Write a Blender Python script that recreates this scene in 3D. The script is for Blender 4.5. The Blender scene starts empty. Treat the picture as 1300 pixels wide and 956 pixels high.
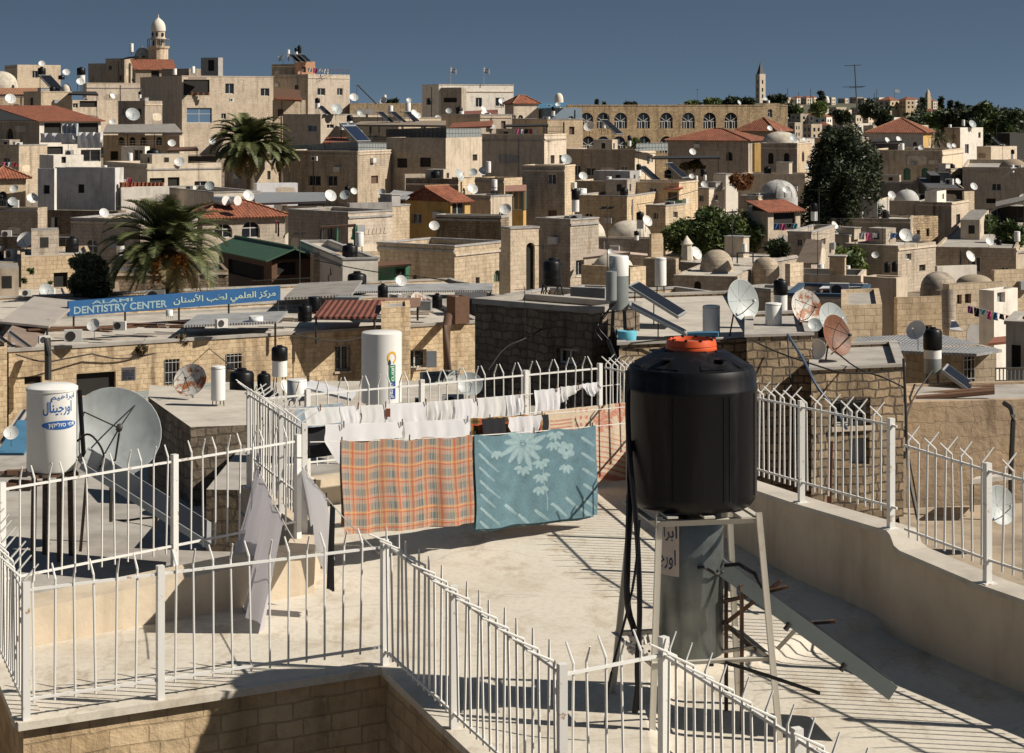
import bpy, math, random
from mathutils import Vector, Matrix, noise
R = random.Random(11)
PI = math.pi
F, HY, ZC = 2500.0, 140.0, 5.0          # lens in photo pixels, horizon row, eye height above the terrace floor
SC = bpy.context.scene
COL = SC.collection
def P(px, py, d): return Vector(((px-650)/F*d, d, ZC-(py-HY)/F*d))
def PX(px, d): return (px-650)/F*d
def PZ(py, d): return ZC-(py-HY)/F*d
def M(npx, d): return npx*d/F            # pixels to metres at distance d
# ------------------------------------------------------------------ materials
MATS = {}
class NT:
    def __init__(s, name):
        s.m = bpy.data.materials.new(name); s.m.use_nodes = True
        s.t = s.m.node_tree; s.b = s.t.nodes['Principled BSDF']
    def n(s, typ, **kw):
        x = s.t.nodes.new(typ)
        for k, v in kw.items():
            if k.startswith('_'): setattr(x, k[1:], v)
            else:
                k2 = int(k[1:]) if k[0] == 'i' and k[1:].isdigit() else k.replace('__', ' ')
                x.inputs[k2].default_value = v
        return x
    def l(s, a, b): s.t.links.new(a, b)
    def ramp(s, fac, stops):
        r = s.n('ShaderNodeValToRGB'); e = r.color_ramp.elements
        while len(e) < len(stops): e.new(.5)
        for q, (p, c) in zip(e, stops): q.position = p; q.color = (*c, 1)
        s.l(fac, r.inputs[0]); return r.outputs[0]
    def mix(s, fac, a, b, mode='MIX'):
        x = s.n('ShaderNodeMix', _data_type='RGBA', _blend_type=mode)
        for v, i in ((fac, 0), (a, 6), (b, 7)):
            if hasattr(v, 'is_linked'): s.l(v, x.inputs[i])
            elif i == 0: x.inputs[0].default_value = v
            else: x.inputs[i].default_value = (*v, 1)
        return x.outputs[2]
    def noise(s, co, scale, detail=4, rough=.55, stretch=None):
        if stretch:
            mp = s.n('ShaderNodeMapping'); mp.inputs['Scale'].default_value = stretch; s.l(co, mp.inputs[0]); co = mp.outputs[0]
        x = s.n('ShaderNodeTexNoise', Scale=scale, Detail=detail, Roughness=rough); s.l(co, x.inputs['Vector']); return x.outputs['Fac']
    def bump(s, h, st, dist):
        x = s.n('ShaderNodeBump', Strength=st, Distance=dist); s.l(h, x.inputs['Height']); s.l(x.outputs[0], s.b.inputs['Normal'])
    def co(s, k='Object'):
        return s.n('ShaderNodeTexCoord').outputs[k]
    def geo(s): return s.n('ShaderNodeNewGeometry').outputs['Position']
def mul(c, k): return tuple(x*k for x in c)
def masonry(name, c1, c2, mortar, bw=.5, bh=.27, ms=.018, rough=.9, bump=.5, rubble=0., stain=.5):
    if name in MATS: return MATS[name]
    t = NT(name); uv = t.co('UV'); g = t.geo()
    vec = uv
    if rubble:
        nz = t.n('ShaderNodeTexNoise', Scale=2.2, Detail=2); t.l(uv, nz.inputs['Vector'])
        s1 = t.n('ShaderNodeVectorMath', _operation='SUBTRACT'); t.l(nz.outputs['Color'], s1.inputs[0]); s1.inputs[1].default_value = (.5, .5, .5)
        s2 = t.n('ShaderNodeVectorMath', _operation='SCALE'); t.l(s1.outputs[0], s2.inputs[0]); s2.inputs['Scale'].default_value = rubble
        s3 = t.n('ShaderNodeVectorMath', _operation='ADD'); t.l(uv, s3.inputs[0]); t.l(s2.outputs[0], s3.inputs[1]); vec = s3.outputs[0]
    br = t.n('ShaderNodeTexBrick', _offset=.5, _squash=.8, _squash_frequency=3, Scale=1.0)
    br.inputs['Color1'].default_value = (*c1, 1); br.inputs['Color2'].default_value = (*c2, 1); br.inputs['Mortar'].default_value = (*mortar, 1)
    br.inputs['Mortar Size'].default_value = ms; br.inputs['Mortar Smooth'].default_value = .3; br.inputs['Bias'].default_value = 0.
    br.inputs['Brick Width'].default_value = bw; br.inputs['Row Height'].default_value = bh
    t.l(vec, br.inputs['Vector'])
    big = t.noise(g, .35, 5, .6); fine = t.noise(g, 5., 5, .65); streak = t.noise(g, 1.0, 4, .6, (1.6, 1.6, .22))
    c = t.mix(stain, br.outputs['Color'], t.ramp(big, [(.3, (.62, .57, .52)), (.5, (1, 1, 1)), (.72, (1.18, 1.1, 1.0))]), 'MULTIPLY')
    c = t.mix(.75, c, t.ramp(fine, [(.28, (.6, .57, .54)), (.5, (1, 1, 1)), (.75, (1.15, 1.13, 1.1))]), 'MULTIPLY')
    c = t.mix(min(1, stain+.25), c, t.ramp(streak, [(.28, (.42, .39, .36)), (.5, (1, 1, 1))]), 'MULTIPLY')
    oi = t.n('ShaderNodeObjectInfo').outputs['Random']
    c = t.mix(.85, c, t.ramp(oi, [(0, (.74, .74, .76)), (.25, (1.0, .99, 1.0)), (.5, (1.15, 1.14, 1.13)), (.75, (1.0, .95, .88)), (1, (1.22, 1.17, 1.08))]), 'MULTIPLY')
    t.l(c, t.b.inputs['Base Color']); t.b.inputs['Roughness'].default_value = rough
    ad = t.n('ShaderNodeMath', _operation='MULTIPLY_ADD'); t.l(br.outputs['Fac'], ad.inputs[0]); ad.inputs[1].default_value = -.7; t.l(fine, ad.inputs[2])
    t.bump(ad.outputs[0], bump, .03)
    MATS[name] = t.m; return t.m
def plain(name, c, rough=.8, var=.25, scale=3., bump=.0, metal=0., streak=0., spec=None, big=.0):
    if name in MATS: return MATS[name]
    t = NT(name); g = t.geo()
    f = t.noise(g, scale, 5, .62)
    col = t.mix(1., c, t.ramp(f, [(.25, (1-var,)*3), (.5, (1, 1, 1)), (.75, (1+var*.5,)*3)]), 'MULTIPLY')
    if streak:
        s = t.noise(g, 1.4, 4, .6, (1.8, 1.8, .2))
        col = t.mix(streak, col, t.ramp(s, [(.32, (.45, .4, .36)), (.5, (1, 1, 1))]), 'MULTIPLY')
    if big:
        s = t.noise(g, .5, 5, .65)
        col = t.mix(big, col, t.ramp(s, [(.33, (.5, .47, .45)), (.52, (1, 1, 1))]), 'MULTIPLY')
    t.l(col, t.b.inputs['Base Color']); t.b.inputs['Roughness'].default_value = rough; t.b.inputs['Metallic'].default_value = metal
    if bump: t.bump(t.noise(g, scale*4, 4, .6), bump, .02)
    if spec is not None: t.b.inputs['Specular IOR Level'].default_value = spec
    MATS[name] = t.m; return t.m
def tiles(name, c1, c2):
    if name in MATS: return MATS[name]
    t = NT(name); uv = t.co('UV'); g = t.geo()
    w = t.n('ShaderNodeTexWave', _wave_type='BANDS', _bands_direction='X', Scale=1.05, Distortion=.15, Detail=1.); t.l(uv, w.inputs['Vector'])
    br = t.n('ShaderNodeTexBrick', _offset=0., Scale=1.0); t.l(uv, br.inputs['Vector'])
    br.inputs['Color1'].default_value = (*c1, 1); br.inputs['Color2'].default_value = (*c2, 1); br.inputs['Mortar'].default_value = (*mul(c1, .45), 1)
    br.inputs['Brick Width'].default_value = .3; br.inputs['Row Height'].default_value = .36; br.inputs['Mortar Size'].default_value = .03
    c = t.mix(.8, br.outputs['Color'], t.ramp(t.noise(g, .9, 5, .65), [(.3, (.55, .5, .48)), (.5, (1, 1, 1)), (.75, (1.2, 1.1, 1.0))]), 'MULTIPLY')
    t.l(c, t.b.inputs['Base Color']); t.b.inputs['Roughness'].default_value = .85
    t.bump(w.outputs['Fac'], .8, .06); MATS[name] = t.m; return t.m
def corrugated(name, c, scale=2.6, rough=.5, metal=.3):
    if name in MATS: return MATS[name]
    t = NT(name); uv = t.co('UV'); g = t.geo()
    w = t.n('ShaderNodeTexWave', _wave_type='BANDS', _bands_direction='X', Scale=scale, Distortion=.0); t.l(uv, w.inputs['Vector'])
    col = t.mix(.8, c, t.ramp(t.noise(g, 1.2, 5, .65), [(.3, (.55, .5, .46)), (.5, (1, 1, 1)), (.75, (1.15, 1.15, 1.15))]), 'MULTIPLY')
    t.l(col, t.b.inputs['Base Color']); t.b.inputs['Roughness'].default_value = rough; t.b.inputs['Metallic'].default_value = metal
    t.bump(w.outputs['Fac'], 1., .05); MATS[name] = t.m; return t.m
def rusty(name, c, rust=(.30, .11, .04), lo=.48, hi=.58, scale=2.5, rough=.6):
    if name in MATS: return MATS[name]
    t = NT(name); g = t.co('Object')
    f = t.noise(g, scale, 6, .7)
    col = t.mix(t.ramp(f, [(lo, (0, 0, 0)), (hi, (1, 1, 1))]), c, rust)
    t.l(col, t.b.inputs['Base Color']); t.b.inputs['Roughness'].default_value = rough
    MATS[name] = t.m; return t.m
def vcol(name, rough=.95, sheen=0.):
    if name in MATS: return MATS[name]
    t = NT(name); a = t.n('ShaderNodeVertexColor', _layer_name='Col'); g = t.co('Object')
    c = t.mix(.6, a.outputs[0], t.ramp(t.noise(g, 30., 3, .7), [(.25, (.8, .8, .8)), (.75, (1.1, 1.1, 1.1))]), 'MULTIPLY')
    t.l(c, t.b.inputs['Base Color']); t.b.inputs['Roughness'].default_value = rough
    t.bump(t.noise(g, 120., 2), .3, .004)
    MATS[name] = t.m; return t.m
def cloth(name, c, trans=.25):
    if name in MATS: return MATS[name]
    t = NT(name); t.b.inputs['Base Color'].default_value = (*c, 1); t.b.inputs['Roughness'].default_value = .95
    tr = t.n('ShaderNodeBsdfTranslucent'); tr.inputs[0].default_value = (*c, 1)
    mx = t.n('ShaderNodeMixShader'); mx.inputs[0].default_value = trans
    t.l(t.b.outputs[0], mx.inputs[1]); t.l(tr.outputs[0], mx.inputs[2])
    out = t.t.nodes['Material Output']; t.l(mx.outputs[0], out.inputs[0])
    t.bump(t.noise(t.co('Object'), 60., 2), .2, .004)
    MATS[name] = t.m; return t.m
def leaf(name, c1, c2, trans=.2):
    if name in MATS: return MATS[name]
    t = NT(name); g = t.geo()
    rnd = t.n('ShaderNodeNewGeometry').outputs['Random Per Island']
    col = t.mix(1., t.ramp(rnd, [(0, c1), (1, c2)]), t.ramp(t.noise(g, .9, 3), [(.3, (.65, .7, .6)), (.7, (1.3, 1.25, 1.1))]), 'MULTIPLY')
    t.l(col, t.b.inputs['Base Color']); t.b.inputs['Roughness'].default_value = .6
    tr = t.n('ShaderNodeBsdfTranslucent'); t.l(col, tr.inputs[0])
    mx = t.n('ShaderNodeMixShader'); mx.inputs[0].default_value = trans
    t.l(t.b.outputs[0], mx.inputs[1]); t.l(tr.outputs[0], mx.inputs[2]); t.l(mx.outputs[0], t.t.nodes['Material Output'].inputs[0])
    MATS[name] = t.m; return t.m
def glass(name, c, rough=.12, spec=.5):
    if name in MATS: return MATS[name]
    t = NT(name); t.b.inputs['Base Color'].default_value = (*c, 1); t.b.inputs['Roughness'].default_value = rough
    t.b.inputs['Specular IOR Level'].default_value = spec
    MATS[name] = t.m; return t.m
# stones (real albedo)
ST = masonry('limestone_pale', (.56, .475, .37), (.48, .405, .31), (.41, .345, .265), stain=.38)
ST2 = masonry('limestone_warm', (.54, .44, .315), (.45, .36, .245), (.37, .295, .205), stain=.42)
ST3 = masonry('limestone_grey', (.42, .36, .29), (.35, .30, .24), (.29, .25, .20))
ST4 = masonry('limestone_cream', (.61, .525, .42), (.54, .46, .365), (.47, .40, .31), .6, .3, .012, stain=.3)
RUB = masonry('rubble_stone', (.50, .385, .24), (.33, .25, .16), (.22, .17, .12), .42, .24, .024, bump=1., rubble=.22, stain=.6)
OLD = masonry('old_wall_stone', (.57, .455, .30), (.43, .33, .21), (.385, .30, .195), .38, .21, .010, bump=.8, rubble=.12, stain=.8)
RUBN = masonry('near_rubble_stone', (.43, .335, .225), (.25, .195, .13), (.12, .095, .07), .31, .19, .022, bump=1., rubble=.17, stain=.75)
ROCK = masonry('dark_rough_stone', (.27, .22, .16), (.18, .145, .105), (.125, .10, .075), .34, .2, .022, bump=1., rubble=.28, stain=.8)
LEDGE = masonry('ledge_stone', (.52, .42, .285), (.43, .335, .215), (.38, .295, .195), .33, .155, .008, bump=1., rubble=.07, stain=.75)
PL_C = plain('plaster_cream', (.60, .515, .40), .9, .18, 2., .15, streak=.35, big=.25)
PL_W = plain('plaster_white', (.70, .65, .57), .9, .15, 2., .1, streak=.3, big=.2)
PL_G = plain('cement_grey', (.33, .315, .30), .9, .22, 1.5, .2, streak=.5, big=.3)
PL_B = plain('plaster_beige', (.50, .42, .325), .9, .2, 1.6, .15, streak=.45, big=.35)
PL_Y = plain('plaster_ochre', (.50, .32, .11), .9, .15, 1.6, .1, streak=.4, big=.3)
DOME = plain('dome_plaster', (.53, .48, .40), .9, .25, 1.2, .2, streak=.5, big=.5)
CONC = plain('roof_concrete', (.36, .335, .30), .92, .3, 1.8, .25, big=.55)
CONCW = plain('roof_pale', (.47, .43, .37), .92, .25, 1.8, .2, big=.5)
TAR = plain('roof_tar', (.075, .075, .08), .85, .3, 2., .2, big=.3)
TILE = tiles('terracotta_tiles', (.30, .10, .05), (.19, .065, .036))
TILE2 = tiles('faded_tiles', (.37, .18, .10), (.29, .14, .08))
IRON = plain('dark_iron', (.03, .028, .026), .6, .2, 4.)
RUSTIRON = rusty('rusted_iron', (.06, .05, .045), (.17, .08, .04), .4, .6, 6.)
WHITE = rusty('white_paint_metal', (.68, .67, .64), (.33, .22, .14), .60, .67, 11., .5)
GREYP = plain('grey_paint_metal', (.30, .31, .31), .5, .15, 3., metal=.2)
def black_plastic():
    t = NT('black_plastic'); g = t.geo(); s = t.noise(g, 3.2, 5, .65, (2.2, 2.2, .16)); f = t.noise(g, 9., 5, .7)
    m_ = t.n('ShaderNodeMath', _operation='MULTIPLY'); t.l(t.ramp(s, [(.5, (0, 0, 0)), (.72, (1, 1, 1))]), m_.inputs[0]); t.l(f, m_.inputs[1])
    c = t.mix(m_.outputs[0], (.0055, .0055, .007), (.036, .034, .032)); t.l(c, t.b.inputs['Base Color']); t.b.inputs['Roughness'].default_value = .42; t.b.inputs['Specular IOR Level'].default_value = .22
    t.bump(t.noise(g, 5., 3, .5), .08, .02); return t.m
BLACKP = black_plastic()
BOILW = plain('white_enamel', (.72, .71, .68), .4, .06, 2., streak=.12)
BOILG = plain('galvanised_grey', (.27, .29, .285), .45, .15, 2., metal=.35)
DISHM = plain('dish_white', (.60, .60, .58), .45, .1, 3., streak=.15)
DISHG = plain('dish_grey', (.36, .39, .39), .5, .12, 3., streak=.2)
PANEL = glass('solar_glass', (.010, .011, .015), .35, .15)
PVBLUE = masonry('pv_cells', (.012, .022, .05), (.014, .026, .06), (.30, .31, .32), 1.5, .9, .05, .35, .0, 0., 0.)
PANE = glass('window_glass', (.018, .02, .024), .15)
PANEB = glass('blue_glass', (.10, .17, .27), .2)
DARK = plain('dark_interior', (.018, .016, .014), .9, .3, 2.)
WOOD = plain('brown_wood', (.13, .065, .035), .7, .3, 5.)
WOODG = plain('weathered_wood', (.24, .19, .145), .85, .35, 6.)
GREEN = plain('green_paint', (.03, .12, .07), .6, .2, 3.)
GREENR = plain('green_sheet', (.045, .10, .06), .6, .2, 2.)
METALR = corrugated('corrugated_zinc', (.45, .45, .45))
METALG = corrugated('corrugated_grey', (.30, .28, .255), 2., .7, .0)
PLASTIC_W = plain('white_tarp', (.62, .62, .64), .5, .15, 3.)
BLUE_T = plain('blue_tarp', (.06, .17, .28), .6, .25, 2.)
SIGNB = plain('sign_blue', (.012, .085, .23), .5, .12, 1.5)
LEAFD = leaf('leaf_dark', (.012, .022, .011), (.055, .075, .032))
LEAFD2 = leaf('leaf_dark_lit', (.02, .032, .015), (.06, .074, .034))  # lighter copy of leaf_dark; sunlit clumps put into the colour
LEAFM2 = leaf('leaf_mid_lit', (.06, .09, .025), (.16, .20, .06))  # lighter copy of leaf_mid; sunlit look is in the colour
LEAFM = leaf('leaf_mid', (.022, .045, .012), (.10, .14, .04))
LEAFO = leaf('leaf_olive', (.04, .055, .025), (.10, .11, .06))
LEAFP = leaf('leaf_palm', (.042, .058, .02), (.125, .135, .055), .15)
LEAFPD = leaf('leaf_palm_dry', (.10, .075, .03), (.20, .15, .06), .1)
BARK = plain('bark', (.10, .075, .055), .95, .35, 6., .4)
ORANGE = plain('orange_plastic', (.62, .09, .02), .4, .08, 3.)
# ------------------------------------------------------------------ mesh builder
class MB:
    def __init__(s): s.v = []; s.f = []; s.uv = []; s.mi = []; s.sm = []; s.col = None
    def poly(s, pts, uv=None, m=0, sm=False):
        i = len(s.v); pts = [Vector(p) for p in pts]; s.v += pts; s.f.append(tuple(range(i, i+len(pts))))
        if uv is None:
            n = Vector((0, 0, 0))
            for k in range(len(pts)):
                a, b = pts[k], pts[(k+1) % len(pts)]
                n += Vector(((a.y-b.y)*(a.z+b.z), (a.z-b.z)*(a.x+b.x), (a.x-b.x)*(a.y+b.y)))
            h = math.hypot(n.x, n.y)
            if h > abs(n.z)*1e-3 and h > 1e-12:
                tx, ty = -n.y/h, n.x/h
                k = 1/max(.25, h/max(n.length, 1e-9))
                if abs(n.z) > h*3: uv = [(p.x*tx+p.y*ty, -(p.x*n.x+p.y*n.y)/h) for p in pts]
                else: uv = [(p.x*tx+p.y*ty, p.z*k) for p in pts]
            else: uv = [(p.x, p.y) for p in pts]
        s.uv += uv; s.mi.append(m); s.sm.append(sm)
    def shared(s, verts, faces, m=0, sm=True):
        i = len(s.v); s.v += [Vector(p) for p in verts]
        for f in faces:
            s.f.append(tuple(i+k for k in f)); s.mi.append(m); s.sm.append(sm)
            s.uv += [(verts[k][0]+verts[k][1], verts[k][2]) for k in f]
    def box(s, c, sz, yaw=0., m=0, pitch=None):
        x, y, z = sz[0]/2, sz[1]/2, sz[2]/2
        rot = Matrix.Rotation(yaw, 3, 'Z')
        if pitch: rot = rot @ Matrix.Rotation(pitch, 3, 'X')
        c = Vector(c)
        q = [c + rot @ Vector((a, b, d)) for a, b, d in ((-x,-y,-z),(x,-y,-z),(x,y,-z),(-x,y,-z),(-x,-y,z),(x,-y,z),(x,y,z),(-x,y,z))]
        for f in ((0,1,5,4),(1,2,6,5),(2,3,7,6),(3,0,4,7),(4,5,6,7),(3,2,1,0)): s.poly([q[k] for k in f], m=m)
    def prism(s, base, z0, z1, m=0, mt=None):
        n = len(base)
        for k in range(n):
            a, b = base[k], base[(k+1) % n]
            s.poly([(a[0], a[1], z0), (b[0], b[1], z0), (b[0], b[1], z1), (a[0], a[1], z1)], m=m)
        s.poly([(p[0], p[1], z1) for p in base], m=m if mt is None else mt)
        s.poly([(p[0], p[1], z0) for p in reversed(base)], m=m)
    def slab(s, pts, th, m=0):
        """a plate of any orientation: outline pts, thickness th along -normal"""
        pts = [Vector(p) for p in pts]
        n = (pts[1]-pts[0]).cross(pts[2]-pts[1]).normalized(); low = [p-n*th for p in pts]
        s.poly(pts, m=m); s.poly(list(reversed(low)), m=m); k = len(pts)
        for i in range(k): j = (i+1) % k; s.poly([pts[i], low[i], low[j], pts[j]], m=m)
    def tube(s, pts, r, n=6, m=0, cap=True, sm=True):
        pts = [Vector(p) for p in pts]; rs = r if isinstance(r, (list, tuple)) else [r]*len(pts)
        vs = []; L = len(pts)
        for i, p in enumerate(pts):
            t = (pts[min(i+1, L-1)]-pts[max(i-1, 0)]).normalized()
            a = t.cross(Vector((0, 0, 1)) if abs(t.z) < .95 else Vector((1, 0, 0))).normalized(); b = t.cross(a)
            for k in range(n):
                w = 2*PI*(k+.5)/n; vs.append(p+(a*math.cos(w)+b*math.sin(w))*rs[i])
        fs = [(i*n+k, i*n+(k+1) % n, (i+1)*n+(k+1) % n, (i+1)*n+k) for i in range(L-1) for k in range(n)]
        if cap: fs += [tuple(range(n-1, -1, -1)), tuple((L-1)*n+k for k in range(n))]
        s.shared(vs, fs, m, sm and n > 4)
    def lathe(s, prof, o, n=24, m=0, sm=True, axis=None, arc=None):
        """profile (r, h) turned round an axis through o"""
        o = Vector(o); q = Vector((0, 0, 1)).rotation_difference(axis) if axis is not None else None
        vs = []; fs = []
        for r, h in prof:
            for k in range(n):
                w = 2*PI*k/n; v = Vector((r*math.cos(w), r*math.sin(w), h))
                vs.append(o+(q @ v if q else v))
        for i in range(len(prof)-1):
            for k in range(n): fs.append((i*n+k, i*n+(k+1) % n, (i+1)*n+(k+1) % n, (i+1)*n+k))
        if prof[0][0] > 1e-4: fs.append(tuple(range(n-1, -1, -1)))
        if prof[-1][0] > 1e-4: fs.append(tuple((len(prof)-1)*n+k for k in range(n)))
        s.shared(vs, fs, m, sm)
    def build(s, name, mats, parent=None):
        me = bpy.data.meshes.new(name); o = bpy.data.objects.new(name, me)
        og = ORG.get(parent.name, Vector()) if parent else (ORIG0 if ORIG0 is not None else Vector())
        me.from_pydata([tuple(v-og) for v in s.v], [], s.f)
        me.uv_layers.new(name='UVMap'); fl = [c for u in s.uv for c in u]
        me.uv_layers[0].data.foreach_set('uv', fl)
        me.polygons.foreach_set('material_index', s.mi); me.polygons.foreach_set('use_smooth', s.sm)
        if s.col:
            at = me.color_attributes.new('Col', 'FLOAT_COLOR', 'POINT')
            at.data.foreach_set('color', [c for q in s.col for c in (*q, 1)])
        for q in (mats if isinstance(mats, (list, tuple)) else [mats]): me.materials.append(q)
        if any(s.sm): me.set_sharp_from_angle(angle=math.radians(40))
        COL.objects.link(o)
        if parent: o.parent = parent; ORG[o.name] = og
        return o
ORG = {}; ORIG0 = None
def T(name, label, cat, loc=(0, 0, 0), group=None):
    o = bpy.data.objects.new(name, None); o.empty_display_size = .2; COL.objects.link(o)
    o.location = loc; ORG[o.name] = Vector(loc); tag(o, label, cat, group); return o
def tag(o, label, cat, group=None, kind=None):
    if label: o['label'] = label
    if cat: o['category'] = cat
    if group: o['group'] = group
    if kind: o['kind'] = kind
    return o
def struct(mb, name, mats): return tag(mb.build(name, mats), None, None, None, 'structure')
KIDS = {}
def dup(root, loc, rz=0., sc=1., label=None, group=None):
    def cp(o, par):
        c = o.copy(); COL.objects.link(c); c.parent = par
        for ch in o.children: cp(ch, c)
        return c
    c = root.copy(); COL.objects.link(c); c.location = loc; c.rotation_euler = (0, 0, rz); c.scale = (sc,)*3 if not isinstance(sc, tuple) else sc
    for ch in root.children: cp(ch, c)
    if label: c['label'] = label
    if group: c['group'] = group
    return c
USED = set()
def inst(proto, loc, rz, sc, label, group):
    """the first call moves the prototype itself, later calls copy it"""
    if proto.name not in USED:
        USED.add(proto.name); proto.location = loc; proto.rotation_euler = (0, 0, rz)
        proto.scale = (sc,)*3 if not isinstance(sc, tuple) else sc
        proto['label'] = label; proto['group'] = group; return proto
    return dup(proto, loc, rz, sc, label, group)
# ------------------------------------------------------------------ camera, light
SUN_EL, SUN_AZ = math.radians(39), math.radians(100)     # azimuth clockwise from +Y; 90 = +X
S = Vector((math.sin(SUN_AZ)*math.cos(SUN_EL), math.cos(SUN_AZ)*math.cos(SUN_EL), math.sin(SUN_EL)))
cd = bpy.data.cameras.new('camera'); cam = bpy.data.objects.new('camera', cd); COL.objects.link(cam)
cam.location = (0, 0, ZC); cam.rotation_euler = (PI/2, 0, 0)
cd.sensor_width = 36; cd.sensor_fit = 'HORIZONTAL'; cd.lens = F/1300*36; cd.shift_y = -(478-HY)/1300; cd.clip_end = 9000; cd.clip_start = .1
SC.camera = cam
w = bpy.data.worlds.new('World'); SC.world = w; w.use_nodes = True
sky = w.node_tree.nodes.new('ShaderNodeTexSky'); sky.sky_type = 'NISHITA'; sky.sun_disc = False
sky.sun_elevation = SUN_EL; sky.sun_rotation = SUN_AZ; sky.altitude = 780; sky.air_density = 1.0; sky.dust_density = .0; sky.ozone_density = 2.0
bg = w.node_tree.nodes['Background']; bg.inputs[1].default_value = .05
_tc = w.node_tree.nodes.new('ShaderNodeTexCoord'); _ad = w.node_tree.nodes.new('ShaderNodeVectorMath'); _ad.operation = 'MULTIPLY_ADD'; _ad.inputs[1].default_value = (1, 1, 4.2); _ad.inputs[2].default_value = (0, 0, .24)
w.node_tree.links.new(_tc.outputs['Generated'], _ad.inputs[0]); _nm = w.node_tree.nodes.new('ShaderNodeVectorMath'); _nm.operation = 'NORMALIZE'
w.node_tree.links.new(_ad.outputs[0], _nm.inputs[0]); w.node_tree.links.new(_nm.outputs[0], sky.inputs[0])
_hs = w.node_tree.nodes.new('ShaderNodeHueSaturation'); _hs.inputs['Saturation'].default_value = .84; _hs.inputs['Hue'].default_value = .488; _hs.inputs['Value'].default_value = .84
w.node_tree.links.new(sky.outputs[0], _hs.inputs['Color']); w.node_tree.links.new(_hs.outputs[0], bg.inputs[0])
sl = bpy.data.lights.new('sun', 'SUN'); so = bpy.data.objects.new('sun', sl); COL.objects.link(so)
sl.energy = 5.0; sl.angle = math.radians(.5); sl.color = (1, .92, .80)
so.rotation_euler = S.to_track_quat('Z', 'Y').to_euler(); so.location = (30, -10, 40)
SC.view_settings.view_transform = 'Standard'; SC.view_settings.look = 'None'; SC.view_settings.exposure = .36; SC.view_settings.gamma = 1
SC.render.engine = 'CYCLES'; SC.cycles.max_bounces = 5; SC.cycles.diffuse_bounces = 3; SC.cycles.glossy_bounces = 2; SC.cycles.transparent_max_bounces = 6
# ================================================================== THE TERRACE (foreground)
def screed():
    t = NT('terrace_screed'); g = t.geo(); c = (.55, .505, .43)
    c = t.mix(1., c, t.ramp(t.noise(g, .7, 6, .68), [(.32, (.80, .76, .70)), (.5, (1, 1, 1)), (.7, (1.06, 1.05, 1.03))]), 'MULTIPLY')
    c = t.mix(.8, c, t.ramp(t.noise(g, 1.7, 8, .75, (1, .45, 1)), [(.36, (.72, .66, .58)), (.47, (1, 1, 1))]), 'MULTIPLY')
    c = t.mix(.7, c, t.ramp(t.noise(g, 14., 4, .7), [(.3, (.80, .78, .75)), (.5, (1, 1, 1)), (.7, (1.05, 1.05, 1.05))]), 'MULTIPLY')
    n = t.n('ShaderNodeTexNoise', Scale=1.3, Detail=4); t.l(g, n.inputs['Vector']); v = t.n('ShaderNodeVectorMath', _operation='MULTIPLY_ADD'); t.l(n.outputs['Color'], v.inputs[0]); v.inputs[1].default_value = (.9, .9, .9); t.l(g, v.inputs[2])
    vo = t.n('ShaderNodeTexVoronoi', _feature='DISTANCE_TO_EDGE', Scale=.42); t.l(v.outputs[0], vo.inputs['Vector'])
    c = t.mix(.3, c, t.ramp(vo.outputs['Distance'], [(0, (.45, .40, .34)), (.012, (1, 1, 1))]), 'MULTIPLY')
    sp = t.noise(g, 42., 2, .5); c = t.mix(.6, c, t.ramp(sp, [(.24, (.35, .3, .25)), (.30, (1, 1, 1))]), 'MULTIPLY')
    t.l(c, t.b.inputs['Base Color']); t.b.inputs['Roughness'].default_value = .92; t.bump(t.noise(g, 7., 6, .7), .22, .03); return t.m
FLOOR = screed()
PARAP = plain('terrace_render', (.53, .445, .335), .92, .14, 3., .3, streak=.3, big=.2)
V2 = lambda p: Vector((p[0], p[1], 0))
A0 = (-7.2, 17.2); P3 = (-2.28, 21.5); P1 = (-3.3, 24.4); BC = (1.25, 27.6)
R1 = (3.03, 21.0); R2 = (3.65, 19.4); R3 = (4.27, 17.9); R4 = (5.25, 15.9); R5 = (6.3, 13.6); R6 = (8.0, 9.9)
N0 = (-3.97, 16.0); NL = (-5.15, 19.1); N1 = (-1.13, 17.6); M1 = (.352, 13.54); M2 = (1.08, 14.03); M3 = (2.75, 9.4)
def off(a, b, k):
    """line a-b pushed k to its left"""
    d = (V2(b)-V2(a)).normalized(); n = Vector((-d.y, d.x, 0))*k
    return (a[0]+n.x, a[1]+n.y), (b[0]+n.x, b[1]+n.y)
# floor: main sheet with a sunken bay at the right front, rounded step between
mb = MB()
SK = -.15
step = [(R2[0]-.42, 19.35), (3.0, 19.02), (2.2, 18.35), (1.62, 18.0), (1.35, 17.75), (1.2, 17.3), (1.1, 16.2), (1.05, 14.6), (1.3, 12.0), (2.0, 9.6)]
back = [A0, (P3[0]-.3, P3[1]), P1, BC, R1, R2]
main = [A0, NL, N0, N1, M1, (1.06, 14.0)] 
mb.poly([(p[0], p[1], 0) for p in [NL, N0, N1, M1, (1.06, 14.0), (1.1, 16.2), (1.2, 17.3), (1.35, 17.75), (1.62, 18.0), (2.2, 18.35), (3.0, 19.02), (3.25, 19.35), (R2[0]+.1, R2[1]+.2), (R1[0]+.1, R1[1]+.1), (BC[0]+.1, BC[1]+.1), (P1[0]-.1, P1[1]+.1), (P3[0], P3[1]+.1), (-2.2, 21.6)]])
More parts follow.
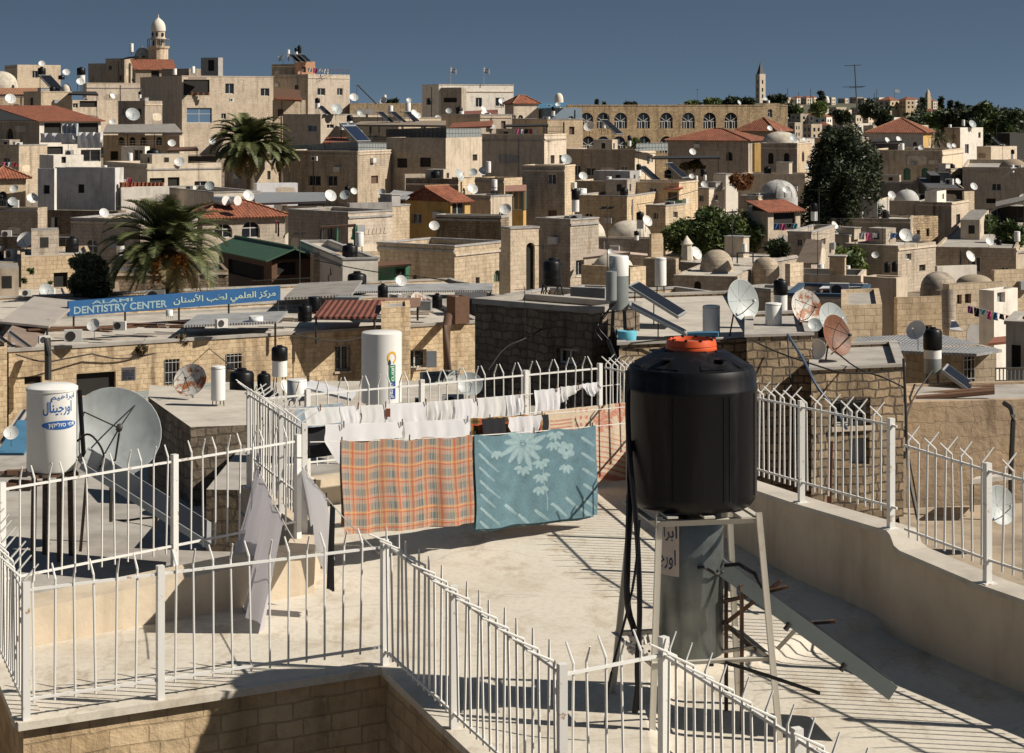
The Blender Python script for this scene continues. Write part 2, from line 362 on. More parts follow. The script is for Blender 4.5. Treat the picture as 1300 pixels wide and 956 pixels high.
# rounded nosing strips
st = [(1.06, 14.0), (1.1, 16.2), (1.2, 17.3), (1.35, 17.75), (1.62, 18.0), (2.2, 18.35), (3.0, 19.02), (3.25, 19.35), (R2[0]+.1, R2[1]+.2)]
prof = [(0, 0), (.05, -.012), (.10, -.04), (.13, -.08), (.16, -.12), (.22, -.14), (.32, SK)]
rows = []
for i, p in enumerate(st):
    t = (V2(st[min(i+1, len(st)-1)])-V2(st[max(i-1, 0)])).normalized(); n = Vector((t.y, -t.x, 0))
    rows.append([Vector((p[0]+n.x*a, p[1]+n.y*a, z)) for a, z in prof])
vs = [v for r_ in rows for v in r_]; k = len(prof)
mb.shared(vs, [(i*k+j, i*k+j+1, (i+1)*k+j+1, (i+1)*k+j) for i in range(len(st)-1) for j in range(k-1)])
mb.poly([(r_[-1].x, r_[-1].y, SK) for r_ in rows] + [(R3[0]+.1, R3[1], SK), (R4[0]+.1, R4[1], SK), (R5[0]+.1, R5[1], SK), (R6[0], R6[1], SK), (2.75, 9.4, SK), (1.08, 13.9, SK)])
struct(mb, 'terrace_floor', FLOOR)
def parapet(label, pts, z0, z1, th, side=1, cop=True, mat=PARAP, closed_end=True):
    t = T('parapet_wall', label, 'wall', (*pts[0], z0))
    mb = MB(); cp = MB(); n = len(pts); inn, out = [], []
    for i, p in enumerate(pts):
        tg = (V2(pts[min(i+1, n-1)])-V2(pts[max(i-1, 0)])).normalized(); nn = Vector((-tg.y, tg.x, 0))*side
        inn.append(p); out.append((p[0]+nn.x*th, p[1]+nn.y*th))
    zz = z1 if isinstance(z1, list) else [z1]*n
    for i in range(n-1):
        for l in (inn, out):
            a, b = l[i], l[i+1]; mb.poly([(*a, z0), (*b, z0), (*b, zz[i+1]), (*a, zz[i])])
        # fillet at the foot
        a, b = inn[i], inn[i+1]
    for i in (0, n-1): mb.poly([(*inn[i], z0), (*out[i], z0), (*out[i], zz[i]), (*inn[i], zz[i])])
    e = .025 if cop else 0
    for i in range(n-1):
        q = [(inn[i][0], inn[i][1]), (inn[i+1][0], inn[i+1][1]), out[i+1], out[i]]
        za, zb = zz[i], zz[i+1]
        if cop:
            c = []
            for (x, y), o in zip(q, (inn, inn, out, out)):
                c.append((x, y))
            ce = Vector((sum(p[0] for p in c)/4, sum(p[1] for p in c)/4, 0))
            tg = (V2(inn[i+1])-V2(inn[i])).normalized(); nn = Vector((-tg.y, tg.x, 0))*side
            c = [(q[0][0]-nn.x*e, q[0][1]-nn.y*e), (q[1][0]-nn.x*e, q[1][1]-nn.y*e), (q[2][0]+nn.x*e, q[2][1]+nn.y*e), (q[3][0]+nn.x*e, q[3][1]+nn.y*e)]
            lo = [(*c[0], za+.002), (*c[1], zb+.002), (*c[2], zb+.002), (*c[3], za+.002)]; hi = [(p[0], p[1], p[2]+.05) for p in lo]
            cp.poly(hi); 
            for a in range(4): b = (a+1) % 4; cp.poly([lo[a], lo[b], hi[b], hi[a]])
        else: mb.poly([(*q[0], za), (*q[1], zb), (*q[2], zb), (*q[3], za)])
    mb.build('wall_body', mat, t)
    if cop: cp.build('coping', CONCW, t)
    return t
# left parapet with its rounded end pier, back, right, near
parapet('low cream rendered parapet along the left of the terrace with a strip of white fence on it', [(-7.6, 15.75), (-4.95, 17.95), (-2.05, 20.4)], -.4, [.30, .34, .42], .5, 1, False)
parapet('short cream parapet return in the corner behind the hanging shirt', [(-2.06, 20.42), (-2.1, 21.9), (-3.05, 24.5)], -.4, [.42, .42, .36], .3, 1, False)
parapet('cream parapet at the back of the terrace behind the washing lines', [(P1[0]+.1, P1[1]-.1), (-.9, 26.0), BC], -.4, [.33, .33, .33], .3, 1, False)
parapet('long shaded parapet along the right of the terrace stepping down once', [BC, R1, R2, (3.69, 19.3), (3.715, 19.24), (3.74, 19.18), (3.78, 19.1), R3, R4, R5, R6], -.6, [.36, .76, .83, .835, .80, .71, .68, .64, .62, .6, .6], .28, 1)
# wall that carries the near fences: stone face below a pale ledge
t = T('terrace_edge_wall', 'rough yellow stone wall with a pale ledge under the nearest left fence', 'wall', (*N0, -3))
mb = MB()
for a, b in ((( -5.6, 20.3), N0), (N0, N1), (N1, M1), (M1, M2), (M2, M3)):
    mb.poly([(*a, -3), (*b, -3), (*b, -.02), (*a, -.02)])
mb.build('wall_body', LEDGE, t)
mb = MB()
for a, b in ((NL, N0), (N0, N1), (N1, M1), (M1, M2), (M2, M3)):
    d = (V2(b)-V2(a)).normalized(); n = Vector((d.y, -d.x, 0))
    q = [V2(a)+n*.07-d*.06, V2(b)+n*.07+d*.02, V2(b)-n*.16+d*.02, V2(a)-n*.16-d*.06]
    z0, z1 = -.0195, .045 + .0005*R.random()
    hi = [(p.x, p.y, z1) for p in q]; lo = [(p.x, p.y, z0) for p in q]
    mb.poly(hi)
    for i in range(4): j = (i+1) % 4; mb.poly([lo[i], lo[j], hi[j], hi[i]])
mb.build('ledge', FLOOR, t)
# the building under the terrace
t = T('stone_house', 'stone house carrying the terrace in the foreground', 'building', (0, 20, -12)); mb = MB()
bd = [(-9.5, 14.6), (-7.75, 16.1), (-5.2, 18.3), (-2.62, 20.72), (-2.4, 21.9), (-3.35, 24.62), (-1.0, 26.25), (1.35, 27.95), (3.3, 21.1), (3.92, 19.5), (4.55, 18.05), (5.53, 16.03), (6.58, 13.73), (8.3, 10.)]
for p_, q_ in zip(bd, bd[1:]): mb.poly([(*p_, -12), (*q_, -12), (*q_, -.403), (*p_, -.403)])
mb.build('wall', OLD, t)
# ------------------------------------------------------------------ fences
def picket_mesh(h, lean, tip, th):
    mb = MB(); mb.tube([(0, 0, 0), (0, 0, h)], .0105, 6)
    mb.tube([(0, 0, h-.004), (0, lean, h+tip)], [.0105, .007], 6); return mb
def fence(label, pts, z, h, gap, posts, tips=(.10, -.10), low=.12, ph=None, tip=.13, lean_x=0.):
    """railing along pts (world XY) from bottom rail height z; pickets with tips bent in and out"""
    L = [0.]
    for a, b in zip(pts, pts[1:]): L.append(L[-1]+(V2(b)-V2(a)).length)
    zz = z if isinstance(z, list) else [z]*len(pts)
    t = T('railing', label, 'fence', (*pts[0], zz[0]))
    def at(s):
        for i in range(len(pts)-1):
            if s <= L[i+1]+1e-6:
                k = (s-L[i])/(L[i+1]-L[i]); a, b = V2(pts[i]), V2(pts[i+1])
                p = a.lerp(b, k); p.z = zz[i]*(1-k)+zz[i+1]*k; return p, (b-a).normalized()
        return V2(pts[-1])+Vector((0, 0, zz[-1])), (V2(pts[-1])-V2(pts[-2])).normalized()
    for dz in (low, h):
        mb = MB()
        for i in range(len(pts)-1):
            a, b = V2(pts[i]), V2(pts[i+1]); a.z = zz[i]+dz; b.z = zz[i+1]+dz; d = (b-a).normalized()
            s = Vector((-d.y, d.x, 0)).normalized()*.011; u = Vector((0, 0, .011))
            q = [a-s-u, a+s-u, a+s+u, a-s+u]; r_ = [b-s-u, b+s-u, b+s+u, b-s+u]
            for k in range(4): j = (k+1) % 4; mb.poly([q[k], q[j], r_[j], r_[k]])
            mb.poly(q); mb.poly(list(reversed(r_)))
        mb.build('rail', WHITE, t)
    pk = None; n = int(L[-1]/gap); proto = []
    for k in range(n):
        s = gap*(k+.5); p, d = at(s)
        if any(abs(s-q) < .06 for q in posts): continue
        ang = math.atan2(d.y, d.x); w = k % 2
        if len(proto) < 2:
            mb = picket_mesh(h+.03-.0, tips[w], tip if w == 0 else tip*.85, 0)
            o = mb.build('picket', WHITE, None); o.parent = t; proto.append(o)
        else: o = proto[w].copy(); COL.objects.link(o)
        o.location = p-ORG[t.name]+Vector((0, 0, .03)); o.rotation_euler = (R.uniform(-.018, .018), R.uniform(-.02, .02)+lean_x, ang)
    for s in posts:
        p, d = at(s); mb = MB(); hp = h+.07 if ph is None else ph
        mb.box((p.x, p.y, p.z+hp/2-.06), (.06, .06, hp+.12), math.atan2(d.y, d.x))
        mb.box((p.x, p.y, p.z-.115), (.13, .13, .012), math.atan2(d.y, d.x))
        mb.build('post', WHITE, t)
    return t
NEARN = (V2(N1)-V2(N0)).length
fence('nearest white railing at the lower left in front of the hanging sheet', [N0, N1], .14, .96, .172, [.02, 1.16, NEARN-.01], (-.055, .10), low=.07)
fence('white railing at the far lower left corner running away from the camera', [NL, N0], .14, .96, .15, [.03, 1.5], (.12, -.12), low=.07)
fence('white railing coming forward from the gate post beside the lower tank', [N1, M1], .10, 1.02, .152, [1.93, (V2(M1)-V2(N1)).length-.02], (.0, -.2), low=.07, tip=.11)
fence('short white railing between two square posts in front of the tank stand', [M1, M2], .10, 1.02, .15, [(V2(M2)-V2(M1)).length-.0], (.09, -.05), low=.07, ph=1.15)
fence('white railing running off the bottom of the picture under the solar panel', [M2, M3], .10, 1.02, .15, [2.0], (.05, -.2), low=.07, tip=.12)
LF = [(-7.7, 16.35), (-5.0, 18.65), (-2.28, 21.1)]
lfl = sum((V2(b)-V2(a)).length for a, b in zip(LF, LF[1:]))
fence('white railing on the left parapet in front of the big grey dish', LF, [.40, .42, .50], .96, .148, [3.73, 5.65, lfl-.02], (-.05, .07), low=.10)
fence('taller white railing with crossed spikes in the corner left of the washing', [(-2.24, 21.3), P1], [.52, .48], 1.02, .125, [.03, 1.2, 3.05], (.16, -.16), low=.28, tip=.12)
BF = [(P1[0], P1[1]+.12), (-.9, 26.15), (BC[0], BC[1]+.12)]
bfl = sum((V2(b)-V2(a)).length for a, b in zip(BF, BF[1:]))
fence('white railing at the back of the terrace behind the washing lines', BF, [.45, .44, .43], .94, .152, [.85, 2.55, 4.25, bfl-.02], (-.07, .09), low=.08)
RF = [(BC[0]+.05, BC[1]-.05), (3.09, 21.03), (3.71, 19.43), (3.77, 19.29)]
rfl = sum((V2(b)-V2(a)).length for a, b in zip(RF, RF[1:]))
d1 = (V2(RF[1])-V2(RF[0])).length; d2 = d1+(V2(RF[2])-V2(RF[1])).length
fence('white railing on the right parapet behind the big black tank', RF, [.50, .93, 1.0, 1.0], .90, .145, [d1-3.6, d1-1.8, d1, d2+.05], (.13, -.13), low=.1)
RF2 = [(3.82, 19.15), (4.33, 17.93), (5.31, 15.93), (6.36, 13.65), (8.05, 9.9)]
fence('white railing on the lower right parapet stepping out of the picture', RF2, [.83, .81, .79, .77, .77], .91, .145, [1.32, 3.2, 5.1, 7.0], (.13, -.13), low=.1)
# ------------------------------------------------------------------ big black tank, stand, boiler, collector
tx, ty = PX(877.5, 16.5), 16.5
ORIG0 = None
ZT = 1.70
t = T('water_tank', 'big black plastic water tank with an open orange collar on a metal stand', 'water tank', (tx, ty, ZT))
mb = MB(); r = .548
mb.lathe([(.0, ZT), (.44, ZT), (.50, ZT+.02), (.535, ZT+.07), (r, ZT+.13), (r, 2.66), (r+.006, 2.675), (r+.006, 2.70), (r-.004, 2.715), (r-.004, 2.80), (r-.03, 2.86), (r-.06, 2.875), (.30, 2.985), (.205, 3.0), (.0, 3.0)], (tx, ty, 0), 64)
mb.build('tank_shell', BLACKP, t)
mb = MB()
for k in range(8):                                           # raised panels and grooves of the shoulder
    a = 2*PI*(k+.35)/8
    q = []
    for rr, zz, da in ((.235, 3.006, -.17), (.235, 3.006, .17), (r-.055, 2.884, .2), (r-.055, 2.884, -.2)):
        q.append((tx+rr*math.cos(a+da), ty+rr*math.sin(a+da), zz))
    mb.slab([q[3], q[2], q[1], q[0]], .03)
mb.build('shoulder_panels', BLACKP, t)
for da in (.9, 2.35, -1.0, -2.2):
    mb = MB(); a = da
    mb.lathe([(.045, 0), (.05, .012), (.03, .02), (0, .012)], (tx+.40*math.cos(a), ty+.40*math.sin(a), 2.945), 14); mb.build('lug', BLACKP, t)
for a in (-1.15, -1.05, -.42, -1.95):
    mb = MB(); mb.box((tx+(r+.001)*math.cos(a), ty+(r+.001)*math.sin(a), 2.25), (.012, .008, .86), a+PI/2); mb.build('moulding_seam', BLACKP, t)
mb = MB(); mb.lathe([(.212, 2.995), (.216, 3.005), (.208, 3.03), (.213, 3.035), (.207, 3.062), (.2, 3.085), (.18, 3.088), (.172, 3.06), (.17, 3.0)], (tx, ty, 0), 48)
cl = mb.build('collar', ORANGE, t)
for k in range(10):
    a = 2*PI*k/10; mb = MB(); mb.box((tx+.19*math.cos(a), ty+.19*math.sin(a), 3.088), (.03, .018, .016), a); mb.build('collar_notch', BLACKP, cl)
mb = MB(); mb.lathe([(.168, 3.045), (.1, 3.06), (0, 3.062)], (tx, ty, 0), 32); mb.build('inner_lid', plain('dusty_lid', (.22, .19, .17), .8), t)
# stand
PALE = rusty('pale_angle_iron', (.50, .47, .41), (.30, .19, .11), .60, .72, 5., .6)
s = T('tank_stand', 'tall splayed angle iron stand under the big black tank', 'stand', (tx, ty, SK))
def angle(mb, a, b, w=.05):
    a, b = Vector(a), Vector(b); d = (b-a).normalized()
    x = d.cross(Vector((0, 0, 1)) if abs(d.z) < .9 else Vector((0, 1, 0))).normalized(); y = d.cross(x).normalized()
    for u, v in ((x, y), (y, x)):
        q = [a, a+u*w, a+u*w+v*.006, a+v*.006]; e = [p+(b-a) for p in q]
        for i in range(4): j = (i+1) % 4; mb.poly([q[i], q[j], e[j], e[i]])
        mb.poly(q); mb.poly(list(reversed(e)))
zt = ZT-.06
top = [(tx-.33, ty-.46), (tx+.50, ty-.30), (tx+.34, ty+.48), (tx-.50, ty+.32)]
foot = [(tx-.40, ty-.58), (tx+.66, ty-.40), (tx+.44, ty+.62), (tx-.68, ty+.42)]
for (a, b), (c, d) in zip(top, foot):
    mb = MB(); angle(mb, (a, b, zt+.05), (c, d, SK), .055); mb.build('leg', PALE, s)
for i in range(4):
    j = (i+1) % 4; mb = MB(); angle(mb, (*top[i], zt+.02), (*top[j], zt+.02), .055); mb.build('top_bar', PALE, s)
    k = .62; lo = lambda q: (top[q][0]*(1-k)+foot[q][0]*k, top[q][1]*(1-k)+foot[q][1]*k, zt*(1-k)+SK*k)
    mb = MB(); angle(mb, lo(i), lo(j), .04); mb.build('brace', PALE, s)
for k in (-1, 0, 1):
    mb = MB(); mb.box((tx+k*.3, ty-.02, zt+.055), (.09, 1.04, .016), .2); mb.build('support_slat', PALE, s)
# boiler below
bx, by = PX(876, 16.5), 16.55
t = T('hot_water_boiler', 'dark galvanised boiler cylinder standing under the black tank', 'water heater', (bx, by, .42))
mb = MB(); br = .285
mb.lathe([(0, .43), (.2, .42), (br-.01, .45), (br, .47), (br, 1.58), (br-.02, 1.62), (.15, 1.66), (0, 1.67)], (bx, by, 0), 48)
BOILD = plain('dull_galvanised', (.17, .185, .18), .33, .3, 4., metal=.7, streak=.45)
cyl = mb.build('cylinder', BOILD, t)
for x in (-.1, .17):
    mb = MB(); mb.tube([(bx+x, by-.1, .44), (bx+x, by-.1, .36)], .025, 8); mb.build('drain_stub', IRON, t)
for q in (.72,):
    mb = MB(); mb.tube([(bx+.05, by-br-.0, 1.22), (bx+.09, by-br-.06, 1.24), (bx+.2, by-br+.02, 1.16), (bx+.3, by-.1, 1.16)], .013, 8); mb.build('outlet_pipe', IRON, t)
# text helpers
AR = {'ا': (0xfe8d, 0), 'أ': (0xfe83, 0), 'ب': (0xfe8f, 1), 'ج': (0xfe9d, 1), 'ر': (0xfead, 0), 'ز': (0xfeaf, 0), 'س': (0xfeb1, 1), 'ط': (0xfec1, 1), 'ع': (0xfec9, 1),
      'ك': (0xfed9, 1), 'ل': (0xfedd, 1), 'م': (0xfee1, 1), 'ن': (0xfee5, 1), 'ه': (0xfee9, 1), 'و': (0xfeed, 0), 'ي': (0xfef1, 1), '@': (0xfef7, 0)}
def arabic(sx):
    out = []
    for i, c in enumerate(sx):
        if c not in AR: out.append(c); continue
        pv = i > 0 and sx[i-1] in AR and AR[sx[i-1]][1]; nx = i+1 < len(sx) and sx[i+1] in AR and AR[c][1]
        out.append(chr(AR[c][0]+(3 if pv and nx else 2 if nx else 1 if pv else 0)))
    return ''.join(reversed(out))
def glyphs(body, bold=.0):
    cu = bpy.data.curves.new('lettering', 'FONT'); cu.body = body; cu.resolution_u = 3; cu.offset = bold
    o = bpy.data.objects.new('lettering', cu); COL.objects.link(o); bpy.context.view_layer.update()
    me = bpy.data.meshes.new_from_object(o.evaluated_get(bpy.context.evaluated_depsgraph_get()))
    vs = [v.co.copy() for v in me.vertices]; fs = [tuple(p.vertices) for p in me.polygons]
    bpy.data.objects.remove(o); bpy.data.meshes.remove(me); bpy.data.curves.remove(cu)
    x0, x1 = min(v.x for v in vs), max(v.x for v in vs); y0, y1 = min(v.y for v in vs), max(v.y for v in vs)
    return [((v.x-x0)/(x1-x0), (v.y-y0)/(y1-y0)) for v in vs], fs
def text_on(mb, body, fn, m=0, bold=0.):
    vs, fs = glyphs(body, bold); mb.shared([fn(u, v) for u, v in vs], fs, m, False)
def on_cyl(c, r, a0, a1, z0, z1, slope=0.):
    """unit square to a cylinder's side; angles from the camera direction, to the right positive"""
    base = math.atan2(-c[1], -c[0])
    def fn(u, v):
        a = base+a0+(a1-a0)*u; return Vector((c[0]+r*math.cos(a), c[1]+r*math.sin(a), z0+(z1-z0)*v+slope*(u-.5)))
    return fn
INK = plain('ink_navy', (.012, .03, .09), .6, .1); INKB = plain('ink_blue', (.02, .10, .32), .5, .1); INKW = plain('ink_white', (.75, .75, .72), .6, .05)
STK = plain('sticker_paper', (.52, .45, .40), .7, .12, 6.)
mb = MB(); fn = on_cyl((bx, by), br+.003, -1.2, -.30, 1.14, 1.60)
vs = [fn(i/10, j) for j in (0, 1) for i in range(11)]; mb.shared(vs, [(i, i+1, i+12, i+11) for i in range(10)]); st_ = mb.build('label', STK, t)
mb = MB(); text_on(mb, arabic('ابراهيم'), on_cyl((bx, by), br+.006, -1.55, -.36, 1.40, 1.56), bold=.01); text_on(mb, arabic('اورجينال'), on_cyl((bx, by), br+.006, -1.65, -.40, 1.19, 1.36), bold=.01)
mb.build('lettering', INK, st_)
# collector
def collector(t, a, b, wid, yaw, th=.09, frame=GREYP, rails=True):
    """solar panel from top-left point a down to point b (world), width wid across (horizontal, direction yaw)"""
    a, b = Vector(a), Vector(b); w_ = Vector((math.cos(yaw), math.sin(yaw), 0))*wid
    nrm = (b-a).cross(w_).normalized()
    if nrm.z < 0: nrm = -nrm
    q = [a, b, b+w_, a+w_]
    if (q[1]-q[0]).cross(q[2]-q[1]).z < 0: q = [q[0], q[3], q[2], q[1]]
    mb = MB(); mb.slab(q, th); body = mb.build('casing', frame, t)
    c = sum(q, Vector())/4; mb = MB(); mb.slab([c+(p-c)*.93+nrm*.004 for p in q], .003); mb.build('glazing', PANEL, body)
    return body, nrm
pt = T('solar_collector', 'tilted solar panel running down to the right beside the boiler', 'solar panel', (2.2, 16.6, SK))
A_ = P(921, 712, 16.4); B_ = P(1140, 872, 16.0)
body, nrm = collector(pt, A_, B_, .66, 1.715, .13, plain('collector_grey', (.17, .19, .185), .45, .2, 3., metal=.3))
for k in (.12,):
    p = A_.lerp(B_, k); p2 = p+Vector((math.cos(1.70), math.sin(1.70), 0))*.55
    for q in (p, p2):
        mb = MB(); angle(mb, q-nrm*.09, (q.x-.05, q.y, SK), .035); mb.build('support_leg', RUSTIRON, pt)
for (x0, y0, x1, y1) in ((905, 764, 1000, 742), (918, 790, 990, 735), (918, 786, 962, 825), (905, 826, 962, 818), (1000, 790, 1060, 786), (985, 822, 1015, 790)):
    mb = MB(); angle(mb, P(x0, y0, 16.5), P(x1, y1, 16.45), .035); mb.build('bracket', PALE if y0 > 800 else RUSTIRON, pt)
mb = MB(); mb.tube([P(920, 718, 16.35), P(938, 716, 16.3), P(958, 728, 16.2), P(968, 746, 16.2)], .016, 8); mb.build('hose', BLACKP, pt)
for k in (.42, .74):
    p = A_.lerp(B_, k)-nrm*.1; mb = MB(); mb.tube([p, p-nrm*.07], .022, 8); mb.build('bolt', IRON, pt)
# hoses down the left legs
def cable(label, pts, r, mat=BLACKP, name='hose', cat='hose', group=None):
    mb = MB(); out = [Vector(p) for p in pts]
    for _ in range(2):
        n = [out[0]]
        for a, b in zip(out, out[1:]): n += [a*.75+b*.25, a*.25+b*.75]
        out = n+[out[-1]]
    mb.tube(out, r, 6); o = mb.build(name, mat); return tag(o, label, cat, group)
cable('thick black hose hanging straight down beside the left tank leg', [P(800, 560, 16.3), P(799, 640, 16.1), P(797, 700, 16.05), P(795, 770, 16.0), P(808, 806, 16.0), P(812, 860, 15.9), P(806, 905, 15.9)], .026)
cable('black hose bulging away from the left tank legs', [P(797, 470, 16.2), P(797, 560, 16.1), P(808, 660, 16.0), P(812, 740, 15.9), P(812, 800, 15.9), P(808, 850, 15.9), P(812, 900, 15.9)], .022)
cable('thin black cable crossing diagonally between the left tank legs', [P(812, 660, 15.9), P(806, 740, 15.8), P(786, 815, 15.7), P(774, 860, 15.6), P(768, 920, 15.6)], .011, name='cable', cat='cable')
cable('black hose lying on the floor right of the boiler', [P(900, 838, 16.4), P(925, 842, 16.0), P(975, 858, 15.6), P(1040, 880, 15.2)], .016)
cable('black pipe running down from the roof behind the tank', [P(772, 432, 45), P(785, 465, 44.6), P(794, 498, 44.4), P(800, 560, 44)], .05)
mb = MB()
for k in range(14): mb.box((P(812+R.uniform(-10, 10), 818+R.uniform(-14, 16), 15.95)), (.09, .02, .07), R.uniform(0, 3), pitch=R.uniform(-1, 1))
tag(mb.build('rag', plain('pale_rag', (.5, .46, .42), .95)), 'pale crumpled rag tied to the left tank leg', 'rag')
# ------------------------------------------------------------------ washing
ROPE = plain('rope_white', (.6, .58, .54), .9)
def rope(label, a, b, sag=.06, r=.006):
    a, b = Vector(a), Vector(b); mb = MB()
    mb.tube([a.lerp(b, k/14)-Vector((0, 0, sag*4*(k/14)*(1-k/14))) for k in range(15)], r, 5)
    return tag(mb.build('clothesline', ROPE), label, 'clothesline')
def rp(a, b, k, sag=.06): return Vector(a).lerp(Vector(b), k)-Vector((0, 0, sag*4*k*(1-k)))
def hang(name, label, cat, a, b, k0, k1, h0, h1, mat, nu=24, nv=24, fold=.03, pat=None, sag=.06, seed=0, outline=None, back=0., group=None, freq=None, flare=0., wind=(0, 0), pegs=3, sagk=.008):
    """a cloth hung over the line a-b between k0 and k1; outline(u)->lower end factor"""
    rr = random.Random(seed); d = (Vector(b)-Vector(a)); d.z = 0; d.normalize(); n = Vector((d.y, -d.x, 0))
    if n.y > 0: n = -n
    ph = [rr.uniform(0, 6.28) for _ in range(6)]; fq = freq or rr.uniform(1.6, 2.6)
    def sheet(h0, h1, sgn):
        vs, cs = [], []
        for j in range(nv+1):
            v = j/nv
            for i in range(nu+1):
                u = i/nu; p = rp(a, b, k0+(k1-k0)*u, sag); h = h0*(1-u)+h1*u
                if outline: h *= outline(u)
                amp = fold*(.25+.75*v)
                o = amp*(math.sin(fq*6.28*u+ph[0]+.8*v)+.5*math.sin(fq*13.7*u+ph[1]-v)+.3*math.sin(fq*25*u+ph[2]+2*v))
                top_sag = -sagk*math.sin(PI*((u*pegs) % 1))**2*(1-.6*v)
                q = p+n*(o*.7+sgn*(.012+.02*v))+Vector((0, 0, -h*v+top_sag+.012*(1-v)))+d*(.02*math.sin(5*v+ph[3])*v+flare*(u-.5)*v)+Vector((wind[0]*v, wind[1]*v, 0))
                vs.append(q)
                if pat: cs.append(pat(u, v))
        return vs, cs
    mb = MB(); vs, cs = sheet(h0, h1, 1); w_ = nu+1
    fs = [(j*w_+i, j*w_+i+1, (j+1)*w_+i+1, (j+1)*w_+i) for j in range(nv) for i in range(nu)]
    mb.shared(vs, fs)
    if back:
        v2, c2 = sheet(h0*back, h1*back, -1); mb.shared(v2, fs); cs += c2
    if pat: mb.col = cs
    o = mb.build(name, mat); return tag(o, label, cat, group)
def peg(label, p, mat=WOOD):
    mb = MB(); mb.box(p+Vector((0, -.012, -.01)), (.012, .01, .075), pitch=.1); mb.box(p+Vector((0, .012, -.01)), (.012, .01, .075), pitch=-.1)
    return tag(mb.build('clothes_peg', mat), label, 'clothes peg', 'clothes pegs on the washing lines')
def zc(px, py, z): return P(px, py, (ZC-z)*F/(py-HY))
# front line
FA, FB = Vector((-2.15, 20.95, 1.47)), Vector((1.85, 24.35, 1.18))
def along(px):
    """parameter where the line FA-FB passes photo column px"""
    def g(A, B):
        k_ = (px-650)/F; return (k_*A.y-A.x)/((B.x-A.x)-k_*(B.y-A.y))
    return g
kf = lambda px: along(px)(FA, FB)
rope('clothesline carrying the orange and the blue blanket', FA-Vector((.0, 0, 0)), FB, .05)
def plaid(u, v):
    U, V = u*9.0, v*6.0; c = Vector((.41, .25, .18))
    fu, fv = U % 1, V % 1
    def band(f, a, b): return a < f < b
    g = Vector((.125, .15, .155)); o = Vector((.45, .115, .06)); w_ = Vector((.56, .47, .36)); y = Vector((.60, .33, .10))
    bu = .06 < fu < .50; bv = .06 < fv < .50
    if bu and bv: c = g if (int(fu*26) % 2 or True) else w_
    elif bu or bv: c = Vector((.30, .205, .16))
    if bu and int(fu*30) % 3 == 0: c = c.lerp(w_, .55)
    if band(fu, .70, .78) or band(fv, .70, .79): c = o
    if band(fu, .60, .64) or band(fv, .60, .64) or band(fu, .84, .87): c = c.lerp(y, .7)
    if band(fu, .52, .55) or band(fv, .52, .55): c = c.lerp(w_, .7)
    return c*.85
hang('blanket', 'orange and grey plaid blanket hanging on the front line', 'blanket', FA, FB, kf(432), kf(598), 1.0, .98, vcol('woven_blanket'), 220, 150, .042, plaid, .05, 3, back=.92, freq=2.2, sagk=.03)
FL = [(.38, .17, .17), ]
def blue(u, v):
    x, y = u*1.52, v*1.08
    base = Vector((.10, .18, .215)); wht = Vector((.33, .44, .46))
    n_ = noise.noise(Vector((x*9, y*9, 1)))*.16+noise.noise(Vector((x*40, y*40, 3)))*.12
    c = base*(1+n_*1.2)
    f = 0.
    def petal(cx, cy, ang, r0, r1, w_):
        dx, dy = x-cx, y-cy; a, b = dx*math.cos(ang)+dy*math.sin(ang), -dx*math.sin(ang)+dy*math.cos(ang)
        if r0 < a < r1:
            t_ = (a-r0)/(r1-r0); ww = w_*math.sin(PI*min(1, t_*.9+.06))**.6
            if abs(b) < ww: return .95-.35*abs(b)/ww
        return 0.
    for k in range(12): f = max(f, petal(.60, .14, 2*PI*k/12+.2, .05, .24+.03*(k % 3), .037))
    d = math.hypot((x-.60)/1.25, y-.14)
    if d < .045: f = .7 if d < .018 or d > .032 else .1
    for k in range(5): f = max(f, petal(1.14, .25, 2*PI*k/5+.5, .018, .11, .045))
    for cx, cy, n in ((1.0, .03, 5), (.60, .40, 5), (.82, .33, 5), (.82, .50, 5), (.80, .64, 4), (1.13, .42, 4), (.98, .14, 4), (.27, .16, 3)):
        for k in range(n):
            a = (k-(n-1)/2)*.62+PI/2; f = max(f, petal(cx, cy, a+PI*(k % 2)*.0, .02, .115, .024), petal(cx, cy-.03*k, a+PI, .03, .09, .02)*.0)
    if abs(x-.86-.02*math.sin(9*y)) < .006 and .40 < y < .95: f = max(f, .6)
    def stroke(cx, cy, L, w_, ang=.72):
        dx, dy = x-cx, y-cy; a, b = dx*math.cos(ang)+dy*math.sin(ang), -dx*math.sin(ang)+dy*math.cos(ang)
        return .9-.5*(a/L) if 0 < a < L and abs(b) < w_*(1-.6*abs(a/L-.4)) else 0.
    for k in range(7): f = max(f, stroke(.05, .06+.155*k, .24+.08*(k % 2), .016))
    for k in range(5): f = max(f, stroke(1.33, .10+.19*k, .22, .018))
    for k in range(6): f = max(f, stroke(.35+.19*k, .82+.05*((k*3) % 4), .22+.06*(k % 2), .02))
    return c.lerp(wht, f*(.75+.25*noise.noise(Vector((x*30, y*30, 9)))))
hang('blanket', 'blue blanket with pale flowers and slanting strokes hanging on the front line', 'blanket', FA, FB, kf(601), kf(755), 1.06, 1.05, vcol('woven_blanket'), 240, 170, .034, blue, .05, 8, back=1.04, freq=1.1, sagk=.03)
for q in (434, 520, 597, 603, 678, 752): peg('wooden clothes peg on the front line at %s' % {434: 'the left corner of the orange blanket', 520: 'the middle of the orange blanket', 597: 'the right corner of the orange blanket', 603: 'the left corner of the blue blanket', 678: 'the flower of the blue blanket', 752: 'the right corner of the blue blanket'}[q], rp(FA, FB, kf(q), .05)+Vector((0, 0, .02)))
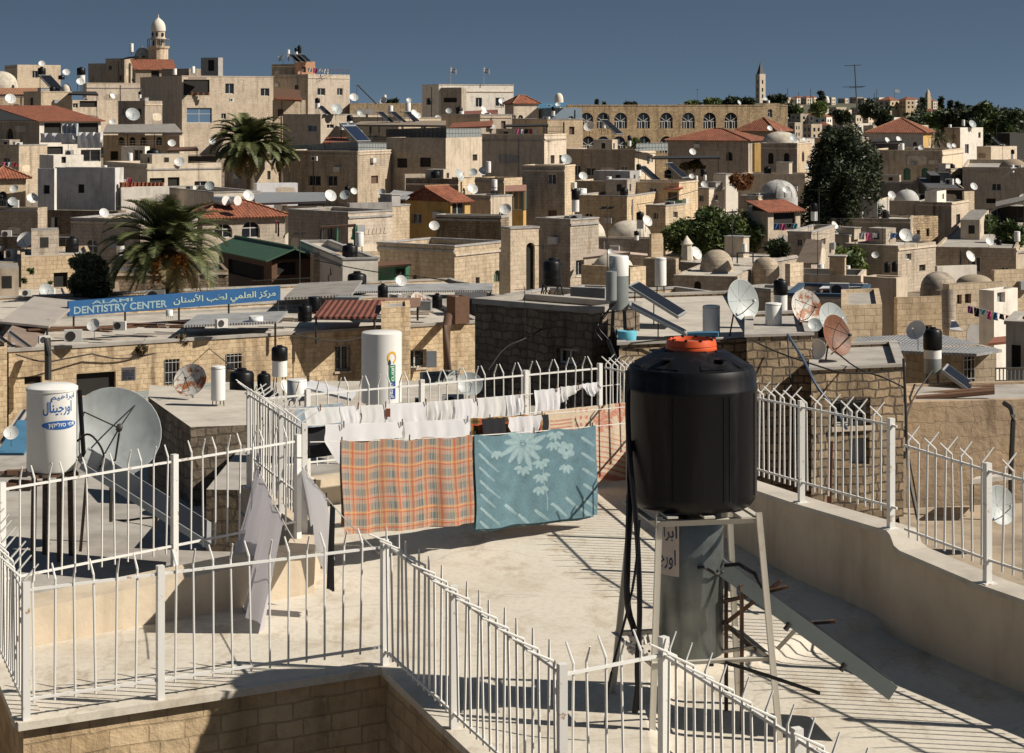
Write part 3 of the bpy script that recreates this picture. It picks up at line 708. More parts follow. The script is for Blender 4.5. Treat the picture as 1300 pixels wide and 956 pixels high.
# second line
SA, SB = Vector((-2.45, 22.1, 1.46)), Vector((1.9, 25.4, 1.22)); ks = lambda px: along(px)(SA, SB)
WHC = cloth('white_cotton', (.72, .72, .74)); WHC2 = cloth('white_linen', (.70, .70, .69), .3); BLC = cloth('black_cotton', (.012, .012, .016), .0)
rope('second clothesline with the white pillowcases', SA, SB, .05)
hang('pillowcase', 'small white pillowcase with a drooping corner left of the orange blanket top', 'pillowcase', SA, SB, ks(412), ks(510), .20, .17, WHC, 24, 10, .012, None, .05, 12, outline=lambda u: 1+1.3*max(0, 1-abs(u-.17)*6))
hang('pillowcase', 'wide white pillowcase above the orange blanket', 'pillowcase', SA, SB, ks(512), ks(595), .25, .24, WHC, 24, 10, .02, None, .05, 14)
def plaid2(u, v):
    U, V = (u*5) % 1, (v*9) % 1; c = Vector((.33, .17, .04))
    if .1 < U < .45: c = c*.35
    if .15 < V < .5: c = c*.45
    if .6 < U < .68 or .62 < V < .70: c = Vector((.45, .06, .03))
    if .8 < U < .88 or .8 < V < .88: c = Vector((.5, .38, .08))
    return c
hang('cloth', 'yellow red and black checked cloth half hidden behind the blankets', 'cloth', SA, SB, ks(597), ks(692), 1.2, 1.15, vcol('woven_blanket'), 70, 70, .02, plaid2, .05, 17)
SA2, SB2 = SA+Vector((.03, -.07, .0)), SB+Vector((.03, -.07, 0))
hang('towel', 'small black towel hung on the second line over the checked cloth', 'towel', SA2, SB2, ks(608), ks(637), .31, .30, BLC, 12, 12, .01, None, .05, 20)
hang('undershirt', 'white undershirt with a scooped end hung over the checked cloth', 'shirt', SA2, SB2, ks(641), ks(683), .28, .26, WHC, 20, 12, .022, None, .05, 22, outline=lambda u: .35+.75*math.sin(PI*min(1, max(0, u)))**.8)
hang('sock', 'single black sock hanging right of the white undershirt', 'sock', SA2, SB2, ks(684.5), ks(692), .26, .27, BLC, 6, 10, .008, None, .05, 23)
for i, q in enumerate((437, 511, 594, 622, 661, 688)): peg('dark wooden peg on the second line, number %d from the left' % (i+1) if 0 else ['dark peg over the drooping white pillowcase', 'dark peg between the two white pillowcases', 'dark peg at the right end of the wide pillowcase', 'dark peg on the small black towel', 'dark peg on the white undershirt', 'dark peg on the black sock'][i], rp(SA, SB, ks(q), .05)+Vector((0, -.05, .02)), WOOD)
# third line, at the back
TA, TB = Vector((-2.75, 23.3, 1.46)), Vector((1.45, 26.6, 1.30)); k3 = lambda px: along(px)(TA, TB)
rope('rear clothesline with white shirts in front of the back railing', TA, TB, .05)
for i, (a_, b_, h0, h1, nm, lb, fo) in enumerate((
    (386, 430, .20, .18, 'towel', 'white towel at the left end of the rear line above the jeans', .012), (431, 456, .20, .21, 'towel', 'second white towel from the left on the rear line', .014),
    (457, 488, .22, .21, 'towel', 'white cloth with a dark label on the rear line', .01), (489, 540, .24, .22, 'towel', 'white cloth behind the brown peg bag on the rear line', .012),
    (541, 575, .26, .22, 'shirt', 'white shirt with deep folds left of the checked cloth on the rear line', .03), (576, 604, .24, .24, 'towel', 'plain white cloth left of the long white shirt', .01),
    (605, 640, .26, .25, 'shirt', 'long white shirt on the rear line above the black towel', .02), (641, 664, .34, .24, 'shirt', 'white shirt with a raised sleeve above the undershirt', .03))):
    hang(nm, lb, 'laundry', TA, TB, k3(a_), k3(b_), h0, h1, WHC if i % 2 else WHC2, 20, 12, fo, None, .05, 30+i)
hang('shirt', 'white shirt hanging from a short line right of the checked cloth', 'laundry', TA+Vector((0, 0, .02)), TB+Vector((0, 0, .04)), k3(677), k3(710), .33, .36, WHC, 20, 14, .025, None, .05, 41)
hang('shirt', 'twisted white shirt sleeve on the rear line near the corner post', 'laundry', TA+Vector((0, 0, .03)), TB+Vector((0, 0, .05)), k3(711), k3(738), .17, .12, WHC2, 16, 8, .03, None, .05, 42, outline=lambda u: 1.2-.9*u)
hang('shirt', 'bundled white sleeve at the right end of the rear line', 'laundry', TA+Vector((0, 0, .04)), TB+Vector((0, 0, .06)), k3(738), k3(759), .12, .14, WHC, 14, 8, .03, None, .05, 43, outline=lambda u: .5+.8*math.sin(PI*u))
for i, q in enumerate((407, 455, 490, 541, 604, 660, 707, 734)): peg('reddish peg on the rear line %s' % ['over the leftmost towel', 'over the second towel', 'left of the brown peg bag', 'over the folded shirt', 'at the left of the long shirt', 'on the raised sleeve', 'at the right shoulder of the lone shirt', 'on the twisted sleeve'][i], rp(TA, TB, k3(q), .05)+Vector((0, -.03, .02 if q < 665 else .05)), rusty('peg_red', (.30, .12, .07)))
mb = MB(); p = rp(TA, TB, k3(493), .05); mb.box(p+Vector((0, -.05, -.09)), (.055, .03, .10)); tag(mb.build('peg_bag', plain('brown_bag', (.32, .11, .05), .8)), 'small brown box hanging on the rear line below the white boiler', 'peg bag')
JE = plain('denim', (.23, .28, .33), .95, .35, 14., .2)
JA, JB = Vector((-2.68, 23.9, 1.38)), Vector((-1.3, 24.95, 1.42))
hang('jeans', 'pale washed jeans hung at the left end of the washing', 'jeans', JA, JB, .03, .42, .24, .25, JE, 20, 10, .02, None, .02, 50)
hang('skirt', 'long black pinstripe cloth hanging behind the railing under the jeans', 'cloth', JA+Vector((-.02, .06, -.18)), JB+Vector((0, .06, -.16)), .03, .75, .46, .44, BLC, 20, 12, .02, None, .02, 51)
CA, CB = Vector((.35, 25.45, 1.10)), Vector((1.85, 26.6, 1.08))
def carpet(u, v):
    x, y = u*1.6, v*1.0; c = Vector((.53, .43, .32)); r_ = Vector((.46, .19, .13)); n_ = 1+.12*noise.noise(Vector((x*30, y*30, 0)))
    yy = y+.14*math.sin(x*2.2+.6)-.07
    if yy > .34 and (yy*15) % 1 < .2+.2*(yy-.34): c = r_
    if yy > .80 and (yy*9) % 1 < .4: c = r_*.85
    if x < .45 and .12 < y < .33 and (y*22) % 1 < .35 and x > .12: c = r_
    for cx, cy, s_ in ((.95, .2, .17), (1.22, .10, .15), (1.45, .2, .14)):
        dx, dy = x-cx, y-cy; d = math.hypot(dx, dy); a = math.atan2(dy, dx)
        if d < s_*(.55+.45*abs(math.sin(a*2.5+cx*3))): c = r_ if (a*9) % 1 > .22 else c
    if .5 < x < .75 and y < .36:
        if math.hypot((x*11) % 1-.5, (y*11) % 1-.5) < .26: c = r_
    return c*n_
hang('carpet', 'cream carpet with red flowers and stripes hung beside the black tank', 'carpet', CA, CB, .02, .95, 1.0, 1.02, vcol('woven_blanket'), 150, 110, .015, carpet, .0, 60)
rope('short clothesline under the cream carpet', CA.lerp(CB, -.2), CB, .0)
# left line along the fence
LA, LB = Vector((-2.75, 21.2, 1.20)), Vector((-1.95, 17.7, 1.12))
rope('clothesline on the left with the tall white sheet', LA, LB, .04)
LC, LD = Vector((-2.42, 21.75, 1.2)), Vector((-1.18, 17.5, 1.06))
rope('clothesline from the corner railing to the gate post with a shirt', LC, LD, .05)
SHEET = cloth('sheet_lilac', (.60, .58, .62), .3)
hang('bed_sheet', 'tall white bed sheet hanging behind the nearest railing', 'sheet', LA, LB, .04, .74, 1.10, 1.22, SHEET, 70, 50, .075, None, .04, 70, outline=lambda u: .86+.18*u, freq=1.9, flare=-.25, wind=(-.22, .1))
hang('shirt', 'white long sleeved shirt hanging on the left line beside the corner post', 'laundry', LC, LD, .03, .46, .62, .60, WHC, 30, 20, .04, None, .05, 71, outline=lambda u: .55+.5*abs(math.sin(u*7.5))+.5*(1 if .45 < u < .75 else 0), wind=(.12, 0))
hang('stockings', 'pair of black stockings hanging right of the white sheet', 'laundry', LC, LD, .50, .56, .84, .80, BLC, 8, 20, .02, None, .05, 72)
for i, q in enumerate((.1, .7)): peg('dark peg on the left line at %s of the tall sheet' % ('the far corner', 'the near corner')[i], rp(LA, LB, q, .04)+Vector((0, 0, .02)), IRON)
for i, q in enumerate((.12, .3, .44)): peg('dark peg on the shirt line, %s' % ('at its far shoulder', 'at its collar', 'at its near cuff')[i], rp(LC, LD, q, .05)+Vector((0, 0, .02)), IRON)
# ================================================================== BUILDING KIT
def ray_hit(px, A, u):
    """distance along A + s*u where photo column px meets it"""
    k = (px-650)/F; return (k*A[1]-A[0])/(u[0]-k*u[1])
FRAMEW = plain('window_frame_white', (.55, .55, .53), .6, .1); FRAMEB = plain('window_frame_brown', (.10, .06, .04), .7, .2)
SHUT = plain('shutter_grey', (.22, .24, .27), .7, .2, 4.)
def face(mb, A, B, z0, z1, holes, inset=.22, m=0):
    """wall sheet A->B with real openings; holes: (u0, z0, u1, z1, arched). Returns unit vectors"""
    A, B = Vector((*A, 0)), Vector((*B, 0)); L = (B-A).length; u = (B-A)/L; n = Vector((u.y, -u.x, 0))
    if n.dot(-A) < 0: n = -n
    us = sorted({0., L} | {q for h in holes for q in (h[0], h[2])}); zs = sorted({z0, z1} | {q for h in holes for q in (h[1], h[3])})
    pt = lambda s, z, k=0.: A+u*s+Vector((0, 0, z))-n*k
    for i in range(len(us)-1):
        for j in range(len(zs)-1):
            cu, cz = (us[i]+us[i+1])/2, (zs[j]+zs[j+1])/2
            if us[i+1]-us[i] < 1e-5 or zs[j+1]-zs[j] < 1e-5: continue
            if any(h[0] < cu < h[2] and h[1] < cz < h[3] for h in holes): continue
            a, b, c, d = us[i], us[i+1], zs[j], zs[j+1]
            mb.poly([pt(a, c), pt(b, c), pt(b, d), pt(a, d)], [(a, c), (b, c), (b, d), (a, d)], m)
    for h in holes:
        a, c, b, d = h[:4]
        for p, q in (((a, c), (b, c)), ((b, c), (b, d)), ((b, d), (a, d)), ((a, d), (a, c))):
            mb.poly([pt(*p), pt(*q), pt(*q, inset), pt(*p, inset)], m=m)
        if len(h) > 4 and h[4]:
            r = (b-a)/2; rz = min(r, (d-c)*.6)
            for sgn in (-1, 1):
                arc = [(a+r+sgn*r*math.cos(t*PI/2/7), d-rz+rz*math.sin(t*PI/2/7)) for t in range(8)]
                for kk in (0.002, ):
                    cor = (a+r+sgn*r, d)
                    for t in range(7): mb.poly([pt(*cor, kk), pt(*arc[t], kk), pt(*arc[t+1], kk)], [cor, arc[t], arc[t+1]], m)
                for t in range(7): mb.poly([pt(*arc[t], .002), pt(*arc[t+1], .002), pt(*arc[t+1], inset), pt(*arc[t], inset)], m=m)
    return A, u, n, L
def window(par, A, u, n, h, style, inset=.2, name=None):
    a, c, b, d = h[:4]; pt = lambda s, z, k: A+u*s+Vector((0, 0, z))-n*k
    nm = name or {'o': 'door', 'O': 'door', 'x': 'opening', 'X': 'opening'}.get(style[0], 'window')
    mats = {'o': WOOD, 'O': GREEN, 'x': DARK, 'X': DARK, 'b': PANEB, 'y': plain('green_shutter', (.06, .10, .06), .7), 's': SHUT, 'r': FRAMEB}
    mb = MB(); mb.poly([pt(a, c, inset), pt(b, c, inset), pt(b, d, inset), pt(a, d, inset)])
    w = mb.build(nm, mats.get(style[0], PANE), par)
    fw = min(.07, (b-a)*.09); k = inset-.03
    def barm(m, s0, z0, s1, z1, kk=k, t=.04):
        q = [pt(s0, z0, kk), pt(s1, z0, kk), pt(s1, z1, kk), pt(s0, z1, kk)]; m.poly(q)
        e = [p-n*t for p in q]
        for i in range(4): j = (i+1) % 4; m.poly([q[i], e[i], e[j], q[j]])
    if style[0] in 'wagb':
        m = MB(); barm(m, a, c, a+fw, d); barm(m, b-fw, c, b, d); barm(m, a+fw, c, b-fw, c+fw); barm(m, a+fw, d-fw, b-fw, d)
        mid = (a+b)/2; barm(m, mid-fw/2, c+fw, mid+fw/2, d-fw)
        if style[0] in 'ab': zz = c+(d-c)*.6; barm(m, a+fw, zz-fw/2, mid-fw/2, zz+fw/2); barm(m, mid+fw/2, zz-fw/2, b-fw, zz+fw/2)
        m.build('frame', FRAMEB if style.endswith('n') else FRAMEW, w)
    if style[0] == 'A':                                   # fan-headed arcade window
        m = MB(); t_ = (b-a)*.05; mid = (a+b)/2; zz = c+(d-c)*.45
        barm(m, a, zz-t_/2, b, zz+t_/2)
        for q in (.18, .36, .64, .82): s_ = a+(b-a)*q; barm(m, s_-t_/2, c, s_+t_/2, zz)
        r_ = (b-a)/2
        for an in (35, 90, 145):
            an = math.radians(an); p0 = pt(mid, zz, k); p1 = pt(mid+r_*math.cos(an), zz+min(r_, d-zz)*math.sin(an), k); m.tube([p0, p1], t_/2, 4)
        m.build('frame', FRAMEW, w)
    if style[0] in 'gG':
        m = MB(); nb = max(3, int((b-a)/.16))
        for i in range(nb+1): s_ = a+(b-a)*i/nb; m.tube([pt(s_, c, -.02), pt(s_, d, -.02)], .014, 4)
        for q in (.12, .5, .88): z_ = c+(d-c)*q; m.tube([pt(a, z_, -.025), pt(b, z_, -.025)], .012, 4)
        m.build('grille', IRON if style[0] == 'g' else FRAMEW, w)
    if style[0] in 'wgb' and len(style) > 1 and style[1] == 's':
        m = MB(); barm(m, a-.06, c-.1, b+.06, c-.002, -.06, .06); m.build('sill', ST4, w)
    return w
NW = [0]
HOUSES = []
MIXW = random.Random(61)
RW = random.Random(404)
def house(label, xL, xc, xR, yt, yb, d, th, mat, wins=(), mat2=None, par=.45, roof=None, name='stone_house', cat='building', cop=None, group=None, dL=6., dR=6., pt=.22, flat=True, drop=3.):  # mat2: right face; mostly sun and shade put into the wall colours
    if d > 100 and name == 'stone_house' and mat in (ST, ST2, PL_B) and mat2 is None and not any(q in label for q in ('yellow', 'rubble', 'dark', 'brown', 'grey', 'warm')) and MIXW.random() < .38: mat = MIXW.choice((ST4, PL_C, ST4 if 'stone' in label else PL_W, ST))
    th = math.radians(th); C = (PX(xc, d), d); rd = Vector((C[0], C[1])).normalized()
    uL = (-math.cos(th), math.sin(th)) if xL is not None else tuple(rd)
    uR = (math.sin(th), math.cos(th)) if xR is not None else tuple(rd)
    lL = ray_hit(xL, C, uL) if xL is not None else dL; lR = ray_hit(xR, C, uR) if xR is not None else dR
    lL, lR = (max(.3, min(q, 90)) if q > 0 else 40 for q in (lL, lR))
    Lp = (C[0]+uL[0]*lL, C[1]+uL[1]*lL); Rp = (C[0]+uR[0]*lR, C[1]+uR[1]*lR); K = (Lp[0]+Rp[0]-C[0], Lp[1]+Rp[1]-C[1])
    zt = PZ(yt, d); z0 = PZ(yb, d)-drop
    t = T(name, label, cat, (C[0], C[1], z0), group)
    mb = MB(); hl, hr = [], []
    if not wins and d > 85 and name == 'stone_house' and mat is not DARK:
        for sd, LL, vis in (('L', lL, xL is not None), ('R', lR, xR is not None)):
            if not vis or LL < 2.6: continue
            for _ in range(2+int(LL > 6)+int(LL > 11)+int(LL > 16)):
                if RW.random() < .25: continue
                s0 = RW.uniform(.5, LL-1.6); zb = zt-par-RW.choice((RW.uniform(.5, 1.6), RW.uniform(2.6, 4.2))); ww = RW.uniform(.6, 1.0); st = RW.choice(('w', 'x', 'gs', 'r', 'ws', 'a'))
                lst = hl if sd == 'L' else hr
                if all(s0+ww < q[0][0]-.2 or s0 > q[0][2]+.2 for q in lst): lst.append(((s0, zb-RW.uniform(.9, 1.3), s0+ww, zb, st == 'a'), st))
    for q in wins:
        sd, x0, y0, x1, y1, st = q; u = uL if sd == 'L' else uR
        s0, s1 = sorted((ray_hit(x0, C, u), ray_hit(x1, C, u))); dm = C[1]+u[1]*(s0+s1)/2
        LL = lL if sd == 'L' else lR
        s0, s1 = max(.05, s0), min(LL-.05, s1)
        za, zb = PZ(y1, dm), PZ(y0, dm); zb = min(zb, zt-.06); za = max(za, z0+.1)
        if s1-s0 < .08 or zb-za < .08: continue
        (hl if sd == 'L' else hr).append(((s0, za, s1, zb, st[0] in 'aAXOy'), st))
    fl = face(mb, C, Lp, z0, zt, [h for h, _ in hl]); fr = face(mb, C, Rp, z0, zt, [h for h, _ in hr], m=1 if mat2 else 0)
    face(mb, Rp, K, z0, zt, []); face(mb, K, Lp, z0, zt, [])
    quad = [Vector((*p, 0)) for p in (C, Rp, K, Lp)]; ctr = sum(quad, Vector())/4
    def inset(k):
        out = []
        for i in range(4):
            a, b, c = quad[i-1], quad[i], quad[(i+1) % 4]; e1 = (a-b).normalized(); e2 = (c-b).normalized()
            sn = max(.35, abs(e1.x*e2.y-e1.y*e2.x)); out.append(b+(e1+e2)*k/sn)
        return out
    ins = inset(min(pt, lL*.2, lR*.2))
    zr = zt-par
    if flat:
        for i in range(4):
            j = (i+1) % 4; a, b, c, e = quad[i], quad[j], ins[j], ins[i]; up = lambda p, z: (p.x, p.y, z)
            mb.poly([up(a, zt), up(b, zt), up(c, zt), up(e, zt)]); mb.poly([up(e, zr), up(c, zr), up(c, zt), up(e, zt)])
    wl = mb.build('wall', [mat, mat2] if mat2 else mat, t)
    if flat:
        mb = MB(); mb.poly([(p.x, p.y, zr+.003) for p in ins]); mb.build('roof', roof or CONC, t)
    if cop:
        o = inset(-.05); i2 = inset(min(pt+.04, lL*.25, lR*.25)); mb = MB(); h0, h1 = zt+.003, zt+.003+cop[1]
        for i in range(4):
            j = (i+1) % 4; up = lambda p, z: (p.x, p.y, z)
            mb.poly([up(o[i], h1), up(o[j], h1), up(i2[j], h1), up(i2[i], h1)]); mb.poly([up(o[i], h0), up(o[j], h0), up(o[j], h1), up(o[i], h1)])
            mb.poly([up(i2[i], h0), up(i2[j], h0), up(i2[j], h1), up(i2[i], h1)]); mb.poly([up(o[i], h0), up(o[j], h0), up(i2[j], h0), up(i2[i], h0)])
        mb.build('coping', cop[0], t)
    for fr_, hs in ((fl, hl), (fr, hr)):
        for h, st in hs: window(t, fr_[0], fr_[1], fr_[2], h, st)
    if d > 85 and name == 'stone_house':
        for sd, LL, vis, fr_, hs in (('L', lL, xL is not None, fl, hl), ('R', lR, xR is not None, fr, hr)):
            if not vis or LL < 2.2: continue
            A_0, u_, n_ = fr_[0], fr_[1], fr_[2]
            for _ in range(1+int(LL > 8)):                       # patches of render on the wall
                if RW.random() > .55: continue
                w_ = RW.uniform(.8, min(4.5, LL*.6)); h_p = RW.uniform(.6, 2.2); s0 = RW.uniform(.1, LL-w_-.05); z_ = zt-RW.uniform(.3, 2.5)-h_p
                if any(s0 < q[0][2] and s0+w_ > q[0][0] and z_ < q[0][3] and z_+h_p > q[0][1] for q in hs) or z_ < z0+.2: continue
                m = MB(); q = []
                for a_ in range(12): an = 2*PI*a_/12; ex = (abs(math.cos(an))**.5*(1 if math.cos(an) > 0 else -1), abs(math.sin(an))**.5*(1 if math.sin(an) > 0 else -1)); q.append(A_0+u_*(s0+w_/2+w_/2*ex[0]*RW.uniform(.82, 1))+n_*.012+Vector((0, 0, z_+h_p/2+h_p/2*ex[1]*RW.uniform(.8, 1))))
                m.poly(q); m.build('render_patch', RW.choice((PL_B, PL_G, PL_C, ST3, ST4)), t)
            if RW.random() < .45 and LL > 3:                       # a string course
                z_ = zt-par-RW.uniform(.0, .3); m = MB(); e_ = n_*.09
                p0, p1 = A_0+u_*.01, A_0+u_*(LL-.01); hi_, lo_ = Vector((0, 0, z_+.16)), Vector((0, 0, z_)); bad = any(q[0][3] > z_-.02 for q in hs)
                if not bad:
                    m.poly([p0+e_+lo_, p1+e_+lo_, p1+e_+hi_, p0+e_+hi_]); m.poly([p0+hi_, p0+e_+hi_, p1+e_+hi_, p1+hi_]); m.poly([p0+lo_, p1+lo_, p1+e_+lo_, p0+e_+lo_]); m.poly([p0+lo_, p0+e_+lo_, p0+e_+hi_, p0+hi_]); m.poly([p1+lo_, p1+hi_, p1+e_+hi_, p1+e_+lo_]); m.build('string_course', RW.choice((ST4, PL_G, ST)), t)
            if RW.random() < .3 and LL > 3:                        # an air conditioner hung on the wall
                s0 = RW.uniform(.4, LL-1.2); z_ = zt-par-RW.uniform(.8, 2.2)
                if not any(s0-.6 < q[0][2] and s0+1.4 > q[0][0] and z_ < q[0][3]+.1 and z_+.8 > q[0][1]-.1 for q in hs): m = MB(); m.box(A_0+u_*(s0+.4)+n_*.2+Vector((0, 0, z_)), (.8, .34, .55), math.atan2(u_.y, u_.x)); m.build('wall_unit', GREYP if RW.random() < .3 else FRAMEW, t)
        if flat and par > .02 and lL > 3.5 and lR > 3.5 and RW.random() < .5 and 100 < d < 300 and not any(q in label for q in ('dome', 'chapel', 'vault', 'twin boilers')):      # a room or store on the roof
            a0, b0 = RW.uniform(.35, .55), RW.uniform(.1, .5); a1, b1 = min(.97, a0+RW.uniform(.25, .45)), min(.97, b0+RW.uniform(.25, .5)); hh = RW.uniform(1.0, 2.1)
            g_ = lambda a, b: (C[0]+uL[0]*lL*a+uR[0]*lR*b, C[1]+uL[1]*lL*a+uR[1]*lR*b)
            m = MB(); ft = [g_(a0, b0), g_(a0, b1), g_(a1, b1), g_(a1, b0)]; m.prism(ft, zr+.006, zr+hh, 0, 1); rm = m.build('rooftop_room', [RW.choice((mat, PL_B, PL_G, PL_W, ST3)), RW.choice((CONC, METALG, METALR, TAR))], t)
            for (p_, q_), vis in (((ft[0], ft[1]), xR is not None), ((ft[3], ft[0]), xL is not None)):
                if not vis: continue
                pp, qq = Vector((*p_, 0)), Vector((*q_, 0)); L_ = (qq-pp).length; u_ = (qq-pp)/L_; n_ = Vector((u_.y, -u_.x, 0)); n_ = n_ if n_.y < 0 else -n_
                if L_ > 1.4: s0 = RW.uniform(.3, L_-.9); m = MB(); z_ = zr+hh*.3; m.slab([pp+u_*s0+n_*.012+Vector((0, 0, z_)), pp+u_*(s0+.55)+n_*.012+Vector((0, 0, z_)), pp+u_*(s0+.55)+n_*.012+Vector((0, 0, z_+hh*.42)), pp+u_*s0+n_*.012+Vector((0, 0, z_+hh*.42))], .008); m.build('opening', DARK, rm)
    if d > 75 and name == 'stone_house' and RW.random() < .55:          # a drain pipe down one wall
        sd = RW.random() < .5; u_, L_, n_ = (Vector((*uL, 0)), lL, fl[2]) if sd else (Vector((*uR, 0)), lR, fr[2])
        if L_ > 2:
            p_ = quad[0]+u_*RW.uniform(.1, .9)*L_+n_*.07; m = MB(); m.tube([p_+Vector((0, 0, zt-.3)), p_+Vector((0, 0, z0))], .05, 5); m.build('drain_pipe', RW.choice((IRON, GREYP, RUSTIRON)), t)
    hd = dict(t=t, C=quad[0], R=quad[1], K=quad[2], L=quad[3], zt=zt, zr=zr, uL=Vector((*uL, 0)), uR=Vector((*uR, 0)), lL=lL, lR=lR, d=d, label=label)
    if flat and par > .02 and name == 'stone_house': HOUSES.append(hd)
    return dict(t=t, C=quad[0], R=quad[1], K=quad[2], L=quad[3], zt=zt, z0=z0, zr=zr, n=fr[2], nl=fl[2], uL=Vector((*uL, 0)), uR=Vector((*uR, 0)), lL=lL, lR=lR, d=d)
def lerp2(h, a, b, z=0.):
    """point of the footprint: a along the left face, b along the right face (0..1)"""
    return h['C']+h['uL']*h['lL']*a+h['uR']*h['lR']*b+Vector((0, 0, z))
def pitched(h, rise, kind='hip', over=.35, mat=None, frac=.0, dz=.0):
    mat = mat or TILE; z = h['zt']+dz; g = lambda a, b, zz: lerp2(h, a, b, zz)
    oa, ob = over/h['lL'], over/h['lR']; e = lambda a, b: g(a, b, z-.05)
    c, r, k, l = e(-oa, -ob), e(-oa, 1+ob), e(1+oa, 1+ob), e(1+oa, -ob)
    mb = MB()
    if kind == 'hip':
        if h['lR'] >= h['lL']: f = min(.5, .5*h['lL']/h['lR']) if not frac else frac; p, q = g(.5, f, z+rise), g(.5, 1-f, z+rise); mb.slab([c, r, q, p], .1); mb.slab([k, l, p, q], .1); mb.slab([r, k, q], .1); mb.slab([l, c, p], .1)
        else: f = min(.5, .5*h['lR']/h['lL']) if not frac else frac; p, q = g(f, .5, z+rise), g(1-f, .5, z+rise); mb.slab([c, r, p], .1); mb.slab([k, l, q], .1); mb.slab([r, k, q, p], .1); mb.slab([l, c, p, q], .1)
        rd = [(p, q), (c, p), (l, p if h['lR'] >= h['lL'] else q), (r, q if h['lR'] >= h['lL'] else p), (k, q)]
    elif kind == 'gableL':   # gable triangle in the left face, ridge runs along the right direction
        p, q = g(.5, -ob, z+rise), g(.5, 1+ob, z+rise); mb.slab([c, r, q, p], .1); mb.slab([k, l, p, q], .1); rd = [(p, q)]
    elif kind == 'gableR':
        p, q = g(-oa, .5, z+rise), g(1+oa, .5, z+rise); mb.slab([l, c, p, q], .1); mb.slab([r, k, q, p], .1); rd = [(p, q)]
    else:                    # shed: high along the back of the right face
        p, q = g(1+oa, -ob, z+rise), g(1+oa, 1+ob, z+rise); mb.slab([c, r, q, p], .1); rd = []
    o = mb.build('roof', mat, h['t'])
    if kind.startswith('gable') or kind == 'shed':
        for e_ in (.0, 1.0):
            m = MB()
            if kind == 'gableL': m.poly([g(0, e_, z-.06), g(1, e_, z-.06), g(.5, e_, z+rise-.12)])
            elif kind == 'gableR': m.poly([g(e_, 0, z-.06), g(e_, 1, z-.06), g(e_, .5, z+rise-.12)])
            else: m.poly([g(0, e_, z-.06), g(1, e_, z-.06), g(1, e_, z+rise-.12)])
            m.build('gable', h['t'].children[0].data.materials[0], h['t'])
        if kind == 'shed': m = MB(); m.poly([g(1, 0, z-.06), g(1, 1, z-.06), g(1, 1, z+rise-.12), g(1, 0, z+rise-.12)]); m.build('back_wall', h['t'].children[0].data.materials[0], h['t'])
    if rd:
        m = MB()
        for a, b in rd: m.tube([a+Vector((0, 0, .03)), b+Vector((0, 0, .03))], .11, 6)
        m.build('ridge_tiles', mat if mat is not TILE else TILE2, h['t'])
    return o
def dome(label, px, pyt, pyb, w, d, mat=None, fin=True, name='dome', ribs=0, drum=0., flat=1., cat='dome', lantern=False):
    r = M(w, d)/2; zb = PZ(pyb, d); hgt = PZ(pyt, d)-zb; c = P(px, pyb, d); c.y += r*.8; c.x *= (d+r*.8)/d
    t = T(name, label, cat, (c.x, c.y, zb)); mb = MB()
    pr = [(r*1.03, -1.5), (r*1.03, 0), (r, .01)]+[(r*math.cos(a)**.9, hgt*math.sin(a)) for a in [PI/2*k/10 for k in range(1, 10)]]+[(0, hgt)]
    mb.lathe(pr, c, 40); mb.build('shell', mat or DOME, t)
    if ribs:
        m = MB()
        for k in range(ribs):
            a = 2*PI*k/ribs; m.tube([c+Vector((r*1.01*math.cos(b)*math.cos(a), r*1.01*math.cos(b)*math.sin(a), hgt*1.01*math.sin(b))) for b in [PI/2*q/8 for q in range(9)]], r*.02, 4)
        m.build('ribs', PL_G, t)
    if fin:
        m = MB(); m.lathe([(r*.05, hgt), (r*.06, hgt+r*.05), (r*.02, hgt+r*.08), (.0, hgt+r*.16)], c, 10); m.build('finial', mat or DOME, t)
    return t
# ------------------------------------------------------------------ roof-top things (prototypes at the origin, facing -Y)
def proto_dish(mat, name='satellite_dish', rib=False, big=False):
    t = T(name, 'satellite dish', 'satellite dish'); ax = Vector((0, -math.cos(.5), math.sin(.5))); mb = MB()
    pr = [(0, 0), (.15, .012), (.3, .045), (.42, .09), (.5, .128)]
    mb.lathe(pr+[(.507, .125), (.5, .115), (.3, .03), (0, -.015)], (0, 0, 0), 32, axis=ax); mb.build('reflector', mat, t)
    m = MB(); low = Vector((0, -.03, -.42)); foc = ax*.52+Vector((0, 0, -.1)); m.tube([Vector((0, .0, -.45)), foc+Vector((0, 0, -.05))], .012, 5)
    if big:
        for a in (.9, 2.4, 4.2): 
            q = Vector((.48*math.cos(a), 0, .48*math.sin(a))); m.tube([Vector((0, 1, 0)).rotation_difference(-ax) @ q, foc], .008, 4)
    m.build('feed_arm', IRON, t)
    m = MB(); m.lathe([(.02, -.06), (.035, -.05), (.035, .03), (.0, .035)], foc, 10, axis=-ax); m.build('receiver_head', FRAMEW if not big else IRON, t)
    m = MB(); m.tube([Vector((0, .03, 0)), Vector((0, .12, -.04)), Vector((0, .12, -.95))], .02, 6); m.build('mast', IRON, t)
    if rib:
        m = MB()
        for k in range(4):
            a = PI*k/4; q = Vector((0, 0, 1)).rotation_difference(ax)
            m.tube([q @ Vector((.49*math.cos(a)*s_, .49*math.sin(a)*s_, .135*s_*s_+.002)) for s_ in [x/5 for x in range(-5, 6)]], .0022, 4)
        m.build('rib', GREYP, t)
    return t
DW = proto_dish(DISHM); DGR = proto_dish(DISHG, rib=True); DRU = proto_dish(rusty('dish_rusty', (.52, .50, .46), (.28, .09, .025), .46, .54, 3.), rib=True, big=True)
DBR = proto_dish(rusty('dish_brown', (.17, .065, .03), (.10, .04, .02), .45, .6, 3.), rib=True, big=True); DBIG = proto_dish(plain('dish_dull_grey', (.25, .275, .28), .55, .18, 2., streak=.3, big=.3), rib=False, big=True)
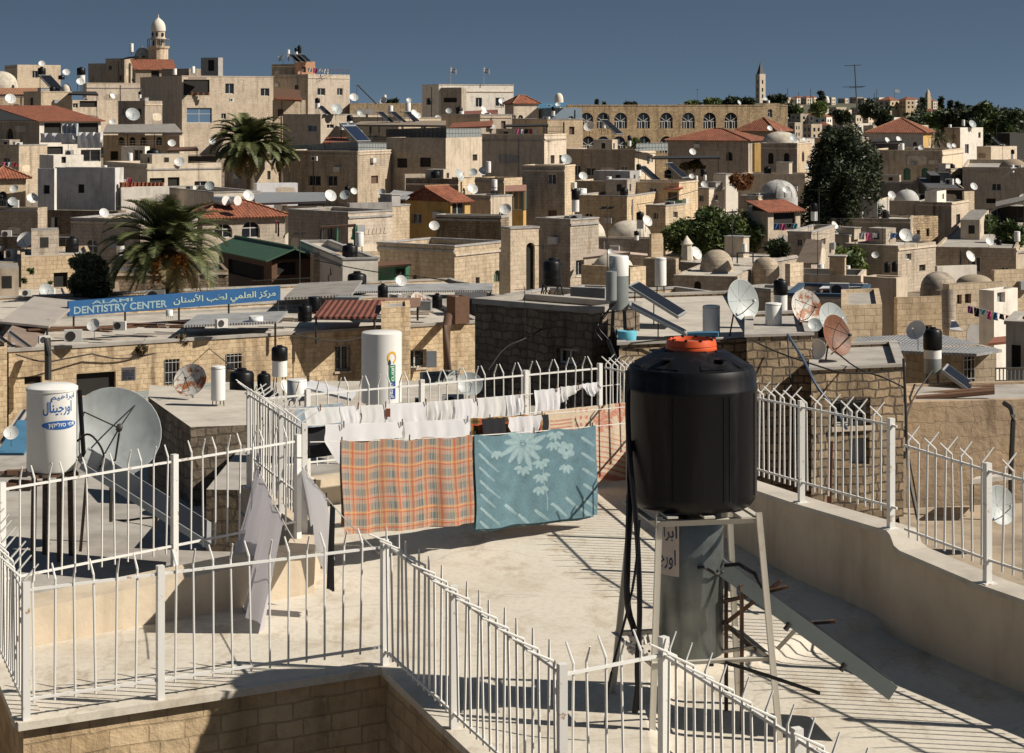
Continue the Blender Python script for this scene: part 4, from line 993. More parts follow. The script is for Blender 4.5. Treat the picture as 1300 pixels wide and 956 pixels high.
GD = 'satellite dishes on the roofs'
def D(px, py, w, d, rz, label, pr=None, tilt=None):
    s = M(w, d); o = inst(pr or DW, P(px, py, d), math.radians(rz), s, label, GD)
    if tilt: o.rotation_euler = (math.radians(tilt), 0, math.radians(rz))
    return o
def proto_barrel():
    t = T('water_tank', 'black tank', 'water tank'); mb = MB()
    mb.lathe([(0, 0), (.46, 0), (.5, .04), (.5, .30), (.507, .32), (.5, .34), (.5, .64), (.507, .66), (.5, .68), (.5, .96), (.44, 1.05), (.2, 1.12), (.0, 1.12)], (0, 0, 0), 28); mb.build('tank_shell', BLACKP, t)
    mb = MB(); mb.lathe([(.2, 1.11), (.2, 1.19), (.17, 1.21), (0, 1.21)], (0, 0, 0), 18); mb.build('lid', BLACKP, t); return t
BAR = proto_barrel(); GB = 'black water tanks on the roofs'
def K_(px, pyb, w, d, label, hk=1.): s = M(w, d); return inst(BAR, P(px, pyb, d), R.uniform(0, 6), (s, s, s*hk), label, GB)
def proto_boiler():
    t = T('hot_water_boiler', 'white boiler', 'water heater'); mb = MB()
    mb.lathe([(0, .0), (.47, .0), (.5, .03), (.5, 1.97), (.485, 2.0), (.3, 2.04), (0, 2.05)], (0, 0, 0), 28); mb.build('cylinder', BOILW, t)
    mb = MB(); mb.lathe([(.485, 1.86), (.508, 1.86), (.508, 1.9), (.485, 1.9)], (0, 0, 0), 28); mb.build('rim', GREYP, t)
    for a in range(4):
        q = Vector((.4*math.cos(a*PI/2+.7), .4*math.sin(a*PI/2+.7), 0)); mb = MB(); mb.tube([q, q*1.15-Vector((0, 0, .8))], .035, 5); mb.build('leg', IRON, t)
    return t
BOI = proto_boiler(); GW = 'white boilers on the roofs'
def W_(px, pyb, w, hpx, d, label): s = M(w, d); return inst(BOI, P(px, pyb, d), R.uniform(0, 6), (s, s, M(hpx, d)/2.05), label, GW)
def proto_stack(m2, band=False):
    t = T('solar_boiler', 'stacked boiler', 'water heater'); mb = MB()
    mb.lathe([(0, .0), (.47, .0), (.5, .03), (.5, 1.5), (0, 1.5)], (0, 0, 0), 28); mb.build('cylinder', m2, t)
    mb = MB(); mb.lathe([(0, 1.503), (.52, 1.503), (.54, 1.53), (.54, 2.6), (.45, 2.75), (.2, 2.82), (0, 2.82)], (0, 0, 0), 28); mb.build('black_tank', BLACKP, t)
    if band: mb = MB(); mb.lathe([(.503, .95), (.506, .95), (.506, 1.49), (.503, 1.49)], (0, 0, 0), 28); mb.build('white_band', BOILW, t)
    mb = MB(); mb.lathe([(.19, 2.80), (.19, 2.9), (0, 2.92)], (0, 0, 0), 16); mb.build('lid', BLACKP, t)
    for a in range(4):
        q = Vector((.42*math.cos(a*PI/2+.7), .42*math.sin(a*PI/2+.7), 0)); mb = MB(); mb.tube([q, q*1.2-Vector((0, 0, 1.6))], .035, 5); mb.build('leg', IRON, t)
    return t
STK1 = proto_stack(BOILW); STK2 = proto_stack(BOILG, True); GS = 'boilers with a black tank on top'
def S_(px, pyb, w, d, label, hk=1.): s = M(w, d); return inst(STK1, P(px, pyb, d), R.uniform(0, 6), (s, s, s*hk), label, GS)
def proto_panel(gl):
    t = T('solar_collector', 'panel', 'solar panel'); a = math.radians(38); mb = MB(); c, s = math.cos(a), math.sin(a)
    q = [Vector((-.5*c, -.32, .5*s)), Vector((.5*c, -.32, -.5*s)), Vector((.5*c, .32, -.5*s)), Vector((-.5*c, .32, .5*s))]
    up = Vector((0, 0, .34)); q = [p+up for p in q]; n = Vector((s, 0, c))
    mb.slab(q, .05); b = mb.build('casing', GREYP, t)
    m = MB(); ct = sum(q, Vector())/4; m.slab([ct+(p-ct)*.94+n*.004 for p in q], .003); m.build('glazing', gl, b)
    for y in (-.28, .28):
        m = MB(); m.tube([Vector((-.5*c+.03, y, .5*s+.31)), Vector((-.5*c+.03, y, 0))], .012, 4); m.build('support_leg', IRON, t)
    return t
PAN = proto_panel(PANEL); PANB = proto_panel(PVBLUE); GP = 'solar panels on the roofs'
def S2(px, pyb, w, d, rz, label, pr=None, wide=1.): s = M(w, d)/.8; return inst(pr or PAN, P(px, pyb, d), math.radians(rz-42 if d > 120 else rz), (s, s*wide, s), label, GP)
def proto_ac():
    t = T('air_conditioner', 'ac', 'air conditioner'); mb = MB(); mb.box((0, 0, .35), (1., .38, .7)); mb.build('housing', plain('ac_white', (.58, .57, .54), .6, .1), t)
    mb = MB(); mb.lathe([(.28, .0), (.28, .02), (.2, .012), (.0, .012)], (-.14, -.19, .35), 24, axis=Vector((0, -1, 0))); mb.build('fan_grille', IRON, t); return t
AC = proto_ac(); GA = 'air conditioner units'
def A_C(px, pyb, w, d, rz, label): s = M(w, d); return inst(AC, P(px, pyb, d), math.radians(rz), s, label, GA)
def proto_aerial():
    t = T('roof_aerial', 'aerial', 'aerial'); mb = MB(); mb.tube([(0, 0, 0), (0, 0, 3.2)], .025, 5); mb.build('mast', IRON, t)
    mb = MB(); mb.tube([(-.7, 0, 3.0), (.7, 0, 3.05)], .016, 4)
    for k in range(8): mb.tube([(-.65+k*.18, -.3, 3.0+.006*k), (-.65+k*.18, .3, 3.0+.006*k)], .01, 4)
    mb.build('elements', IRON, t); return t
AER = proto_aerial(); GE = 'thin aerials on the roofs'
def E_(px, pyb, hpx, d, rz, label): s = M(hpx, d)/3.2; return inst(AER, P(px, pyb, d), math.radians(rz), s, label, GE)
def roofrail(label, x0, y0, x1, y1, d0, d1, hpx, mat=IRON, n=14, sheet=None, name='roof_railing', cat='railing'):
    """iron railing along a roof edge between two photo points (its foot), optionally backed by sheeting"""
    a, b = P(x0, y0, d0), P(x1, y1, d1); t = T(name, label, cat, a); h = M(hpx, d0)
    for k in (.98, .5):
        m = MB(); m.tube([a+Vector((0, 0, h*k)), b+Vector((0, 0, h*k))], .03, 4); m.build('rail', mat, t)
    b0 = None
    for k in range(n+1):
        p = a.lerp(b, k/n)
        if b0 is None: m = MB(); m.tube([p, p+Vector((0, 0, h))], .022, 4); b0 = m.build('baluster', mat, t)
        else: o = b0.copy(); COL.objects.link(o); o.location = p-a
    if sheet:
        m = MB(); u = (b-a); u.z = 0; nn = Vector((u.y, -u.x, 0)).normalized()*-.05
        if nn.y < 0: nn = -nn
        m.slab([a+nn, b+nn, b+nn+Vector((0, 0, h*.96)), a+nn+Vector((0, 0, h*.96))], .02); m.build('sheeting', sheet, t)
    return t
def canopy(label, pts, th, mat, posts=(), name='canopy', cat='canopy', pm=None):
    """sheet roof through given world points, with posts"""
    q = [Vector(p) for p in pts]; t = T(name, label, cat, q[0]); m = MB()
    n = (q[1]-q[0]).cross(q[2]-q[1])
    if n.z < 0: q = list(reversed(q))
    m.slab(q, th); m.build('roof_sheet', mat, t)
    for p, h in posts:
        m = MB(); p = Vector(p); m.tube([p-Vector((0, 0, th+.01)), p-Vector((0, 0, h))], .05, 5); m.build('post', pm or IRON, t)
    return t
def washing(label, x0, y0, x1, y1, d, cols, h, rope_=True):
    """a small line of clothes far off: one thing per garment, one for the rope"""
    a, b = P(x0, y0, d), P(x1, y1, d); n = len(cols); out = []
    for i, (c, nm) in enumerate(cols):
        p = a.lerp(b, (i+.1)/n); q = a.lerp(b, (i+.85)/n); hh = M(h, d)*(1+.3*math.sin(i*2.3)); m = MB(); vs = []
        for j in range(4):
            for k in range(7): u = k/6; vs.append(p.lerp(q, u)+Vector((0, .06*math.sin(u*9+i+j), -hh*j/3)))
        m.shared(vs, [(j*7+k, j*7+k+1, (j+1)*7+k+1, (j+1)*7+k) for j in range(3) for k in range(6)])
        tag(m.build('garment', plain('cloth_'+c, CC[c], .95, .1)), nm, 'laundry')
    if rope_: m = MB(); m.tube([a+Vector((0, 0, .01)), b+Vector((0, 0, .01))], .012, 4); tag(m.build('clothesline', ROPE), label, 'clothesline')
CC = dict(white=(.65, .65, .66), pink=(.55, .10, .25), blue=(.06, .12, .30), red=(.42, .03, .04), black=(.02, .02, .025), purple=(.16, .04, .18), grey=(.25, .25, .27), teal=(.08, .28, .34), orange=(.5, .2, .1))
# ------------------------------------------------------------------ plants
def leafcloud(mb, blobs, n, size, mi=0, sd=1, el=1.6, shell=.55):
    rr = random.Random(sd); tot = sum(b[3]**2*b[2] if False else b[1]**2 for b in blobs)
    for c, r, sq in blobs:
        k = int(n*r*r/tot)
        for _ in range(k):
            v = Vector((rr.gauss(0, 1), rr.gauss(0, 1), rr.gauss(0, 1))).normalized()*r*(shell+(1.08-shell)*rr.random()**.6)
            v.z *= sq; p = c+v; s = size*rr.uniform(.6, 1.3)
            a = Vector((rr.gauss(0, 1), rr.gauss(0, 1), rr.gauss(0, .7))).normalized(); b = a.cross(Vector((rr.gauss(0, 1), rr.gauss(0, 1), rr.gauss(0, 1)))).normalized()
            mb.v += [p+a*s*el, p+b*s*.5, p-a*s*el, p-b*s*.5]; i = len(mb.v)-4; mb.f.append((i, i+1, i+2, i+3)); mb.uv += [(0, 0)]*4; mb.mi.append(mi); mb.sm.append(False)
def tree(label, px, pyb, pyt, w, d, mat, n=5000, size=.2, blobs=10, sq=.9, sd=1, name='tree', trunk=.22, shape='round', cat='tree', el=1.6):
    rr = random.Random(sd); base = P(px, pyb, d); H = M(pyb-pyt, d); Wd = M(w, d); t = T(name, label, cat, base); bl = []; m = MB()
    m.tube([base, base+Vector((.1, 0, H*.4)), base+Vector((0, .1, H*.75))], [Wd*.05, Wd*.038, Wd*.015], 8)
    for k in range(blobs):
        if shape == 'cone':
            v = (k+.5)/blobs; rad = Wd*.46*(.6+1.3*v if v < .3 else 1. if v < .55 else 1-max(0, v-.68)*1.9); a = rr.uniform(0, 6.28); q = .25+.72*rr.random()**.6; c = base+Vector((math.cos(a)*rad*q, math.sin(a)*rad*q, H*(.06+.86*v)+rr.uniform(-.03, .03)*H)); r_ = Wd*rr.uniform(.075, .15)*(.7 if v > .85 else 1)
        elif shape == 'wide':
            a = rr.uniform(0, 6.28); q = rr.random()**.5; c = base+Vector((math.cos(a)*Wd*.40*q, math.sin(a)*Wd*.25*q, H*(trunk+(1-trunk)*rr.uniform(.15, .78)*(1-.35*q)))); r_ = Wd*rr.uniform(.055, .115)
        else:
            a = rr.uniform(0, 6.28); q = rr.random()**.5; c = base+Vector((math.cos(a)*Wd*.36*q, math.sin(a)*Wd*.34*q, H*(trunk+(1-trunk)*rr.uniform(.18, .82)))); r_ = Wd*rr.uniform(.15, .24)
        bl.append((c, r_, sq)); m.tube([base+Vector((0, 0, H*min(.7, .2+.05*k))), c], [Wd*.02, Wd*.006], 5)
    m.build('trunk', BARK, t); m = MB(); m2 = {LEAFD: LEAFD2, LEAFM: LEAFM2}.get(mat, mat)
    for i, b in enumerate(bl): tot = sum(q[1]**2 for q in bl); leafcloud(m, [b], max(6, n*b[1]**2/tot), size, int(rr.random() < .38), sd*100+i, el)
    m.build('crown', [mat, m2], t); return t
def palm(label, px, pyb, pyc, w, d, n=44, sd=1, dry=14, fruit=False, hang_=1.0, up=1.0, lw=.014):
    rr = random.Random(sd); c = P(px, pyc, d); base = P(px, pyb, d); base.x += .2; Lf = M(w, d)*.5; t = T('palm_tree', label, 'palm tree', base); m = MB()
    hh = (c-base).length; k = 14
    m.tube([base.lerp(c, i/k)+Vector((.12*math.sin(i*.3), 0, 0)) for i in range(k+1)], [Lf*(.085+.014*(i % 2)) for i in range(k+1)], 10); m.build('trunk', BARK, t)
    def frond(m, az, el0, L, drop, seg=12):
        p = c.copy(); e = el0; pts = [p.copy()]
        for i in range(seg):
            p = p+Vector((math.cos(az)*math.cos(e), math.sin(az)*math.cos(e), math.sin(e)))*L/seg; e -= drop/seg*(.4+1.2*i/seg); pts.append(p.copy())
        m.tube(pts, [L*.012*(1-.8*i/seg) for i in range(seg+1)], 4)
        for i in range(2, seg*3):
            f = i/(seg*3); q = f*seg; j = min(int(q), seg-1); o = pts[j].lerp(pts[j+1], q-j); tg = (pts[j+1]-pts[j]).normalized()
            sd_ = tg.cross(Vector((0, 0, 1))).normalized(); upv = sd_.cross(tg)
            ll = L*.20*math.sin(PI*min(1, .12+.86*f))**.7
            for sg in (-1, 1):
                e_ = o+(sd_*sg*.80+tg*.62+upv*.32+Vector((0, 0, -.12)))*ll*rr.uniform(.85, 1.1); wv = tg*L*lw
                m.poly([o-wv, o+wv, e_+wv*.2, e_-wv*.2])
    m = MB()
    for k in range(n): frond(m, rr.uniform(0, 6.28), (1.38-1.5*(k/n)**1.0)*up, Lf*rr.uniform(.88, 1.12), rr.uniform(.9, 1.7)*hang_)
    m.build('crown', LEAFP, t); m = MB()
    for k in range(dry): frond(m, rr.uniform(0, 6.28), rr.uniform(-.95, -.1), Lf*rr.uniform(.6, .9), rr.uniform(.6, 1.2))
    m.build('dry_fronds', LEAFPD, t)
    if fruit:
        fm = plain('dates_orange', (.42, .16, .02), .7, .3, 8.)
        for a in range(7):
            m = MB(); az = a*.9-2.8; o = c+Vector((math.cos(az)*Lf*.16, math.sin(az)*Lf*.16, -Lf*.10))
            for _ in range(70):
                q = o+Vector((rr.gauss(0, .07), rr.gauss(0, .07), -abs(rr.gauss(0, .16))))*Lf; m.box(q, (.05*Lf*.6,)*3, rr.random())
            tag(m.build('date_bunch', fm, t), None, None, None, 'stuff')
    return t
# ================================================================== NEIGHBOURING ROOFS (20-110 m)
# --- left: lower roof beyond the railing with white tank and large dish
def slabroof(label, pts, z, zb, mat, wm, name='low_building', par=0., cat='building'):
    t = T(name, label, cat, (*pts[0], zb)); m = MB(); n = len(pts)
    for i in range(n): a, b = pts[i], pts[(i+1) % n]; m.poly([(*a, zb), (*b, zb), (*b, z), (*a, z)])
    m.build('wall', wm, t); m = MB()
    if par:
        c = [sum(p[0] for p in pts)/n, sum(p[1] for p in pts)/n]; ins = [(p[0]+(c[0]-p[0])*.035, p[1]+(c[1]-p[1])*.035) for p in pts]
        for i in range(n):
            j = (i+1) % n; m.poly([(*pts[i], z), (*pts[j], z), (*ins[j], z), (*ins[i], z)]); m.poly([(*ins[i], z-par), (*ins[j], z-par), (*ins[j], z), (*ins[i], z)])
        m.poly([(*p, z-par) for p in ins])
    else: m.poly([(*p, z) for p in pts])
    m.build('roof', mat, t); return t
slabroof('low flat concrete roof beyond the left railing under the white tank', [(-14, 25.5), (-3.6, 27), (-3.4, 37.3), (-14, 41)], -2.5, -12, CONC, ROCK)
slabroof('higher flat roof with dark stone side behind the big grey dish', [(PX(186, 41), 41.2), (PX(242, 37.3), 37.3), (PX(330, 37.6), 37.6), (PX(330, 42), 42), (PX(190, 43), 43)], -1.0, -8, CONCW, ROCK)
wt = T('water_tank', 'white cylindrical tank with blue Arabic lettering at the left edge of the picture', 'water tank', P(68, 596, 33)); c = P(66, 596, 33); rr_ = M(63, 33)/2; hh = M(105, 33)
m = MB(); m.lathe([(0, 0), (rr_-.02, 0), (rr_, .03), (rr_, hh-.06), (rr_+.012, hh-.05), (rr_+.012, hh), (rr_-.05, hh+.035), (0, hh+.06)], c, 56); tb = m.build('tank_shell', BOILW, wt)
for k in range(4):
    q = Vector((rr_*.75*math.cos(k*PI/2+.6), rr_*.75*math.sin(k*PI/2+.6), 0)); m = MB(); m.tube([c+q, c+q*1.1-Vector((0, 0, 1.9))], .05, 5); m.build('leg', RUSTIRON, wt)
m = MB(); m.box(c+Vector((0, 0, -.04)), (rr_*1.8, rr_*1.8, .06), .4); m.build('stand_frame', RUSTIRON, wt)
zz = lambda py: PZ(py, 33)
m = MB(); cc = (c.x, c.y)
text_on(m, arabic('ابراهيم'), on_cyl(cc, rr_+.004, -.04, 1.02, zz(506), zz(498)+.02), bold=.012)
text_on(m, arabic('اورجينال'), on_cyl(cc, rr_+.004, -.36, .86, zz(522)-.02, zz(507)+.02), bold=.015); m.build('lettering', INKB, tb)
fn = on_cyl(cc, rr_+.003, -.42, 1.12, zz(541), zz(530)); m = MB()
vs = [fn(i/32, .5+sg_*.5*math.sqrt(max(0, 1-(2*i/32-1)**2))) for i in range(33) for sg_ in (-1, 1)]; m.shared(vs, [(2*i, 2*i+2, 2*i+3, 2*i+1) for i in range(32)]); m.build('emblem', INKB, tb)
m = MB(); text_on(m, 'ןוקילוס ימד', on_cyl(cc, rr_+.008, -.14, .98, zz(539), zz(532)), bold=.012); m.build('emblem_lettering', INKW, tb)
D(143, 553, 118, 34, 20, 'very large grey dish beside the white lettered tank', DBIG)
pt = T('solar_collector', 'long narrow solar panel running down right below the large grey dish', 'solar panel', P(120, 600, 32)); collector(pt, P(104, 588, 32), P(268, 690, 31), 1.6, 1.72, .10)
for a, b in ((110, 606), (200, 650)): m = MB(); m.tube([P(a, b, 32), P(a-8, 700, 32)], .03, 4); m.build('support_leg', RUSTIRON, pt)
cable('loop of black cable hanging in front of the large grey dish', [P(98, 560, 32.5), P(112, 548, 32.4), P(128, 565, 32.4), P(134, 585, 32.4), P(120, 600, 32.4)], .018, name='cable', cat='cable')
cable('black pole standing left of the large grey dish', [P(101, 495, 33), P(103, 530, 33), P(107, 590, 33)], .04, name='pole', cat='pole')
cable('sagging cable lying on the low left roof', [P(60, 640, 38), P(140, 664, 36), P(200, 655, 35.6), P(300, 660, 34)], .02, name='cable', cat='cable')
D(243, 484, 43, 41, -12, 'rusty grey dish on the flat roof behind the corrugated awning', DRU)
W_(277, 508, 18, 44, 40, 'white boiler on thin legs right of the rusty dish')
D(14, 550, 18, 36, 10, 'small white dish low at the left edge')
for q, (x0, y0, x1, y1, d, cm, lb) in enumerate(((0, 525, 34, 560, 37, METALG, 'grey sheet roof scrap at the left edge by the small dish'), (-5, 560, 30, 575, 36, BLUE_T, 'blue plastic sheet folded at the left edge'))):
    a, b = P(x0, y1, d), P(x1, y1, d); canopy(lb, [a, b, b+Vector((0, 1.6, .35)), a+Vector((0, 1.6, .35))], .05, cm, name='sheet', cat='sheet')
rr2 = random.Random(5)
for k in range(7):
    m = MB(); p = P(rr2.uniform(2, 34), rr2.uniform(596, 622), 35); m.box(p, (M(rr2.uniform(25, 45), 35), .12, .08), rr2.uniform(-.3, .3)); tag(m.build('plank', WOODG if k % 2 else WOOD), None, None)
    bpy.context.view_layer.update(); o = COL.objects[-1]; tag(o, 'loose %s plank in the pile below the left white tank' % ('brown' if k % 2 == 0 else 'grey'), 'plank', 'loose planks on the left roof')
# --- the lit stone terrace row across the left (d=80)
wins = [('R', 31, 478, 53, 488, 'x'), ('R', 97, 473, 147, 502, 'x'), ('R', 209, 456, 228, 489, 'Gs'), ('R', 287, 449, 307, 471, 'G'), ('R', 426, 439, 444, 471, 'gs'), ('R', 515, 444, 541, 467, 'gs')]
row = house('long sunlit stone house row with barred windows below the blue sign', None, 11, 612, 447, 520, 80, 60, OLD, wins, par=.1, roof=CONCW, cop=(CONC, .12), dL=14)
# slight rise of its roofline to the right
h_ = house('low stone bay at the left end of the sunlit row', None, -8, 9, 441, 520, 79, 62, OLD, par=.2, roof=CONC, dL=8)
for a, b in ((541, 555),): m = MB(); p = P(548, 456, 88); m.box(p, (M(14, 80), .05, M(23, 80)), .1); tag(m.build('shutter', SHUT, row['t']), None, None)
for x, lb in ((484, 'square stone chimney block on the sunlit row above the white boiler'),):
    house(lb, None, x, 521, 391, 440, 87, 62, OLD, par=.1, dL=3, name='chimney_block', cat='chimney')
m = MB(); m.tube([P(569, 402, 90), P(567, 415, 89), P(568, 470, 88.5)], .2, 10); tag(m.build('drain_pipe', plain('rust_brown', (.10, .055, .035), .5, .3)), 'thick brown drain pipe on the sunlit wall right of the shuttered window', 'pipe')
m = MB(); m.tube([P(60, 430, 80), P(61, 452, 79.7), P(61, 482, 79.7)], .14, 8); tag(m.build('drain_pipe', IRON), 'thick black pipe up the sunlit wall above the white lettered tank', 'pipe')
def sign(label, x0, y0, x1, y1, h, d0, d1, mat, name='sign', rows=(), th=.12):
    a, b = P(x0, y0, d0), P(x1, y1, d1); t = T(name, label, 'sign', a); hh_ = M(h, d0); up = Vector((0, 0, 1))*hh_
    u = b-a; n = Vector((u.y, -u.x, 0)).normalized(); n = n if n.y < 0 else -n; m = MB(); q = [a, b, b+up, a+up]
    if (q[1]-q[0]).cross(q[2]-q[1]).dot(n) < 0: q = list(reversed(q))
    m.slab(q, th); bd = m.build('board', mat, t)
    for body, u0, u1, v0, v1, ink, bold in rows:
        m = MB(); text_on(m, body, lambda s, v: a+u*(u0+(u1-u0)*s)+up*(v0+(v1-v0)*v)+n*.02, bold=bold); m.build('lettering', ink, bd)
    return t
LT = plain('sign_letters', (.22, .33, .38), .6, .2, 3.); LT2 = plain('sign_letters_green', (.33, .42, .36), .6, .2, 3.)
sg = sign('long blue board lettered DENTISTRY CENTER on the roofs below the palm', 87, 402, 356, 381, 19.5, 88, 95, SIGNB, rows=[('DENTISTRY CENTER', .022, .445, .12, .62, LT, .03), ('ALAMI', .10, .285, .70, .93, LT, .02),
    (arabic('مركز العلمي لطب الأسنان').replace(arabic('لأ'), chr(0xfef7)), .475, .975, .1, .85, LT2, .02)])
for s_ in (.02, .25, .5, .74, .985): a = P(87, 402, 88).lerp(P(356, 381, 95), s_)+Vector((0, .1, 0)); m = MB(); m.tube([a+Vector((0, 0, .3)), a-Vector((0, 0, 1.2))], .05, 5); m.build('post', IRON, sg)
m = None
sign('small square dark sign board sticking out of the sunlit wall', 154, 484, 172, 483, 17, 78, 78, plain('sign_grey', (.25, .22, .21), .7, .2), rows=[('==== ==', .1, .9, .62, .8, INK, .02), ('=====', .1, .9, .35, .55, INK, .02), ('== ===', .1, .9, .12, .28, INK, .02)])
sign('long narrow white sign with small Arabic lettering behind the back railing', 537, 487, 584, 484, 14, 52, 53, plain('sign_pale', (.42, .43, .40), .7, .2), rows=[(arabic('مركز العلمي لطب'), .05, .95, .55, .9, INK, .03), (arabic('اورجينال ابراهيم'), .2, .8, .12, .42, INK, .0)])
# striped awning before the row
canopy('green and white corrugated awning over the flat roof behind the large dish', [P(168, 506, 74), P(287, 492, 74), P(280, 484, 78), P(165, 498, 78)], .08, corrugated('awning_stripes', (.42, .45, .40), 1.2, .6, 0.), [(P(170, 505, 74.3), 2.6), (P(284, 492, 74.3), 2.6)])
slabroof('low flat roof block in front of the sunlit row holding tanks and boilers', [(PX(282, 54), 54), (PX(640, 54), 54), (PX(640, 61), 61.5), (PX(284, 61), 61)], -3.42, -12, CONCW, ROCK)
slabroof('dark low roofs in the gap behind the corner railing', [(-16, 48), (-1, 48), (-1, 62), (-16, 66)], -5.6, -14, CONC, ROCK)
for x, y, w_, hk, lb in ((307, 503, 31, .95, 'big black tank left of the grey drum behind the corner railing'), (335, 502, 17, 1.5, 'slim dark tank beside the black and white boiler'), (344, 520, 20, 1.0, 'small black tank low behind the spikes of the corner railing')): K_(x, y, w_, 58, lb, hk)
S_(355, 478, 19, 57, 'slender black and white boiler against the sunlit wall', .72)
W_(377, 508, 25, 27, 50, 'short white boiler behind the corner post of the railing')
canopy('white tilted panel sheet leaning behind the back railing', [P(388, 492, 50), P(446, 506, 48), P(452, 498, 50), P(394, 482, 53)], .06, PLASTIC_W, name='sheet', cat='sheet')
D(362, 492, 20, 53, 60, 'small white dish tucked beside the short white boiler')
# white boiler with the coloured label
wb = T('hot_water_boiler', 'tall white boiler with a green and blue vertical label behind the washing', 'water heater', P(486, 512, 36)); c = P(484.5, 511, 36); r_ = M(51, 36)/2; hh = M(90, 36)
m = MB(); m.lathe([(0, 0), (r_-.02, 0), (r_, .02), (r_, hh-.015), (r_-.02, hh), (0, hh+.01)], c, 56); tb = m.build('cylinder', BOILW, wb); cc = (c.x, c.y); z_ = lambda py: PZ(py, 36)
fn = on_cyl(cc, r_+.004, 0.34, .70, 0, 1)
def patch(z0, z1, mat, a0=.36, a1=.74):
    f = on_cyl(cc, r_+.004, a0, a1, z_(z1), z_(z0)); m = MB(); m.shared([f(i/6, j) for j in (0, 1) for i in range(7)], [(i, i+1, i+8, i+7) for i in range(6)]); m.build('label', mat, tb)
LG = plain('label_green', (.01, .17, .08), .5, .05); LB_ = plain('label_blue', (.015, .05, .22), .5, .05); LY = plain('label_yellow', (.68, .38, .02), .5, .05)
patch(460.5, 482, LG); patch(482, 503.5, LB_)
def vert(body, z0, z1, a0=.44, a1=.66):
    f = on_cyl(cc, r_+.008, a0, a1, z_(z1), z_(z0)); m = MB(); text_on(m, body, lambda u, v: f(v, 1-u), bold=.02); m.build('lettering', INKW, tb)
vert('ןגמורכ', 461.5, 481); vert(arabic('كروماجن') if False else arabic('كرومابن'), 483, 502.5)
f = on_cyl(cc, r_+.005, .28, .80, z_(459.5), z_(443.5)); m = MB(); vs = []
for i in range(29):
    a = PI*1.32-2*PI*.86*i/28
    for q in (.34, .5): vs.append(f(.5+q*math.cos(a), .5+q*math.sin(a)))
m.shared(vs, [(2*i, 2*i+1, 2*i+3, 2*i+2) for i in range(28)]); m.build('ring_emblem', LY, tb)
f = on_cyl(cc, r_+.007, .30, .50, z_(460.5), z_(453)); m = MB(); vs = [f(.5+.5*math.sin(2*PI*i/20)*(.5-.5*math.cos(2*PI*i/20))**.6, .5+.5*math.cos(2*PI*i/20)) for i in range(20)]; m.shared(vs, [tuple(range(20))]); m.build('drop_emblem', INK, tb)
for k in range(4): q = Vector((r_*.8*math.cos(k*PI/2+.6), r_*.8*math.sin(k*PI/2+.6), 0)); m = MB(); m.tube([c+q, c+q*1.1-Vector((0, 0, 1.4))], .035, 5); m.build('leg', RUSTIRON, wb)
slabroof('small flat roof behind the washing carrying the labelled white boiler', [(-5.2, 33.5), (.5, 33), (.8, 43), (-5.2, 43)], -1.45, -9, CONC, ROCK)
A_C(575, 520, 27, 46, 5, 'grey air conditioner box behind the back railing'); A_C(534, 514, 14, 46, -8, 'slim grey box unit left of the larger air conditioner')
D(596, 489, 32, 46, 10, 'grey barrel shaped dish at the end of the narrow white sign', DGR)
# --- dark rough building with the flat roof in the centre
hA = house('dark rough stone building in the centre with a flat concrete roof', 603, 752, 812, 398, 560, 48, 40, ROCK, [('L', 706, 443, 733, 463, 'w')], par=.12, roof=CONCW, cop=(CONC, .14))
hB = house('rough sunlit stone building behind the black tank with a cluttered flat roof', None, 786, 967, 438, 640, 46, 72, RUBN, par=.06, roof=CONCW, cop=(CONC, .07), dL=12, pt=.12)
house('plain cement box on the flat roof beside the black stand tank', 724, 768, 782, 366, 407, 52.5, 25, PL_G, par=.1, roof=CONC, name='roof_box', cat='roof box', drop=.4)
tk = K_(701, 362, 23, 52, 'black tank on a tall spindly stand on the dark building', 1.25)
st_ = T('tank_stand', 'tall spindly iron stand under the black roof tank', 'stand', P(701, 404, 52)); ct = P(701, 362, 52); ct.y += .25
for k in range(4):
    a = k*PI/2+.5; q = Vector((.27*math.cos(a), .27*math.sin(a), -.01)); m = MB(); m.tube([ct+q, ct+q*1.75-Vector((0, 0, M(40, 52)))], .022, 5); m.build('leg', IRON, st_)
    b = (k+1)*PI/2+.5; q2 = Vector((.27*math.cos(b), .27*math.sin(b), 0)); m = MB(); m.tube([ct+q, ct+q2*1.65-Vector((0, 0, M(34, 52)))], .012, 4); m.build('brace', IRON, st_)
    m = MB(); m.tube([ct+q, ct+q2], .022, 4); m.build('top_bar', IRON, st_)
# twin boilers
tw = T('hot_water_boiler', 'tall grey boiler with a white drum on top in the middle of the flat roof', 'water heater', P(786, 430, 48)); c = P(785.5, 393, 48); r_ = M(25, 48)/2; h1 = M(43, 48); h2 = M(24, 48)
m = MB(); m.lathe([(0, 0), (r_, 0), (r_, h1), (0, h1)], c, 32); m.build('cylinder', BOILG, tw)
m = MB(); m.lathe([(0, h1+.004), (r_*1.0, h1+.004), (r_*1.0, h1+h2), (r_*.9, h1+h2+.03), (0, h1+h2+.05)], c, 32); m.build('upper_drum', BOILW, tw)
c2 = P(776, 381, 47.6); m = MB(); m.lathe([(0, 0), (r_*.56, 0), (r_*.56, M(36, 48)), (0, M(37, 48))], c2, 24); m.build('side_drum', BOILG, tw)
f = on_cyl((c.x, c.y), r_+.004, -1.3, -.25, c.z+h1*.45, c.z+h1*.92); m = MB(); m.shared([f(i/6, j) for j in (0, 1) for i in range(7)], [(i, i+1, i+8, i+7) for i in range(6)]); m.build('label', STK, tw)
